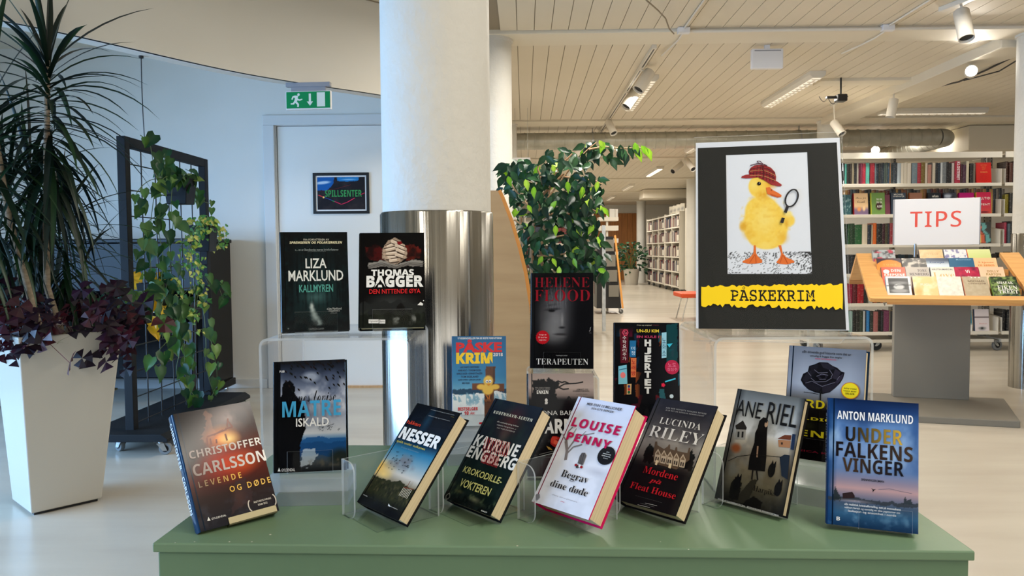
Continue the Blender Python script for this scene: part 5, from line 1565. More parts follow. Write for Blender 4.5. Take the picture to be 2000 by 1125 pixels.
def easel(k, label, floor, lip=.044, wid=.085, metal=False, cx=0.0, prop=.6):
    """bent strip: front lip, ledge under the book, back rest and a foot running down to the surface"""
    w, h, t = POSE[k][6:9]
    F = frame_of(k)
    o = thing('book_easel', label, 'book stand', F.translation, math.radians(POSE[k][3]))
    g = .0022
    top = F @ Vector((0, t + g, h * prop))
    base = F @ Vector((0, t + g, 0))
    back = F.to_3x3() @ Vector((0, 1, 0))
    back.z = 0
    back.normalize()
    n_ = 5
    prof = [(-g - .001, lip), (-g - .001, 0.0), (-g, -g), (t, -g), (t + g, 0.002), (t + g, h * prop)]
    mb = MB()
    mb.sheet(prof, cx - wid / 2, cx + wid / 2, .0018, F, 0, 1)
    # foot
    ft = top + back * (.30 * (top.z - floor))
    ft.z = floor
    S = F.to_3x3() @ Vector((1, 0, 0))
    S.z = 0
    S.normalize()
    v = [top - S * wid / 2 + back * .002, top + S * wid / 2 + back * .002, ft + S * wid / 2, ft - S * wid / 2]
    mb.add(v + [p + back * .002 for p in v], [(0, 1, 2, 3), (7, 6, 5, 4), (0, 4, 5, 1), (2, 6, 7, 3), (1, 5, 6, 2), (3, 7, 4, 0)])
    mt = [M['champagne'], M['champagne']] if metal else [M['acrylip'], M['acryedge']]
    mb.build('bent_strip', mt, o, world=True)
    return o
M['champagne'] = mat('champagne_metal', (128, 121, 96), 0.4, 0.9)
easel('liza', 'clear easel with a front lip holding the dark forest road book', .925, .042, .088)
easel('bagger', 'clear easel with a front lip holding the clasped hands book', .925, .040, .085)
easel('agnes', 'clear easel with a front lip holding the blue fjord book', .668, .04, .088)
easel('flood', 'clear easel with a front lip holding the half-lit face book', .829, .036, .083)
easel('barton', 'clear easel holding the bare branches and red rose book', TZ, .04, .085)
easel('paske', 'clear easel holding the Easter chick paperback', .694, .026, .085)
easel('kim', 'clear easel holding the neon street sign book', .722, .04, .085)
easel('rose', 'clear easel with a front lip holding the black rose book', .691, .04, .095)
easel('anton', 'clear easel with a front lip holding the misty blue lake book', TZ, .036, .082, cx=.02)
easel('carlsson', 'pale metal easel with a shiny front lip holding the burning house book', TZ, .011, .088, True, cx=.022, prop=.55)

def cradle(k, label, side=.105):
    """open cradle: base, side wall on the spine side with a short rounded front return, low back wall"""
    x, y, z, a = POSE[k][:4]
    w, h, t = POSE[k][6:9]
    F = Matrix.Translation((x, y, TZ)) @ Matrix.Rotation(math.radians(a), 4, 'Z')
    o = thing('book_cradle', label, 'book stand', F.translation, math.radians(a), 'clear cradles under the slanted row')
    th = .003
    x0, x1, y0, y1 = -w / 2 - .012, w / 2 - .030, -.022, .105
    def rounded(pts):
        return pts
    mb = MB()
    mb.box((x0, y0, 0), (x1, y1, th), 0)
    mb.build('base_plate', M['acrylic'], o)
    mb = MB()
    prof = [(y0, th)]
    R_ = .012
    pl_ = [(y0, 0), (y1, 0), (y1, side - R_)] + [(y1 - R_ + R_ * math.cos(q), side - R_ + R_ * math.sin(q)) for q in (.4, .8, 1.2)] + [(y1 - R_, side), (y0, side)]
    def plate(mb, pts3, dvec):
        n = len(pts3)
        d_ = Vector(dvec)
        P_ = [Vector(p) for p in pts3]
        b_ = len(mb.v)
        mb.add(P_ + [p + d_ for p in P_], [tuple(range(n))[::-1], tuple(range(n, 2 * n))], 0)
        mb.f.extend([(b_ + i, b_ + (i + 1) % n, b_ + (i + 1) % n + n, b_ + i + n) for i in range(n)])
        mb.m.extend([1] * n)
    plate(mb, [(x0, p[0], p[1]) for p in pl_], (th, 0, 0))
    mb.build('side_wall', [M['acrylic'], M['acryedge']], o)
    mb = MB()
    Lp, R2 = .046, .02
    arc = [(x0 + Lp - R2 + R2 * math.cos(q), side - R2 + R2 * math.sin(q)) for q in [math.pi / 2 * i / 6 for i in range(7)]]
    arcb = [(x0 + Lp - R2 + R2 * math.cos(q), R2 + R2 * math.sin(q)) for q in [-math.pi / 2 + math.pi / 2 * i / 6 for i in range(7)]]
    plate(mb, [(p[0], y0 - th, p[1]) for p in [(x0, 0)] + arcb + arc + [(x0, side)]], (0, th, 0))
    mb.build('front_return', [M['acrylic'], M['acryedge']], o)
    mb = MB()
    plate(mb, [(p[0], y1, p[1]) for p in [(x0, 0), (x1, 0), (x1, side * .8), (x0, side * .8)]], (0, th, 0))
    mb.build('back_wall', [M['acrylic'], M['acryedge']], o)
    return o
for k, s in (('nesser', 'clear cradle holding the evening sky and birds book'), ('engberg', 'clear cradle holding the dark blue-green book with hatched lettering'), ('penny', 'clear cradle holding the white book with the pink spine'), ('riley', 'clear cradle holding the gabled country house book'), ('riel', 'clear cradle holding the long-haired girl book')):
    cradle(k, s)

# ------------------------------------------------------------------ duckling poster in its clear holder
POSE['poster'] = (.514, 1.608, .932, -11.7, 17.1, 0, .305, .428, .004)
F = frame_of('poster')
w, h = .305, .428
ph = thing('poster_holder', 'slanted clear acrylic holder around the duckling poster', 'sign holder', F.translation, F.to_3x3().normalized())
mb = MB()
mb.sheet([(-.004, h + .012), (-.004, -.004), (.006, -.006), (.12, -.006 + .12 * math.tan(math.radians(17.1)) * 0 - .0)], -w / 2 - .004, w / 2 + .004, .002, Matrix(), 0, 1)
mb.box((-w / 2 - .004, .003, -.004), (w / 2 + .004, .005, h + .012), 0)
mb.build('acrylic_sleeve', [M['acrylip'], M['acryedge']], ph)
mb = MB()
bt = Vector((0, .005, h * .8))
Rinv = F.to_3x3().inverted()
dn = Rinv @ Vector((0, 0, -1))
L_ = ((F @ bt).z - .926)
bk = Rinv @ Vector((-math.sin(math.radians(-11.7)), math.cos(math.radians(-11.7)), 0))
e_ = bt + dn * L_ + bk * .05
mb.add([bt + Vector((-.1, 0, 0)), bt + Vector((.1, 0, 0)), e_ + Vector((.1, 0, 0)), e_ + Vector((-.1, 0, 0))] + [p + bk * .003 for p in (bt + Vector((-.1, 0, 0)), bt + Vector((.1, 0, 0)), e_ + Vector((.1, 0, 0)), e_ + Vector((-.1, 0, 0)))], [(0, 1, 2, 3), (7, 6, 5, 4), (0, 4, 5, 1), (1, 5, 6, 2), (2, 6, 7, 3), (3, 7, 4, 0)])
mb.build('prop_leg', M['acrylic'], ph)

pp = thing('poster', 'black poster of a yellow duckling in a red plaid hat above the word PÅSKEKRIM', 'poster', F.translation, F.to_3x3().normalized())
A = Art(150, 210, (224, 226, 232), quad_of('poster', 'zo'))
BK = (36, 36, 34)
A.poly(A.P((92, 109), (790, 80), (838, 1025), (96, 1020)), BK).cloud(3, 4, (42, 42, 39), .5, 3, .5, .7, A.inside(A.P((86, 103), (796, 74), (844, 1031), (90, 1026))) * 0.0)
A.poly(A.P((224, 133), (651, 118), (676, 752), (232, 752)), (226, 228, 234))
OQ, IQ = ((86, 103), (796, 74), (844, 1031), (90, 1026)), ((230, 139), (645, 124), (670, 746), (238, 746))
for k in range(4):
    A.shape(A.P(OQ[k], OQ[(k + 1) % 4], IQ[(k + 1) % 4], IQ[k]), BK)
# speckled floor of the picture
inner = A.inside(A.P((238, 632), (666, 632), (670, 746), (238, 746)))
gr = np.random.default_rng(5).random(A.U.shape)
gm = np.clip(fbm(A.U * 9, A.V * 13, 31) * 1.6 - .35, 0, 1)
right = np.clip((A.U - .46) * 3.2, 0, 1)
A.mix((gr < (.08 + .62 * right * gm + .4 * gm * np.clip((.668 - A.V) * 18, 0, 1) * (A.V < .665))) * inner * .9, (30, 30, 32))
Y1, Y2, Y3 = (246, 206, 84), (250, 226, 130), (226, 166, 44)
def fl(x, y, rx, ry, c_, a=1.0, soft=.25, ang=0.0):
    u, v = A.p(x, y)
    A.blob(u, v, rx / 735.0, ry / 960.0, c_, a, soft, ang)
fl(432, 495, 118, 128, Y1, 1, .10); fl(415, 430, 92, 90, Y1, 1, .12); fl(440, 560, 100, 62, Y1, 1, .15)
fl(400, 300, 58, 62, Y1, 1, .12); fl(420, 345, 44, 34, Y3, .9, .8); fl(552, 472, 34, 36, Y1, 1, .3); fl(318, 502, 24, 34, Y3, .9, .5); fl(548, 440, 26, 20, Y2, .9, .5)
fl(430, 470, 70, 90, Y2, .75, 1); fl(372, 290, 30, 40, Y2, .7, 1); fl(540, 490, 14, 26, Y3, .8, .9); fl(345, 540, 40, 40, Y3, .55, 1); fl(520, 560, 40, 40, Y3, .6, 1); fl(430, 600, 60, 22, Y2, .6, 1); fl(460, 290, 40, 30, (240, 160, 40), .8, .9)
duck = A.inside([A.p(432 + 135 * math.cos(t / 9), 470 + 150 * math.sin(t / 9)) for t in range(57)])
A.cloud(60, 70, Y2, .35, 44, .5, .75, duck * 1.0).cloud(40, 60, Y3, .3, 48, .55, .8, duck * 1.0)
OR, OD = (226, 112, 46), (198, 84, 30)
A.shape(A.P((372, 600), (382, 600), (384, 640), (392, 655), (416, 678), (414, 690), (378, 694), (340, 694), (314, 688), (316, 680), (350, 664), (370, 642)), OR).shape(A.P((498, 600), (512, 600), (520, 640), (536, 660), (576, 678), (580, 688), (540, 698), (500, 694), (486, 688), (506, 662), (512, 644)), OR)
for pts in (((378, 648), (350, 690)), ((382, 650), (384, 692)), ((520, 650), (506, 690)), ((524, 652), (546, 694))):
    A.line(A.P(*pts), .006, OD)
A.shape(A.P((434, 306), (452, 302), (470, 318), (496, 332), (514, 344), (512, 354), (494, 356), (460, 346), (440, 336)), OR).shape(A.P((452, 334), (490, 348), (512, 350), (494, 357), (462, 347)), OD).disc(*A.p(462, 318), .005, .004, (150, 60, 20))
A.disc(*A.p(399, 285), .0135, .0095, (28, 22, 20)).disc(*A.p(402, 282), .003, .002, (220, 220, 220))
RD, RK = (150, 40, 44), (96, 24, 30)
A.shape(A.P((350, 246), (346, 222), (356, 204), (376, 192), (398, 188), (428, 190), (460, 204), (480, 226), (486, 250), (484, 276), (510, 290), (512, 297), (494, 299), (460, 290), (424, 268), (392, 252)), RD).shape(A.P((352, 238), (330, 240), (310, 248), (308, 256), (330, 259), (356, 258), (392, 252)), (160, 48, 50)).shape(A.P((484, 270), (506, 284), (516, 292), (510, 299), (488, 298), (458, 288)), (160, 48, 50))
for k in range(8):
    A.line(A.P((358 + 16 * k, 206 - (14 if 1 < k < 5 else 0) + (k - 4) * 6 * (k > 4)), (352 + 17 * k, 244 + 5 * k)), .004, RK)
for k in range(4):
    A.line(A.P((352, 212 + 11 * k), (400, 204 + 13 * k), (440, 208 + 15 * k), (482, 232 + 13 * k)), .0035, (200, 150, 90) if k % 2 else (64, 20, 30))
A.line(A.P((414, 190), (424, 230), (420, 262)), .008, RK).line(A.P((354, 194), (372, 188), (394, 184), (420, 188)), .007, (84, 44, 60)).line(A.P((420, 188), (404, 172), (388, 172), (396, 182), (424, 188)), .006, (84, 44, 60)).line(A.P((424, 188), (440, 196)), .008, (84, 44, 60))
A.line(A.P(*[(565 + 46 * .42 * math.cos(k / 4.0) + 29 * .91 * math.sin(k / 4.0), 361 - 46 * .91 * math.cos(k / 4.0) + 29 * .42 * math.sin(k / 4.0)) for k in range(27)]), .0115, (36, 34, 36)).line(A.P((544, 404), (532, 436)), .020, (36, 34, 36)).line(A.P((522, 462), (514, 488)), .022, (36, 34, 36))
# torn yellow banner
top, bot = [], []
r5 = random.Random(5)
for k in range(61):
    x = 104 + 720 * k / 60
    top.append((x, 812 - 10 * k / 60 + r5.uniform(-6, 6)))
    bot.append((x, 908 + 16 * k / 60 + r5.uniform(-12, 10)))
A.shape(A.P(*([(103, 870)] + top + [(826, 870)] + bot[::-1])), (244, 204, 26))
A.T('PÅSKEKRIM', 252, 812, 686, 891, (28, 26, 20), 'mono', .012)
for x0, y0, x1, y1 in ((262, 846, 300, 850), (340, 876, 372, 872), (640, 842, 682, 878), (648, 866, 664, 870), (560, 880, 590, 878)):
    A.line(A.P((x0, y0), (x1, y1)), .004, (244, 204, 26))
mb = MB((228, 230, 234))
mb.box((-w / 2, .0004, 0), (w / 2, .0018, h))
A.put(mb, w, h, 0.0)
mb.build('print', M['poster'], pp, colors=True)
# ------------------------------------------------------------------ shelf book built once, copied for every spine
def spine_mesh():
    mb = MB()
    n = 6
    vs = []
    for i in range(n + 1):                      # softly rounded spine, unit book 1 x 1 x 1 (x thickness, y depth, z height)
        a = -1 + 2 * i / n
        vs.append((a * .5, -.03 * (1 - a * a)))
    out = [(x, y) for x, y in vs] + [(.5, 1), (.40, 1), (.40, .05), (-.40, .05), (-.40, 1), (-.5, 1)]
    m = len(out)
    V_ = [(x, y, 0) for x, y in out] + [(x, y, 1) for x, y in out]
    F_ = [(i, (i + 1) % m, (i + 1) % m + m, i + m) for i in range(m)]
    top = [tuple(i + m for i in range(m))]
    mb.add(V_, F_ + top)
    mb.box((-.40, .05, .01), (.40, .97, .965), 1)
    return mb
_proto = spine_mesh().build('shelf_book', [M['spine'], M['paper']])
_used = [False]
def spine(x, y, z, th, dp, h, col, label, group, lean=0.0, rz=0.0):
    o = _proto if not _used[0] else _proto.copy()
    if _used[0]:
        COL.objects.link(o)
    _used[0] = True
    o.location = (x, y, z)
    o.scale = (th, dp, h)
    o.rotation_euler = (0, lean, rz)
    o.color = (*lin(col), 1)
    tag(o, label, 'book', group)
    return o

def flat_book(name, label, group, art, w, h, t, loc, R, ink, spine_ink=None, pages=(222, 210, 182)):
    """small face-out book: one mesh of boards, spine, page block and printed front"""
    mb = MB(ink)
    mb.box((-w / 2, 0, 0), (w / 2, .002, h)).box((-w / 2, t - .002, 0), (w / 2, t, h)).box((-w / 2 - .003, 0, 0), (-w / 2 + .001, t, h), 0, spine_ink or ink)
    mb.box((-w / 2 + .001, .002, .003), (w / 2 - .003, t - .002, h - .003), 0, pages)
    art.put(mb, w, h, -.0003)
    o = mb.build(name, M['matcover'], colors=True)
    o.matrix_basis = Matrix.Translation(Vector(loc)) @ (R.to_4x4() if R is not None else Matrix())
    return tag(o, label, 'book', group)

# ------------------------------------------------------------------ tall bookcase behind the slanted stand
SY = 8.15
levels = [at(1800, y, SY).z for y in (301, 358, 418, 476.5, 534, 592, 648)]
X0, X1 = 3.02, at(1954, 480, SY).x
def bookcase(label, x0, x1, tops, castors):
    t = thing('bookcase', label, 'bookcase', ((x0 + x1) / 2, SY + .3, 0))
    n = max(1, round((x1 - x0) / .98))
    for i in range(n + 1):
        x = x0 + .012 + (x1 - x0 - .024) * i / n
        mb = MB().box((x - .016, SY + .27, tops[-1] - .08), (x + .016, SY + .33, tops[0] + .03), 0)
        k = tops[-1]
        while k < tops[0]:
            mb.box((x - .004, SY + .2685, k), (x + .004, SY + .27, k + .022), 1)
            k += .04
        mb.build('upright', [M['shelfback'], M['slotdark']], t, world=True)
    for j, z in enumerate(tops):
        mb = MB()
        mb.box((x0, SY, z - (.034 if j else .042)), (x1, SY + .012, z + (.0 if j else .02))).box((x0, SY + .012, z - .012), (x1, SY + .60, z - .0004))
        s = mb.build('shelf', M['shelfwhite'], t, world=True, bevel=.002)
        if j:
            for x in (x0, x1 - .003):
                MB().prism([(x, SY + .004, z), (x, SY + .26, z), (x, SY + .26, z + .17), (x, SY + .20, z + .17), (x, SY + .004, z + .145)], (.003, 0, 0)).build('end_plate', M['shelfwhite'], s, world=True)
    MB().box((x0 + .02, SY + .04, tops[-1] - .12), (x1 - .02, SY + .56, tops[-1] - .085)).build('base_frame', M['shelfwhite'], t, world=True, bevel=.004)
    for x, y, a in castors:
        caster('castor', t, (x, y, 0), r=.056, w=.028, h=tops[-1] - .12, rz=a, tyre='rubber' if a > 1 else 'tyre')
    return t
bookcase('tall white steel bookcase on castors behind the slanted stand and TIPS sign', X0, X1, levels, ((X0 + .1, SY + .1, .3), (at(1722, 668, 8.25).x - .02, SY + .13, 2.7), (at(1896, 670, 8.5).x, SY + .42, 2.6), (at(1946, 690, 8.2).x, SY + .08, .2), (X0 + .1, SY + .5, .3)))
X2 = X1 + .035
bookcase('second white bookcase on castors, half hidden by the column at the picture edge', X2, X2 + 1.0, levels, ((at(1975, 690, 8.2).x + .06, SY + .08, .4), (X2 + .9, SY + .1, .3), (X2 + .9, SY + .5, .3)))

ROWS = ['', 'top', 'second', 'third', 'fourth', 'fifth', 'lowest']
def px2x(px, y=480, Y=SY + .02):
    return at(px, y, Y).x
HID = MB()
def hide_book(x, z, th, h, c, y=SY + .035):
    HID.box((x - th / 2, y, z), (x + th / 2, y + .004, z + h), 0, c).box((x - th / 2, y + .004, z + .002), (x + th / 2, y + .15, z + h - .006), 0, (214, 200, 168))
def fill(row, specs, zs=.1777, ox=1640, start=0, where='tall bookcase', hgt=.218, lean=0.0, end='poster end'):
    """specs: (zoom x0, zoom x1, colour[, height px factor])"""
    z = levels[row]
    i = start
    for s in specs:
        a, b, c = s[:3]
        hf = s[3] if len(s) > 3 else 1.0
        xa, xb = px2x(ox + a * zs), px2x(ox + b * zs)
        c = hx(c) if isinstance(c, str) else c
        pm = ox + (a + b) / 2 * zs
        if pm < 1643 or (row >= 5 and 1742 < pm < 1882) or (row == 4 and pm > 1692) or (row == 3 and pm > 1746 and pm < 1884):
            hide_book((xa + xb) / 2, z + .001, max(.006, (xb - xa) * .965), hgt * hf * random.uniform(.965, 1.02), c)
            continue
        spine((xa + xb) / 2, SY + .03 + random.uniform(0, .012), z + .001, max(.006, (xb - xa) * .965), .15, hgt * hf * random.uniform(.965, 1.02), c,
              f'{cname(c)} book, {ordinal(i)} from the {end} of the {ROWS[row]} shelf, {where}', f'spines on the {ROWS[row]} shelf', lean)
        i += 1
    return i
def auto(x0, x1, n, pal):
    ws = [random.uniform(.7, 1.3) for _ in range(n)]
    k = (x1 - x0) / sum(ws)
    out, x = [], x0
    for w_ in ws:
        out.append((x, x + w_ * k, random.choice(pal)))
        x += w_ * k
    return out
DK = ['#17191c', '#1d1c1a', '#222830', '#14181c', '#2b2620', '#1c2b36', '#2f3a36', '#3a3a3a']
r1 = [(-190, -160, '#1a1c20'), (-160, -128, '#233040'), (-128, -100, '#4a2a30'), (-100, -70, '#191b1e'), (-70, -40, '#303a30'), (-40, -10, '#1b2530'), (-10, 30, '#15191d'), (30, 52, '#14181c'), (52, 78, '#4fa59a'), (78, 108, '#171513'), (108, 130, '#2a221c'), (130, 152, '#8a8068'), (152, 186, '#1a1c20'), (186, 206, '#9a9488'), (206, 222, '#5a1730'), (222, 243, '#6b1f3a'), (243, 282, '#9c2038'), (284, 326, '#4c9c90'), (328, 378, '#7e1424'), (380, 396, '#5c6b72')] + auto(396, 500, 5, DK) + [(500, 520, '#2e3a34'), (520, 545, '#233a4c'), (545, 556, '#8a5f40'), (556, 582, '#1f2c30'), (582, 628, '#27313c'), (628, 668, '#a9b4bc'), (668, 702, '#cfc8b8'), (702, 740, '#cdc5b4'), (740, 782, '#d4ccbc'), (790, 850, '#6f818c', .98), (850, 890, '#a02a3c'), (890, 935, '#6e5c22'), (935, 962, '#cbbfae'), (962, 1000, '#a9776a', .9), (1000, 1012, '#55504a'), (1012, 1046, '#c3baa8', .97)]
n1 = fill(1, r1)
r1b = [(92, 118, '#1c2028'), (118, 146, '#1d2c3a'), (146, 164, '#c2c6c6'), (164, 206, '#6d7478'), (206, 234, '#151619'), (234, 270, '#1a1a1c'), (270, 300, '#c0b6b0'), (300, 358, '#a81c3c', 1.08), (362, 390, '#3a1622', .9), (390, 424, '#41203a', .9), (426, 456, '#c6bda2', 1.04), (466, 500, '#15161a', .95), (502, 526, '#6a6256', .95)]
n1 = fill(1, r1b, ox=1810, start=n1)
# lettering on the crimson spine
mb = MB((226, 226, 222))
v, f = letters('KLOSTERET', 'bold')
cx_ = (px2x(1810 + 300 * .1777) + px2x(1810 + 358 * .1777)) / 2
mb.add([(cx_ + (p[1] - .5) * .030, SY + .030 - .0085 - .006, levels[1] + .222 - p[0] * .19) for p in v], f)
for o in list(COL.objects):
    if o.get('label', '').startswith('red book') and abs(o.location.x - cx_) < .004 and abs(o.location.z - levels[1]) < .01:
        k = mb.build('spine_lettering', M['whiteplastic'])
        o.location.y = SY + .03
        k.parent = o
        k.matrix_parent_inverse = (Matrix.LocRotScale(o.location, o.rotation_euler, o.scale)).inverted()
        o['label'] = 'crimson book with KLOSTERET in white down its spine on the top shelf'
        break
else:
    bpy.data.objects.remove(mb.build('spine_lettering', M['whiteplastic']))

def face(px0, px1, row, py0, name_label, ink, art, t=.028, sp=None, Y=None):
    z = levels[row]
    Y = Y or SY + .03
    xa, xb = at(px0, 480, Y).x, at(px1, 480, Y).x
    h = at((px0 + px1) / 2, py0, Y).z - z
    R = Matrix.Rotation(-.10, 3, 'X')
    return flat_book('face_out_book', name_label, 'face-out books on the tall bookcase', art, xb - xa, h * 1.0, t, ((xa + xb) / 2, Y, z + .001), R, ink, sp)
W2 = (222, 220, 212)
A = Art(12, 16, (196, 34, 28)).t('HISTORIEN', .3, .10, .72, .15, (214, 120, 60), 'heavy').t('OM ET', .36, .2, .66, .25, (214, 120, 60), 'heavy').t('LIV', .4, .29, .62, .35, (214, 120, 60), 'heavy').t('ROMAN', .28, .44, .74, .50, (226, 150, 80), 'heavy')
for k in range(12):
    a = k * .52
    A.line([(.5 + .1 * math.cos(a), .75 + .06 * math.sin(a)), (.5 + .4 * math.cos(a), .75 + .2 * math.sin(a))], .015, (170, 24, 22))
face(1905, 1934, 1, 317, 'red face-out book with orange lettering at the column end of the top shelf', (190, 30, 26), A)
# second shelf: face-out books with spines behind
A = Art(14, 20, (46, 84, 92)).cloud(9, 12, (190, 210, 206), .7, 3, .55, .7)
face(1646, 1662, 2, 380, 'dark teal face-out book with pale sprigs, beside the poster on the second shelf', (44, 80, 88), A)
A = Art(16, 22, (222, 186, 142)).mix(np.clip((np.linspace(0, 1, 22)[:, None] - .62) * 6, 0, 1) * np.ones((22, 16)), (120, 100, 130)).t('Bare på', .12, .18, .88, .30, (110, 90, 70), 'script').t('besøk', .22, .34, .78, .46, (110, 90, 70), 'script').blob(.35, .75, .2, .14, (226, 150, 90)).blob(.7, .72, .14, .16, (236, 200, 150))
face(1668, 1695, 2, 377, 'peach face-out book with a red spine on the second shelf', (222, 186, 142), A, sp=(150, 26, 36))
A = Art(16, 22, (106, 142, 74)).blob(.55, .62, .26, .2, (60, 36, 34), 1, .2).t('DU OK,', .38, .26, .82, .36, W2, 'bold').t('DU OK,', .38, .40, .82, .50, W2, 'bold').t('ALDRI', .40, .58, .80, .68, W2, 'bold')
face(1702, 1728, 2, 376, 'green face-out book with a yellow-green spine on the second shelf', (106, 142, 74), A, sp=(190, 196, 70))
face(1729, 1738, 2, 380, 'dull plum book turned sideways behind the TIPS sign edge', (110, 60, 74), Art(4, 4, (110, 60, 74)))
A = Art(8, 12, (56, 68, 84)).t('MICHAEL', .18, .05, .85, .12, W2, 'heavy').t('ONDAATJE', .12, .15, .90, .22, W2, 'heavy')
face(1741, 1769, 2, 376, 'slate blue face-out book whose top shows above the TIPS sign', (52, 64, 80), A)
A = Art(12, 16, (150, 104, 84)).blob(.5, .36, .4, .1, (200, 170, 150), .9, .6).blob(.5, .55, .3, .12, (60, 44, 40))
face(1777, 1801, 2, 376, 'brown face-out book with a pale face, top showing above the TIPS sign', (146, 80, 44), A)
A = Art(8, 12, (24, 30, 40)).t('orkan', .3, .10, .8, .22, W2, 'serif').t('roman', .2, .28, .8, .32, W2)
face(1813, 1838, 2, 376, 'black face-out book with white serif title above the TIPS sign', (24, 30, 40), A)
A = Art(12, 16, (60, 64, 76)).blob(.3, .16, .4, .12, (170, 180, 196), 1, .5).blob(.7, .4, .3, .3, (26, 28, 36))
face(1844, 1868, 2, 376, 'grey-blue face-out book with a cloudy cover above the TIPS sign', (60, 64, 76), A)
face(1874, 1902, 2, 376, 'plain magenta face-out book on the second shelf', (172, 20, 104), Art(6, 6, (172, 20, 104)))
A = Art(12, 16, (190, 40, 76)).mix(np.linspace(0, 1, 16)[:, None] ** 2 * np.ones((16, 12)), (206, 84, 70)).t('ALLTID', .10, .23, .94, .34, W2, 'heavy', space=1.2).t('ÅPENT', .08, .50, .92, .62, W2, 'heavy', space=1.2).blob(.5, .95, .4, .05, (50, 20, 40))
face(1907, 1935, 2, 375, 'crimson face-out book reading ALLTID ÅPENT, next to the magenta one', (190, 40, 76), A, sp=(214, 170, 60))
zz = levels[2]
pal2 = [hx(c) for c in ('#3a2a24', '#8a5a34', '#b08a50', '#20242a', '#4a5a62', '#5a2028', '#2b3038', '#6a6258', '#7a4a30')]
x, i = px2x(1645, Y=SY + .16), 0
while x < px2x(1948, Y=SY + .16):
    th = random.uniform(.022, .042)
    c = random.choice(pal2)
    spine(x + th / 2, SY + .10, zz + .001, th * .96, .14, random.uniform(.255, .272), c, f'{cname(c)} book, {ordinal(i)} from the poster, standing behind the face-out books', 'spines behind the face-out books')
    x += th
    i += 1
# third shelf
r3 = [(-170, -130, '#1e2a22'), (-130, -80, '#26402c'), (-80, -20, '#1d2a24'), (-20, 30, '#22362a'), (30, 78, '#18341f'), (78, 92, '#24402a'), (92, 118, '#1f4a2a'), (118, 166, '#1d3a24'), (168, 250, '#255a32', .98), (250, 310, '#cbbfa8', .99), (312, 352, '#1d2936', .97), (352, 372, '#d0c4a8', .95), (372, 408, '#c8601e', 1.03), (410, 470, '#161515'), (470, 505, '#3a1622'), (505, 535, '#3c3a22'), (535, 556, '#20222a'), (556, 604, '#8e2a36', 1.02), (604, 650, '#2a2e36')]
n3 = fill(3, r3)
n3 = fill(3, [(430, 446, '#1c1a20'), (446, 470, '#3a1830'), (470, 506, '#c44a22', 1.0), (508, 536, '#c2b79c', 1.2)], ox=1810, start=n3)
A = Art(14, 20, (70, 70, 68))
A.poly([(0, .1), (.1, .1), (.36, .4), (.36, 1), (0, 1)], (222, 190, 96)).poly([(.06, .02), (.36, .02), (.4, .25), (.30, .36), (.6, .6), (.62, 1), (.36, 1), (.34, .6), (.06, .36)], (206, 104, 78)).poly([(.38, .02), (.62, .02), (.74, .22), (.60, .38), (.9, .6), (.94, .9), (.64, 1), (.62, .6), (.42, .36)], (110, 168, 166)).t('TAKKETALE', .08, .54, .85, .59, K_, 'heavy')
face(1906, 1936, 3, 434, 'face-out book with three curving stripes of yellow, coral and teal on the third shelf', (70, 68, 64), A)
# fourth shelf (only the tops show), fifth and lowest
n4 = fill(4, [(-150, -100, '#2a2e36'), (-100, -50, '#4a3a30'), (-50, 20, '#22262c')] + auto(60, 330, 9, DK + ['#5a1a20', '#8a1820']) + auto(340, 1040, 20, DK), hgt=.20)
n4 = fill(4, auto(60, 780, 18, DK + ['#7a3020']), ox=1810, start=n4, hgt=.2)
n5 = fill(5, [(-150, -110, '#8a1a26'), (-110, -60, '#7a1420'), (-60, 0, '#4a1218'), (80, 132, '#8e1c3a'), (134, 176, '#5a1420'), (178, 240, '#9a1420'), (240, 270, '#17181a'), (290, 330, '#a8a294')], zs=.2045, hgt=.205)
n5 = fill(5, auto(340, 930, 16, DK + ['#8a3a20']), zs=.2045, start=n5, hgt=.205)
n5 = fill(5, auto(0, 620, 15, DK + ['#7a3020', '#8a4a2a']), zs=.2045, ox=1820, start=n5, hgt=.215)
n6 = fill(6, [(-130, -90, '#1c2a24'), (-90, -40, '#2c3a34'), (-40, 10, '#20302a'), (10, 60, '#18221c'), (60, 98, '#1a2a22'), (100, 138, '#8fb0a8', .98), (140, 168, '#191a1a'), (168, 208, '#20231f'), (208, 240, '#2d3a2c'), (240, 258, '#b9bcb8'), (258, 272, '#1c2a3a'), (272, 304, '#2a78b4'), (304, 336, '#1c2420'), (336, 382, '#9a5a58', .97), (412, 436, '#17181a'), (436, 492, '#6e3050'), (500, 540, '#2a2a30')], zs=.2045, hgt=.222)
n6 = fill(6, auto(550, 880, 9, DK), zs=.2045, start=n6, hgt=.215)
A = Art(12, 16, (40, 128, 150)).mix(np.clip((np.linspace(0, 1, 16)[:, None] - .6) * 9, 0, 1) * np.ones((16, 12)), (224, 222, 220)).blob(.5, .78, .22, .14, (140, 24, 44), 1, .2).t('SEA', .2, .3, .9, .42, (120, 190, 200))
face(1880, 1902, 6, 606, 'turquoise face-out book with a red shape on the lowest shelf', (24, 40, 70), A)
A = Art(14, 20, (222, 212, 214)).ridge(.36, .08, (60, 30, 36), 5, 6, 1, .06).t('Mellom', .3, .64, .85, .69, (206, 130, 130)).blob(.5, .88, .35, .1, (120, 124, 124)).blob(.5, .88, .12, .06, (30, 30, 32))
face(1908, 1936, 6, 604, 'pale pink face-out book with a dark skyline on the lowest shelf', (40, 60, 90), A)
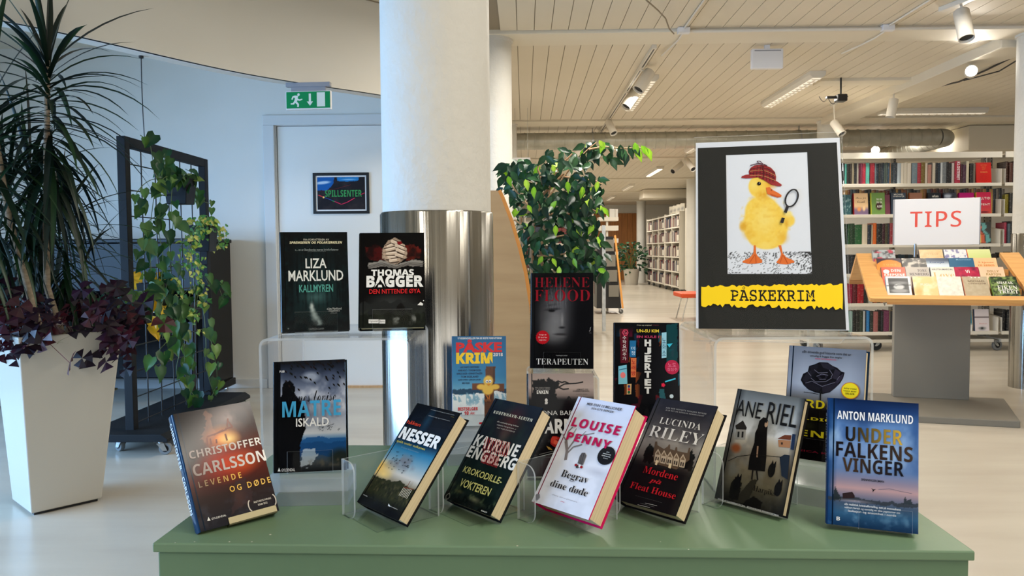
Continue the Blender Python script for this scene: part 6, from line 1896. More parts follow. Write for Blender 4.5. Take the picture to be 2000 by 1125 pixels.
# books in the second case
i = 0
for row in (1, 2, 3, 4, 5, 6):
    x = X2 + (.03 if row != 2 else .03)
    cs = {1: ['#3a2218', '#4a2a20', '#15161a', '#1a1a1e'], 2: ['#7a7020', '#2a2a2a', '#5a4a40'], 3: ['#a02a44', '#4a5a62', '#17191c'], 4: ['#17191c', '#6a3a20', '#2a2a2a'], 5: ['#8a3a20', '#17191c'], 6: ['#15161a', '#17191c', '#4a5058']}[row]
    j = 0
    while x < X2 + .30:
        th = random.uniform(.025, .05)
        c = hx(cs[j % len(cs)])
        spine(x + th / 2, SY + (.03 if j % 3 else .05), levels[row] + .001, th * .96, .15, random.uniform(.2, .235), c, f'{cname(c)} book, {ordinal(j)} from the gap on the {ROWS[row]} shelf of the further bookcase', 'spines in the second bookcase')
        x += th
        j += 1
    i += 1

o = HID.build('screened_book_rows', mat_vc('screened_spines', .4), colors=True)
tag(o, 'rows of books on the tall bookcase screened by the poster, sign and slanted stand', 'books', kind='stuff')

# ------------------------------------------------------------------ slanted birch stand with the TIPS sign
SR = math.radians(-16.5)
st = thing('display_stand', 'slanted birch display stand on a grey pedestal, covered in face-out books', 'display stand', (2.79, 5.13, 0), SR)
MB().prism([(-.35, -.385, 0), (.335, -.385, 0), (.46, .40, 0), (-.46, .40, 0)], (0, 0, .042)).build('base_plate', M['greysteel'], st, bevel=.004)
MB().box((-.262, .27, .042), (.215, .36, .80)).build('pedestal', M['greysteel'], st, bevel=.003)
HW = .51
yF, zF, yR, zR, yB, zB = -.36, .778, .33, 1.062, .76, .845
dirS = Vector((0, yR - yF, zR - zF)).normalized()
nS = Vector((0, -dirS.z, dirS.y))
th = .026
def slope(mb, x0, x1, s0, s1, thick, lift=0.0):
    o = Vector((0, yF, zF))
    vs = []
    for x in (x0, x1):
        for s, k in ((s0, 0), (s1, 0), (s1, -1), (s0, -1)):
            p = o + dirS * s + nS * (lift + k * thick)
            vs.append((x, p.y, p.z))
    return mb.add(vs, [(0, 1, 2, 3), (7, 6, 5, 4), (0, 4, 5, 1), (1, 5, 6, 2), (2, 6, 7, 3), (3, 7, 4, 0)])
SL = math.hypot(yR - yF, zR - zF)
mb = MB()
o_ = Vector((0, yF, zF))
def sp3(x, s, k=0.0):
    p = o_ + dirS * s + nS * k
    return (x, p.y, p.z)
out = [sp3(-HW + .03, 0), sp3(HW - .03, 0), sp3(HW - .008, .008), sp3(HW, .03), sp3(HW, SL), sp3(-HW, SL), sp3(-HW, .03), sp3(-HW + .008, .008)]
inn = [sp3(-HW + .115, .055), sp3(HW - .115, .055), sp3(HW - .115, SL - .0), sp3(-HW + .115, SL - .0)]
# front frame of the tray: two cheeks and a front rail with rounded corners
def plank(pts):
    mb.prism([Vector(p) for p in pts], tuple(-nS * th))
plank([out[0], out[1], out[2], out[3], sp3(HW, .055), inn[1], inn[0], sp3(-HW, .055), out[6], out[7]])
plank([sp3(-HW, .055), inn[0], inn[3], out[5]])
plank([inn[1], sp3(HW, .055), out[4], inn[2]])
mb.build('tray_frame', M['birch'], st)
mb = MB()
for k in range(4):
    y = yF + .085 + k * .135
    z = zF - .012 + k * .058
    mb.box((-HW + .115, y, z - .01), (HW - .115, y + .16, z))
    mb.box((-HW + .115, y - .006, z - .03), (HW - .115, y, z + .012))
mb.build('stepped_ledges', M['birch'], st)
mb = MB()
dB = Vector((0, yB - yR, zB - zR)).normalized()
nB = Vector((0, -dB.z, dB.y)) * -1
if nB.z < 0:
    nB = -nB
a0, a1 = Vector((0, yR, zR)), Vector((0, yB, zB))
for x0, x1 in ((-HW, -HW + .09), (HW - .09, HW)):
    mb.prism([(x0, a0.y, a0.z), (x1, a0.y, a0.z), (x1, a1.y, a1.z), (x0, a1.y, a1.z)], tuple(-nB * th))
mb.prism([(-HW, yB - .07, zB + .07 * (zR - zB) / (yB - yR)), (HW, yB - .07, zB + .07 * (zR - zB) / (yB - yR)), (HW, yB, zB), (-HW, yB, zB)], tuple(-nB * th))
mb.build('back_frame', M['birch'], st)
for x in (-HW + .10, HW - .112):
    mb = MB()
    mb.prism([(x, yF + .07, zF - .015), (x, yR, zR - .02), (x, yB - .08, zB + .0), (x, yB - .1, zB - .06), (x, yR, zR - .16), (x, yF + .09, zF - .05)], (.006, 0, 0))
    mb.build('side_panel', M['greysteel'], st)
MB().lathe([(.0, -.03), (.016, -.03), (.016, .03), (0, .03)], (HW - .12, yF + .06, zF - .05), 16, axis=(1, 0, 0)).build('castor_stop', M['zinc'], st, smooth=40)

stm = st.matrix_basis
def tip(px0, px1, py_top, tier, label, ink, art, sp=None, wd=None, t=.02):
    """face-out book standing on a ledge of the stand"""
    y = yF + .085 + tier * .135 + .004
    z = zF - .012 + tier * .058
    # local x from the pixel: intersect the view ray with the vertical plane of the ledge
    def lx(px):
        inv = stm.inverted()
        E = inv @ EYE
        D = inv.to_3x3() @ (FW + RT * ((px - 1000) / FPX) - UP * ((550 - 562.5) / FPX))
        return E.x + D.x * ((y + .05 - E.y) / D.y)
    xa, xb = lx(px0), lx(px1)
    w_ = xb - xa
    R = stm.to_3x3() @ Matrix.Rotation(math.radians(-42), 3, 'X')
    return flat_book('tips_book', label, 'face-out books on the slanted stand', art, w_, .195, t, stm @ Vector(((xa + xb) / 2, y, z + .001)), R, ink, sp)
# front tier
A = Art(40, 60, (214, 214, 212)).poly([(.08, .08), (.92, .08), (.92, .72), (.08, .72)], (60, 60, 60)).blob(.5, .28, .5, .1, (120, 120, 120)).blob(.5, .45, .26, .14, (190, 190, 188), 1, .3).blob(.5, .62, .44, .1, (150, 150, 148), .9, .4).ridge(.36, .1, (30, 30, 30), 4, 6, .5, .05)
tip(1733, 1781, 535, 0, 'white book with a black and white photograph of a hat, lowest tier of the stand', (206, 206, 204), A, (120, 150, 170))
A = Art(24, 36, (226, 186, 122)).cloud(4, 5, (240, 214, 170), .8, 4).blob(.2, .7, .2, .3, (222, 150, 70), .7).t('FUGL', .3, .3, .7, .4, (206, 206, 190))
tip(1786, 1834, 532, 0, 'warm sand-coloured book on the lowest tier, beside the hat photograph book', (226, 186, 122), A, (50, 40, 40))
A = Art(24, 36, (222, 214, 200)).cloud(12, 16, (190, 190, 176), .6, 8).cloud(9, 12, (236, 226, 214), .8, 12)
tip(1833, 1882, 532, 0, 'mottled off-white book on the lowest tier of the stand', (222, 214, 200), A)
A = Art(24, 36, (176, 160, 132)).cloud(9, 12, (190, 176, 150), .6, 18).t('MICHAEL', .2, .16, .9, .24, (110, 90, 70), 'bold').t('CUNNINGHAM', .2, .27, .9, .33, (110, 90, 70), 'heavy').blob(.8, .9, .25, .1, (120, 112, 100))
for k in range(3):
    A.disc(.38 + .15 * k, .04, .035, .03, W2, 10)
tip(1885, 1934, 532, 0, 'grey-brown book with darker lettering on the lowest tier', (180, 164, 136), A, (206, 120, 90))
A = Art(40, 60, (60, 78, 46)).cloud(9, 12, (140, 160, 90), .8, 6, .4, .6).cloud(12, 14, (24, 30, 24), .8, 16, .5, .7).mix(np.clip((np.linspace(0, 1, 60)[:, None] - .72) * 6, 0, 1) * np.ones((60, 40)), (60, 66, 90)).blob(.5, .9, .3, .08, (150, 160, 190), .7).t('SHAFAK', .22, .20, .84, .31, W2, 'serif').t('FIKEN', .2, .38, .95, .55, W2, 'serif').t('TREET', .2, .56, .95, .70, W2, 'serif')
tip(1940, 1992, 531, 0, 'leafy green book reading FIKENTREET on the lowest tier', (70, 100, 50), A, (104, 138, 60))
# second tier
A = Art(12, 18, (222, 88, 58)).disc(.2, .2, .14, .10, W2, 14, .1).t('DEN', .40, .10, .80, .22, W2, 'bold').t('KREPSENE', .10, .29, .96, .41, W2, 'bold')
tip(1724, 1771, 513, 1, 'orange-red book with white lettering on the second tier of the stand', (222, 88, 58), A, (40, 36, 40))
A = Art(10, 14, (176, 166, 154)).t('TORE', .50, .10, .90, .21, (70, 60, 60), 'serif').t('RENBERG', .14, .26, .96, .37, (70, 60, 60), 'serif')
tip(1772, 1818, 515, 1, 'pale grey book with dark serif lettering on the second tier', (176, 166, 154), A, (40, 36, 40))
A = Art(12, 18, (216, 210, 194)).t('KIRSTIN MARDAL', .06, .07, .96, .14, (50, 50, 60), 'heavy').t('Love', .08, .24, .96, .46, (206, 170, 110), 'serif', -.006)
tip(1821, 1868, 514, 1, 'cream book with a large tan title word on the second tier', (216, 210, 194), A, (70, 70, 76))
A = Art(20, 30, (166, 22, 62)).cloud(6, 8, (84, 16, 50), .8, 6).cloud(9, 9, (206, 60, 80), .6, 16).t('Vi', .45, .12, .62, .26, W2, 'bold').t('TO', .5, .4, .64, .48, W2)
tip(1868, 1916, 517, 1, 'crimson and plum book on the second tier, beside the cream one', (166, 22, 62), A, (206, 206, 206))
A = Art(12, 18, (222, 182, 150)).mix(np.linspace(0, 1, 18)[:, None] * np.ones((18, 12)), (226, 206, 170)).t('DOLLY', .3, .14, .78, .24, (150, 120, 60), 'bold').t('PARTON', .24, .27, .84, .37, (150, 120, 60), 'bold').t('HULEN', .36, .4, .76, .5, (150, 120, 60), 'bold')
tip(1918, 1966, 514, 1, 'peach-coloured book with gold lettering on the second tier', (222, 182, 150), A)
# third tier
A = Art(24, 36, (52, 26, 40)).blob(.52, .52, .62, .46, (222, 132, 34), 1, .04).t('TONE', .25, .26, .80, .34, (236, 160, 70), 'bold', space=1.3)
tip(1714, 1762, 492, 2, 'book with a big orange sun on dark plum, third tier of the stand', (52, 26, 40), A, (200, 120, 40))
A = Art(20, 30, (60, 56, 52)).cloud(7, 9, (206, 196, 180), .9, 4, .5, .65)
tip(1764, 1812, 499, 2, 'dark book with a blurred pale pattern, mostly hidden on the third tier', (50, 48, 46), A, (34, 32, 34))
A = Art(12, 18, (56, 70, 90)).mix(np.clip((np.linspace(0, 1, 18)[:, None] - .1) * 5, 0, 1) * np.ones((18, 12)), (196, 206, 214)).t('Europa', .14, .14, .8, .26, (50, 70, 110), 'serif')
tip(1812, 1856, 502, 2, 'blue and white book half hidden on the third tier', (40, 46, 60), A)
A = Art(12, 18, (40, 92, 124)).t('Roman', .3, .06, .9, .1, (160, 200, 220)).blob(.5, .5, .7, .1, (206, 206, 214), .9, .4)
tip(1857, 1906, 498, 2, 'petrol blue book on the third tier', (40, 92, 124), A, (26, 44, 60), t=.03)
A = Art(12, 18, (226, 180, 132)).t('Å kjenne', .16, .15, .86, .26, (200, 110, 50), 'serif').t('en annen', .16, .30, .86, .38, (200, 110, 50), 'serif')
tip(1906, 1951, 500, 2, 'pale orange book with orange lettering on the third tier', (226, 180, 132), A)
# top tier
A = Art(20, 30, (170, 176, 176)).cloud(6, 8, (190, 60, 76), .9, 6, .5, .6).cloud(8, 10, (60, 60, 60), .7, 16, .55, .65)
tip(1706, 1750, 480, 3, 'grey book with red flowers at the top of the stand, above the orange sun', (160, 170, 172), A, (120, 130, 130), t=.03)
A = Art(24, 36, (214, 178, 126)).cloud(9, 12, (190, 150, 96), .6, 4).t('STILLE', .35, .18, .8, .26, (180, 140, 90))
tip(1798, 1844, 477, 3, 'tan textured book on the top tier below the TIPS sign', (214, 178, 126), A, (60, 46, 46))
A = Art(24, 36, (214, 212, 210)).cloud(12, 12, (110, 108, 150), .9, 6, .5, .62, np.ones((36, 24)) * (np.linspace(1, 0, 36)[:, None] > .35))
tip(1847, 1891, 476, 3, 'white book with blue-violet marks on the top tier', (206, 206, 206), A, (120, 124, 134))
A = Art(16, 24, (206, 210, 150)).mix(np.linspace(0, 1, 24)[:, None] * np.ones((24, 16)), (170, 184, 96)).ridge(.6, .1, (120, 140, 70), 4, 4)
tip(1893, 1938, 477, 3, 'pale green book with an orange-red spine on the top tier', (206, 210, 160), A, (226, 96, 60))

# TIPS sign
sg = thing('tips_sign', 'white sign with red TIPS lettering above the slanted stand', 'sign', stm @ Vector((0.005, yR + .01, zR)), SR)
zb = 1.118 - zR
w, h = .535, .325
MB().box((-w / 2, 0, zb), (w / 2, .016, zb + h)).build('sign_board', M['whiteplastic'], sg, bevel=.002)
mb = MB()
for x in (-w / 2 - .006, w / 2):
    mb.box((x, -.002, zb), (x + .006, .018, zb + h))
mb.build('edge_strip', M['signgrey'], sg)
v, f = letters('TIPS', 'bold', -.024)
mb = MB().add([(-w / 2 + w * (.19 + .60 * p[0]), -.0008, zb + h * (1 - .615 + .345 * p[1])) for p in v], f)
mb.build('lettering', M['redink'], sg)
MB().tube([(-.13, .008, -.03), (-.13, .008, zb + .01)], .011, 14).build('post', M['zinc'], sg, smooth=40)

# ------------------------------------------------------------------ birch rack behind the column, ficus
px_ = lambda x, y: at(x, y, 3.0)
rk = thing('plywood_rack', 'plywood rack with a slanting orange edge, standing behind the steel-clad column', 'display rack', (-.05, 3.2, 0))
outl = [px_(930, 372), px_(972, 372), px_(980, 390), px_(996, 432), px_(1012, 486), px_(1024, 536), px_(1034, 600), px_(1040, 690)]
lo = [(outl[-1].x + .02, 3.0, .02), (outl[0].x, 3.0, .02)]
mb = MB()
pts = [(p.x, 3.0, p.z) for p in outl] + lo
mb.prism(pts, (0, .022, 0))
mb.build('front_panel', M['ply'], rk, world=True)
mb = MB()
for a, b in zip(outl[1:-1], outl[2:]):
    mb.bar((a.x + .002, 3.011, a.z), (b.x + .002, 3.011, b.z), .004, .024, up=(1, 0, 0))
mb.build('edge_band', M['plyedge'], rk, world=True)
MB().prism([(p[0], 3.5, p[2]) for p in pts], (0, .022, 0)).build('rear_panel', M['ply'], rk, world=True)
for z in (.2, .55, .9):
    MB().box((outl[0].x + .02, 3.022, z), (outl[-1].x - .03 if z < .8 else outl[4].x - .05, 3.5, z + .018)).build('rack_shelf', M['ply'], rk, world=True)

FY = 4.7
fc = thing('weeping_fig', 'bushy weeping fig with dark glossy leaves and lime-green tips behind the plywood rack', 'plant', (.12, FY, 0))
mb = MB().lathe([(.001, .02), (.15, .02), (.19, .40), (.20, .42), (.18, .42), (.175, .38), (.001, .38)], (.12, FY, 0), 32)
mb.build('pot', M['planter'], fc, world=True, smooth=40)
MB().lathe([(.001, .385), (.175, .385)], (.12, FY, 0), 24).build('soil', M['soil'], fc, world=True)
def fpt(x, y, Y=FY):
    return at(x, y, Y)
for pts, r0 in (([Vector((.08, FY, .38)), fpt(1030, 560), fpt(1024, 500), fpt(1018, 440), fpt(1012, 380)], .016), ([Vector((.12, FY, .38)), fpt(1040, 560), fpt(1038, 500), fpt(1042, 440), fpt(1060, 380), fpt(1100, 340)], .018), ([Vector((.16, FY + .05, .38)), fpt(1060, 560, FY + .05), fpt(1056, 490, FY + .05), fpt(1066, 420, FY + .05), fpt(1076, 350, FY + .05)], .014)):
    MB().tube(pts, [r0 * (1 - .13 * i) for i in range(len(pts))], 9).build('trunk', M['figbark'], fc, world=True, smooth=60)
br = MB()
BRS = [[(1060, 400), (1090, 360), (1120, 320), (1150, 290), (1165, 278)], [(1150, 292), (1180, 286), (1215, 290), (1250, 288), (1268, 296)], [(1100, 345), (1130, 350), (1160, 352), (1176, 360)], [(1070, 420), (1110, 410), (1150, 405), (1176, 420)], [(1030, 400), (1005, 370), (990, 345)], [(1060, 360), (1050, 330), (1060, 305)], [(1050, 500), (1090, 498), (1130, 490), (1170, 500)], [(1020, 440), (1006, 430), (996, 432)], [(1045, 470), (1100, 460), (1150, 470)], [(1076, 350), (1100, 318), (1118, 300)]]
for b in BRS:
    br.tube([fpt(x, y, FY - .05) for x, y in b], [.007 * (1 - .15 * i) for i in range(len(b))], 6)
br.build('branches', M['figbark'], fc, world=True, smooth=60)
def figleaf(mb, p, d, nrm, s, col):
    d = Vector(d).normalized()
    n = Vector(nrm)
    n = (n - d * n.dot(d)).normalized()
    w_ = n.cross(d)
    P = lambda a, b, c=0.0: p + d * a * s + w_ * b * s + n * c * s
    vs = [P(0, 0), P(.22, .20, .05), P(.5, .26, .05), P(.78, .14, .0), P(1.08, 0, -.10), P(.78, -.14, .0), P(.5, -.26, .05), P(.22, -.20, .05), P(.5, 0, -.02)]
    c = jit(col, 7)
    e = tuple(min(255, x * 1.2) for x in c)
    mb.add(vs, [(0, 1, 2, 8), (8, 2, 3), (8, 3, 4), (8, 4, 5), (8, 5, 6), (8, 6, 7, 0)], 0, [e, c, c, c, c, c, c, c, e])
fl_ = MB()
rf = random.Random(17)
FG = [(24, 52, 34), (30, 62, 38), (20, 44, 32), (38, 74, 44), (44, 84, 50), (26, 56, 42)]
LIME = [(132, 178, 40), (110, 160, 36), (156, 190, 60)]
def cluster(cx, cy, rx, ry, n, lime=.03, dz=.28):
    for _ in range(n):
        while True:
            a, b = rf.uniform(-1, 1), rf.uniform(-1, 1)
            if a * a + b * b < 1:
                break
        p = fpt(cx + a * rx, cy + b * ry, FY + rf.uniform(-dz, dz))
        d = (rf.uniform(-.9, .9), rf.uniform(-.8, .3), -1 + rf.uniform(-.3, .9))
        figleaf(fl_, p, d, (rf.uniform(-.7, .7), -1, rf.uniform(-.1, .9)), rf.uniform(.058, .088), rf.choice(LIME) if rf.random() < lime * .7 else rf.choice(FG))
for c in ((1075, 360, 78, 52, 150), (1100, 420, 72, 48, 150), (1020, 350, 42, 40, 70), (1132, 480, 52, 54, 120, .05), (1085, 490, 64, 44, 130), (1024, 430, 34, 50, 24), (1150, 375, 34, 40, 56), (1090, 310, 46, 22, 36), (1000, 330, 24, 24, 18), (1120, 528, 66, 32, 110, .08), (1060, 540, 30, 22, 26, .1), (1168, 288, 30, 16, 24, .15, .06), (1140, 310, 24, 14, 14), (1196, 296, 12, 16, 7, .1, .05)):
    cluster(*c)
for x, y, lime in ((1212, 288, 0), (1218, 296, 0), (1224, 304, 0), (1236, 287, 0), (1243, 296, 1), (1252, 290, 1), (1262, 294, 1), (1240, 284, 1), (1228, 290, 0)):
    figleaf(fl_, fpt(x, y - 6, FY - .05), (rf.uniform(-.2, .7), -.2, -1), (.2, -1, .3), .085, rf.choice(LIME) if lime else rf.choice(FG))
for x, y in ((992, 352), (1026, 358), (1080, 330), (1108, 362), (1030, 408), (1085, 448), (1138, 372), (1140, 374), (1060, 508), (1078, 512), (1120, 512), (1092, 528), (1168, 362), (1176, 412), (1043, 372), (1180, 285), (1170, 282)):
    figleaf(fl_, fpt(x, y - 8, FY - .32), (rf.uniform(-.7, .7), -.3, -1), (rf.uniform(-.6, .6), -1, .3), rf.uniform(.05, .07), rf.choice(LIME))
fl_.build('foliage', M['leaf'], fc, world=True, colors=True, smooth=70)

# ------------------------------------------------------------------ duct
DY = 10.55
c0, c1_ = at(985, 273, DY), at(1832, 272, DY)
dz_ = (c0.z + c1_.z) / 2
R_ = .112
du = thing('ventilation_duct', 'galvanised spiral ventilation duct under the ceiling, bending away above the bookcase', 'ventilation duct', (c0.x, DY, dz_))
mb = MB()
x = c0.x
prof = []
L = c1_.x - c0.x
n = int(L / .135)
for k in range(n):
    a = L * k / n
    b = L * (k + 1) / n
    prof += [(R_ + .007, a), (R_ + .007, a + .010), (R_, a + .011), (R_, b - .001)]
mb.lathe(prof, (c0.x, DY, dz_), 36, axis=(1, 0, 0))
mb.build('straight_run', M['galv'], du, world=True, smooth=30)
mb = MB()
eb = [Vector((c1_.x + .16 * math.sin(a), DY + .16 - .16 * math.cos(a), dz_)) for a in [math.pi / 2 * k / 5 for k in range(6)]]
mb.tube(eb, [R_ + .003] * 6, 32)
mb.build('elbow', M['galv'], du, world=True, smooth=25)
prof = []
for k in range(16):
    prof += [(R_ + .004, k * .135), (R_ + .004, k * .135 + .006), (R_, k * .135 + .007), (R_, k * .135 + .134)]
MB().lathe(prof, (eb[-1].x, eb[-1].y, dz_), 32, axis=(0, 1, 0)).build('rear_run', M['galv'], du, world=True, smooth=30)
for px in (1157, 1560):
    X = at(px, 262, DY).x
    mb = MB().bar((X, DY, dz_ + R_), (X, DY, CZ), .03, .012).lathe([(R_ + .006, -.012), (R_ + .008, -.012), (R_ + .008, .012), (R_ + .006, .012)], (X, DY, dz_), 32, axis=(1, 0, 0))
    mb.build('hanger', M['zinc'], du, world=True)

# ------------------------------------------------------------------ lamps under the ceiling
def batten(label, x, y, L=1.5, along='Y', z=CZ, glow='dimglow', group='ceiling battens', w=.15):
    t = thing('ceiling_batten', label, 'ceiling lamp', (x, y, z), 0 if along == 'Y' else math.pi / 2, group)
    MB().prism([(-w / 2, -L / 2, 0), (w / 2, -L / 2, 0), (w / 2, -L / 2, -.035), (w / 2 - .03, -L / 2, -.062), (-w / 2 + .03, -L / 2, -.062), (-w / 2, -L / 2, -.035)], (0, L, 0)).build('housing', M['lampwhite'], t, bevel=.002)
    MB().box((-w / 2 + .034, -L / 2 + .02, -.066), (w / 2 - .034, L / 2 - .02, -.062)).build('diffuser', M[glow], t)
    mb = MB()
    for k in range(14):
        y_ = -L / 2 + .05 + k * (L - .1) / 13
        mb.box((-w / 2 + .034, y_ - .002, -.076), (w / 2 - .034, y_ + .002, -.066))
    mb.box((-.004, -L / 2 + .05, -.074), (.004, L / 2 - .05, -.066)).build('louvre_grille', M['lampwhite'], t)
    return t
batten('white batten lamp behind the cluster of track spotlights', 1.21, 8.15, 1.55)
batten('white batten lamp over the aisle between the white box and the poster top', 2.75, 8.05, 1.5)
batten('long white batten across the ceiling above the tall bookcase', (at(1718, 229, 9.35).x + at(1921, 229, 9.35).x) / 2, 9.35, 1.27, 'X', CZ, 'dimglow')
batten('lit batten beside the poster corner, beyond the duct', 2.72, 12.1, 1.5, glow='dimglow')
for k, y in enumerate((16.1, 20.1, 24.1)):
    batten(f'{["bright batten nearest", "second batten from the ficus side, further", "last small batten far"][k]} down the corridor ceiling', 2.70, y, 1.5, glow='glow' if k == 0 else 'dimglow')
    batten(f'{["first", "second", "third"][k]} corridor batten of the row nearest the ficus branch', 1.0, y, 1.5)

def spot(label, p0, d, L=.19, r=.046, lit=False, stem=None, watts=0):
    """track spotlight: stem, cylinder head, recessed lens"""
    p0, d = Vector(p0), Vector(d).normalized()
    t = thing('track_spotlight', label, 'spotlight', p0, group='white track spotlights')
    mb = MB().lathe([(.001, 0), (r * .92, 0), (r, .006), (r, L), (r * .9, L), (r * .88, L - .02)], (0, 0, 0), 28, axis=d)
    mb.build('lamp_head', M['lampwhite'], t, smooth=40)
    mb = MB().lathe([(.001, L - .018), (r * .88, L - .018)], (0, 0, 0), 24, axis=d)
    mb.build('lens', M['spotglow' if lit else 'darkplastic'], t)
    if stem is not None:
        top = Vector(stem) - p0
        mid = d * L * .15
        mb = MB().tube([mid, mid + (top - mid) * .5, top], .008, 8).box((top.x - .018, top.y - .06, top.z), (top.x + .018, top.y + .06, top.z + .03))
        mb.build('stem', M['lampwhite'], t, smooth=40)
    if watts:
        l = bpy.data.lights.new('spot_beam', 'SPOT')
        l.energy, l.color, l.spot_size, l.spot_blend, l.shadow_soft_size = watts, NEUT, math.radians(70), .6, .04
        o = bpy.data.objects.new('spot_beam', l)
        COL.objects.link(o)
        o.location = p0 + d * (L + .01)
        o.rotation_euler = d.to_track_quat('-Z', 'Y').to_euler()
    return t
def two(px0, py0, px1, py1, Y0, Y1):
    a, b = at(px0, py0, Y0), at(px1, py1, Y1)
    return a, (b - a), (b - a).length
a, d_, L = two(1877, 22, 1888, 76, 5.30, 5.22)
spot('large white spotlight on a short track near the picture top', a, d_, L, .050, stem=(a.x, a.y, CZ - .03), watts=30)
tk = MB().bar((a.x + .03, a.y - .20, CZ - .016), (a.x - .06, a.y + .14, CZ - .016), .045, .032)
tag(tk.build('lighting_track', M['lampwhite'], bevel=.003), 'short white track carrying the large spotlight', 'lighting track')
a = at(1896, 142, 6.75)
spot('glowing spotlight shining straight at the viewer beside the edge column', a, (EYE - a) + Vector((.3, 0, .9)), .13, .05, True, stem=(a.x, a.y + .02, CZ - .03), watts=25)
a, d_, L = two(1746, 193, 1739, 229, 8.0, 8.0)
spot('white spotlight pointing down left of the long batten', a, d_, L, .046, stem=(a.x, a.y, CZ - .03), watts=30)
a, d_, L = two(1628, 238, 1645, 262, 8.9, 8.8)
spot('white spotlight angled over the poster corner', a, d_, L, .048, stem=(a.x, a.y, CZ - .03), watts=30)
TXX = 1.06
tk = MB().box((TXX - .018, 6.3, CZ - .034), (TXX + .018, 10.9, CZ - .001), 0).box((TXX - .006, 6.32, CZ - .0345), (TXX + .006, 10.88, CZ - .033), 1)
tag(tk.build('lighting_track', [M['lampwhite'], M['darkplastic']]), 'long white lighting track running away under the ceiling boards', 'lighting track')
for lab, q in (('upper of the two overlapping spotlights on the long track', (1270, 140, 1246, 176, 7.0, 6.95)), ('lower of the two overlapping spotlights on the long track', (1243, 177, 1222, 209, 8.0, 7.95)), ('small spotlight at the far end of the long track above the fig branch', (1188, 237, 1199, 261, 9.6, 9.5))):
    a, d_, L = two(*q)
    spot(lab, a, d_, L, .053 if 'far' not in lab else .045, stem=(TXX, a.y, CZ - .035), watts=0)
a = at(1131, 327, 13.9)
spot('far bright spotlight glimpsed between the fig leaves', a, (EYE - a) + Vector((.6, 0, -.3)), .14, .06, True, stem=(a.x, a.y, CZ - .03))
a = at(1708, 293, 11.8)
spot('bright spotlight hanging below the bend of the duct', a + Vector((.16, .3, .03)), Vector((-.5, -1, -.1)), .26, .065, True, stem=(a.x + .15, a.y + .3, CZ - .03))
for lab, q in (('pale spotlight in the corridor beside the poster edge', (1331, 320, 1316, 333, 14.2, 14.0)), ('pale spotlight touching the poster edge from behind', (1340, 312, 1352, 328, 13.6, 13.4))):
    a, d_, L = two(*q)
    spot(lab, a, d_, L + .05, .05, stem=(a.x, a.y, CZ - .03))

# small things on the ceiling
a, b = at(1469, 95, 6.35), at(1530, 133, 6.35)
t = thing('ceiling_box', 'white rectangular box hanging just below the beam', 'wall box', ((a.x + b.x) / 2, 6.35, (a.z + b.z) / 2))
w, h = (b.x - a.x), (a.z - b.z)
MB().box((-w / 2, 0, -h / 2), (w / 2, .05, h / 2)).build('box_body', M['whiteplastic'], t, bevel=.006)
MB().box((-w / 2 + .02, -.001, h / 2 - .02), (w / 2 - .02, .0, h / 2 - .012)).build('vent_slot', M['signgrey'], t)
MB().box((-.02, .01, h / 2), (.02, .04, CZ - (a.z + b.z) / 2)).build('mount', M['whiteplastic'], t)
pj = at(1634, 190, 7.6)
t = thing('sensor_unit', 'small black device with loose cables under the ceiling above the poster', 'sensor', pj)
MB().box((-.01, -.05, -.045), (.09, .05, .025)).build('body', M['darkplastic'], t, bevel=.012)
MB().box((-.10, -.02, -.012), (.0, .02, .01)).build('arm', M['darkplastic'], t, bevel=.004)
mb = MB()
for x0, x1, dp in ((-.17, -.08, .05), (-.09, .02, .075), (.0, .11, .05)):
    mb.tube([(x0 + (x1 - x0) * k / 8, .0, .01 - dp * math.sin(math.pi * k / 8)) for k in range(9)], .0028, 5)
mb.tube([(.04, 0, .02), (.04, 0, CZ - pj.z)], .008, 6)
mb.build('loose_cable', M['cable'], t)
CB = 5.84
mb = MB()
mb.tube([(at(1330, 66, CB).x, CB, CZ - .028), (at(1733, 62, CB).x, CB, CZ - .028), (at(2010, 60, CB).x, CB, CZ - .028)], .013, 8)
tag(mb.build('cable_conduit', M['lampwhite'], smooth=50), 'thin white conduit running along the front of the near beam', 'conduit')
for i, px in enumerate((1335, 1733)):
    X = at(px, 66, CB).x
    t = thing('junction_box', ['white junction box on the conduit at the end nearer the column', 'white junction box on the conduit above the white hanging box side'][i], 'junction box', (X, CB, CZ - .02))
    MB().box((-.045, -.03, -.026), (.045, .02, .018)).build('box_body', M['whiteplastic'], t, bevel=.004)
    MB().tube([(0, 0, .008), (0, -1.2, .012)], .007, 6).build('feed_cable', M['lampwhite'], t)
    MB().tube([(0, 0, -.015), (.0, .2, -.022), (-.02, .42, -.02), (-.03, .75, .0)], .007, 6).build('branch_cable', M['lampwhite'], t)
mb = MB().tube([at(1262, 0, 4.9) + Vector((0, 0, -.0)), at(1285, 20, 5.1), at(1300, 36, 5.3), at(1307, 56, 5.55), at(1316, 66, 5.8)], .005, 6)
for i, v_ in enumerate(mb.v):
    mb.v[i] = (v_[0], v_[1], min(v_[2], CZ - .004))
tag(mb.build('ceiling_cable', M['groove']), 'thin sagging cable across the boards leading to the junction box', 'cable')
mb = MB().tube([(PILX + .16, 6.3, 2.70), (PILX + .13, 6.9, 2.65), (PILX + .18, 7.4, 2.66), (PILX + .16, 7.9, 2.70)], .008, 6).tube([(PILX + .18, 6.2, 2.7), (PILX + .19, 6.8, 2.62), (PILX + .17, 7.3, 2.65)], .006, 6)
tag(mb.build('loose_beam_cable', M['cable']), 'black cables sagging beside the sloping-looking beam near the edge column', 'cable')

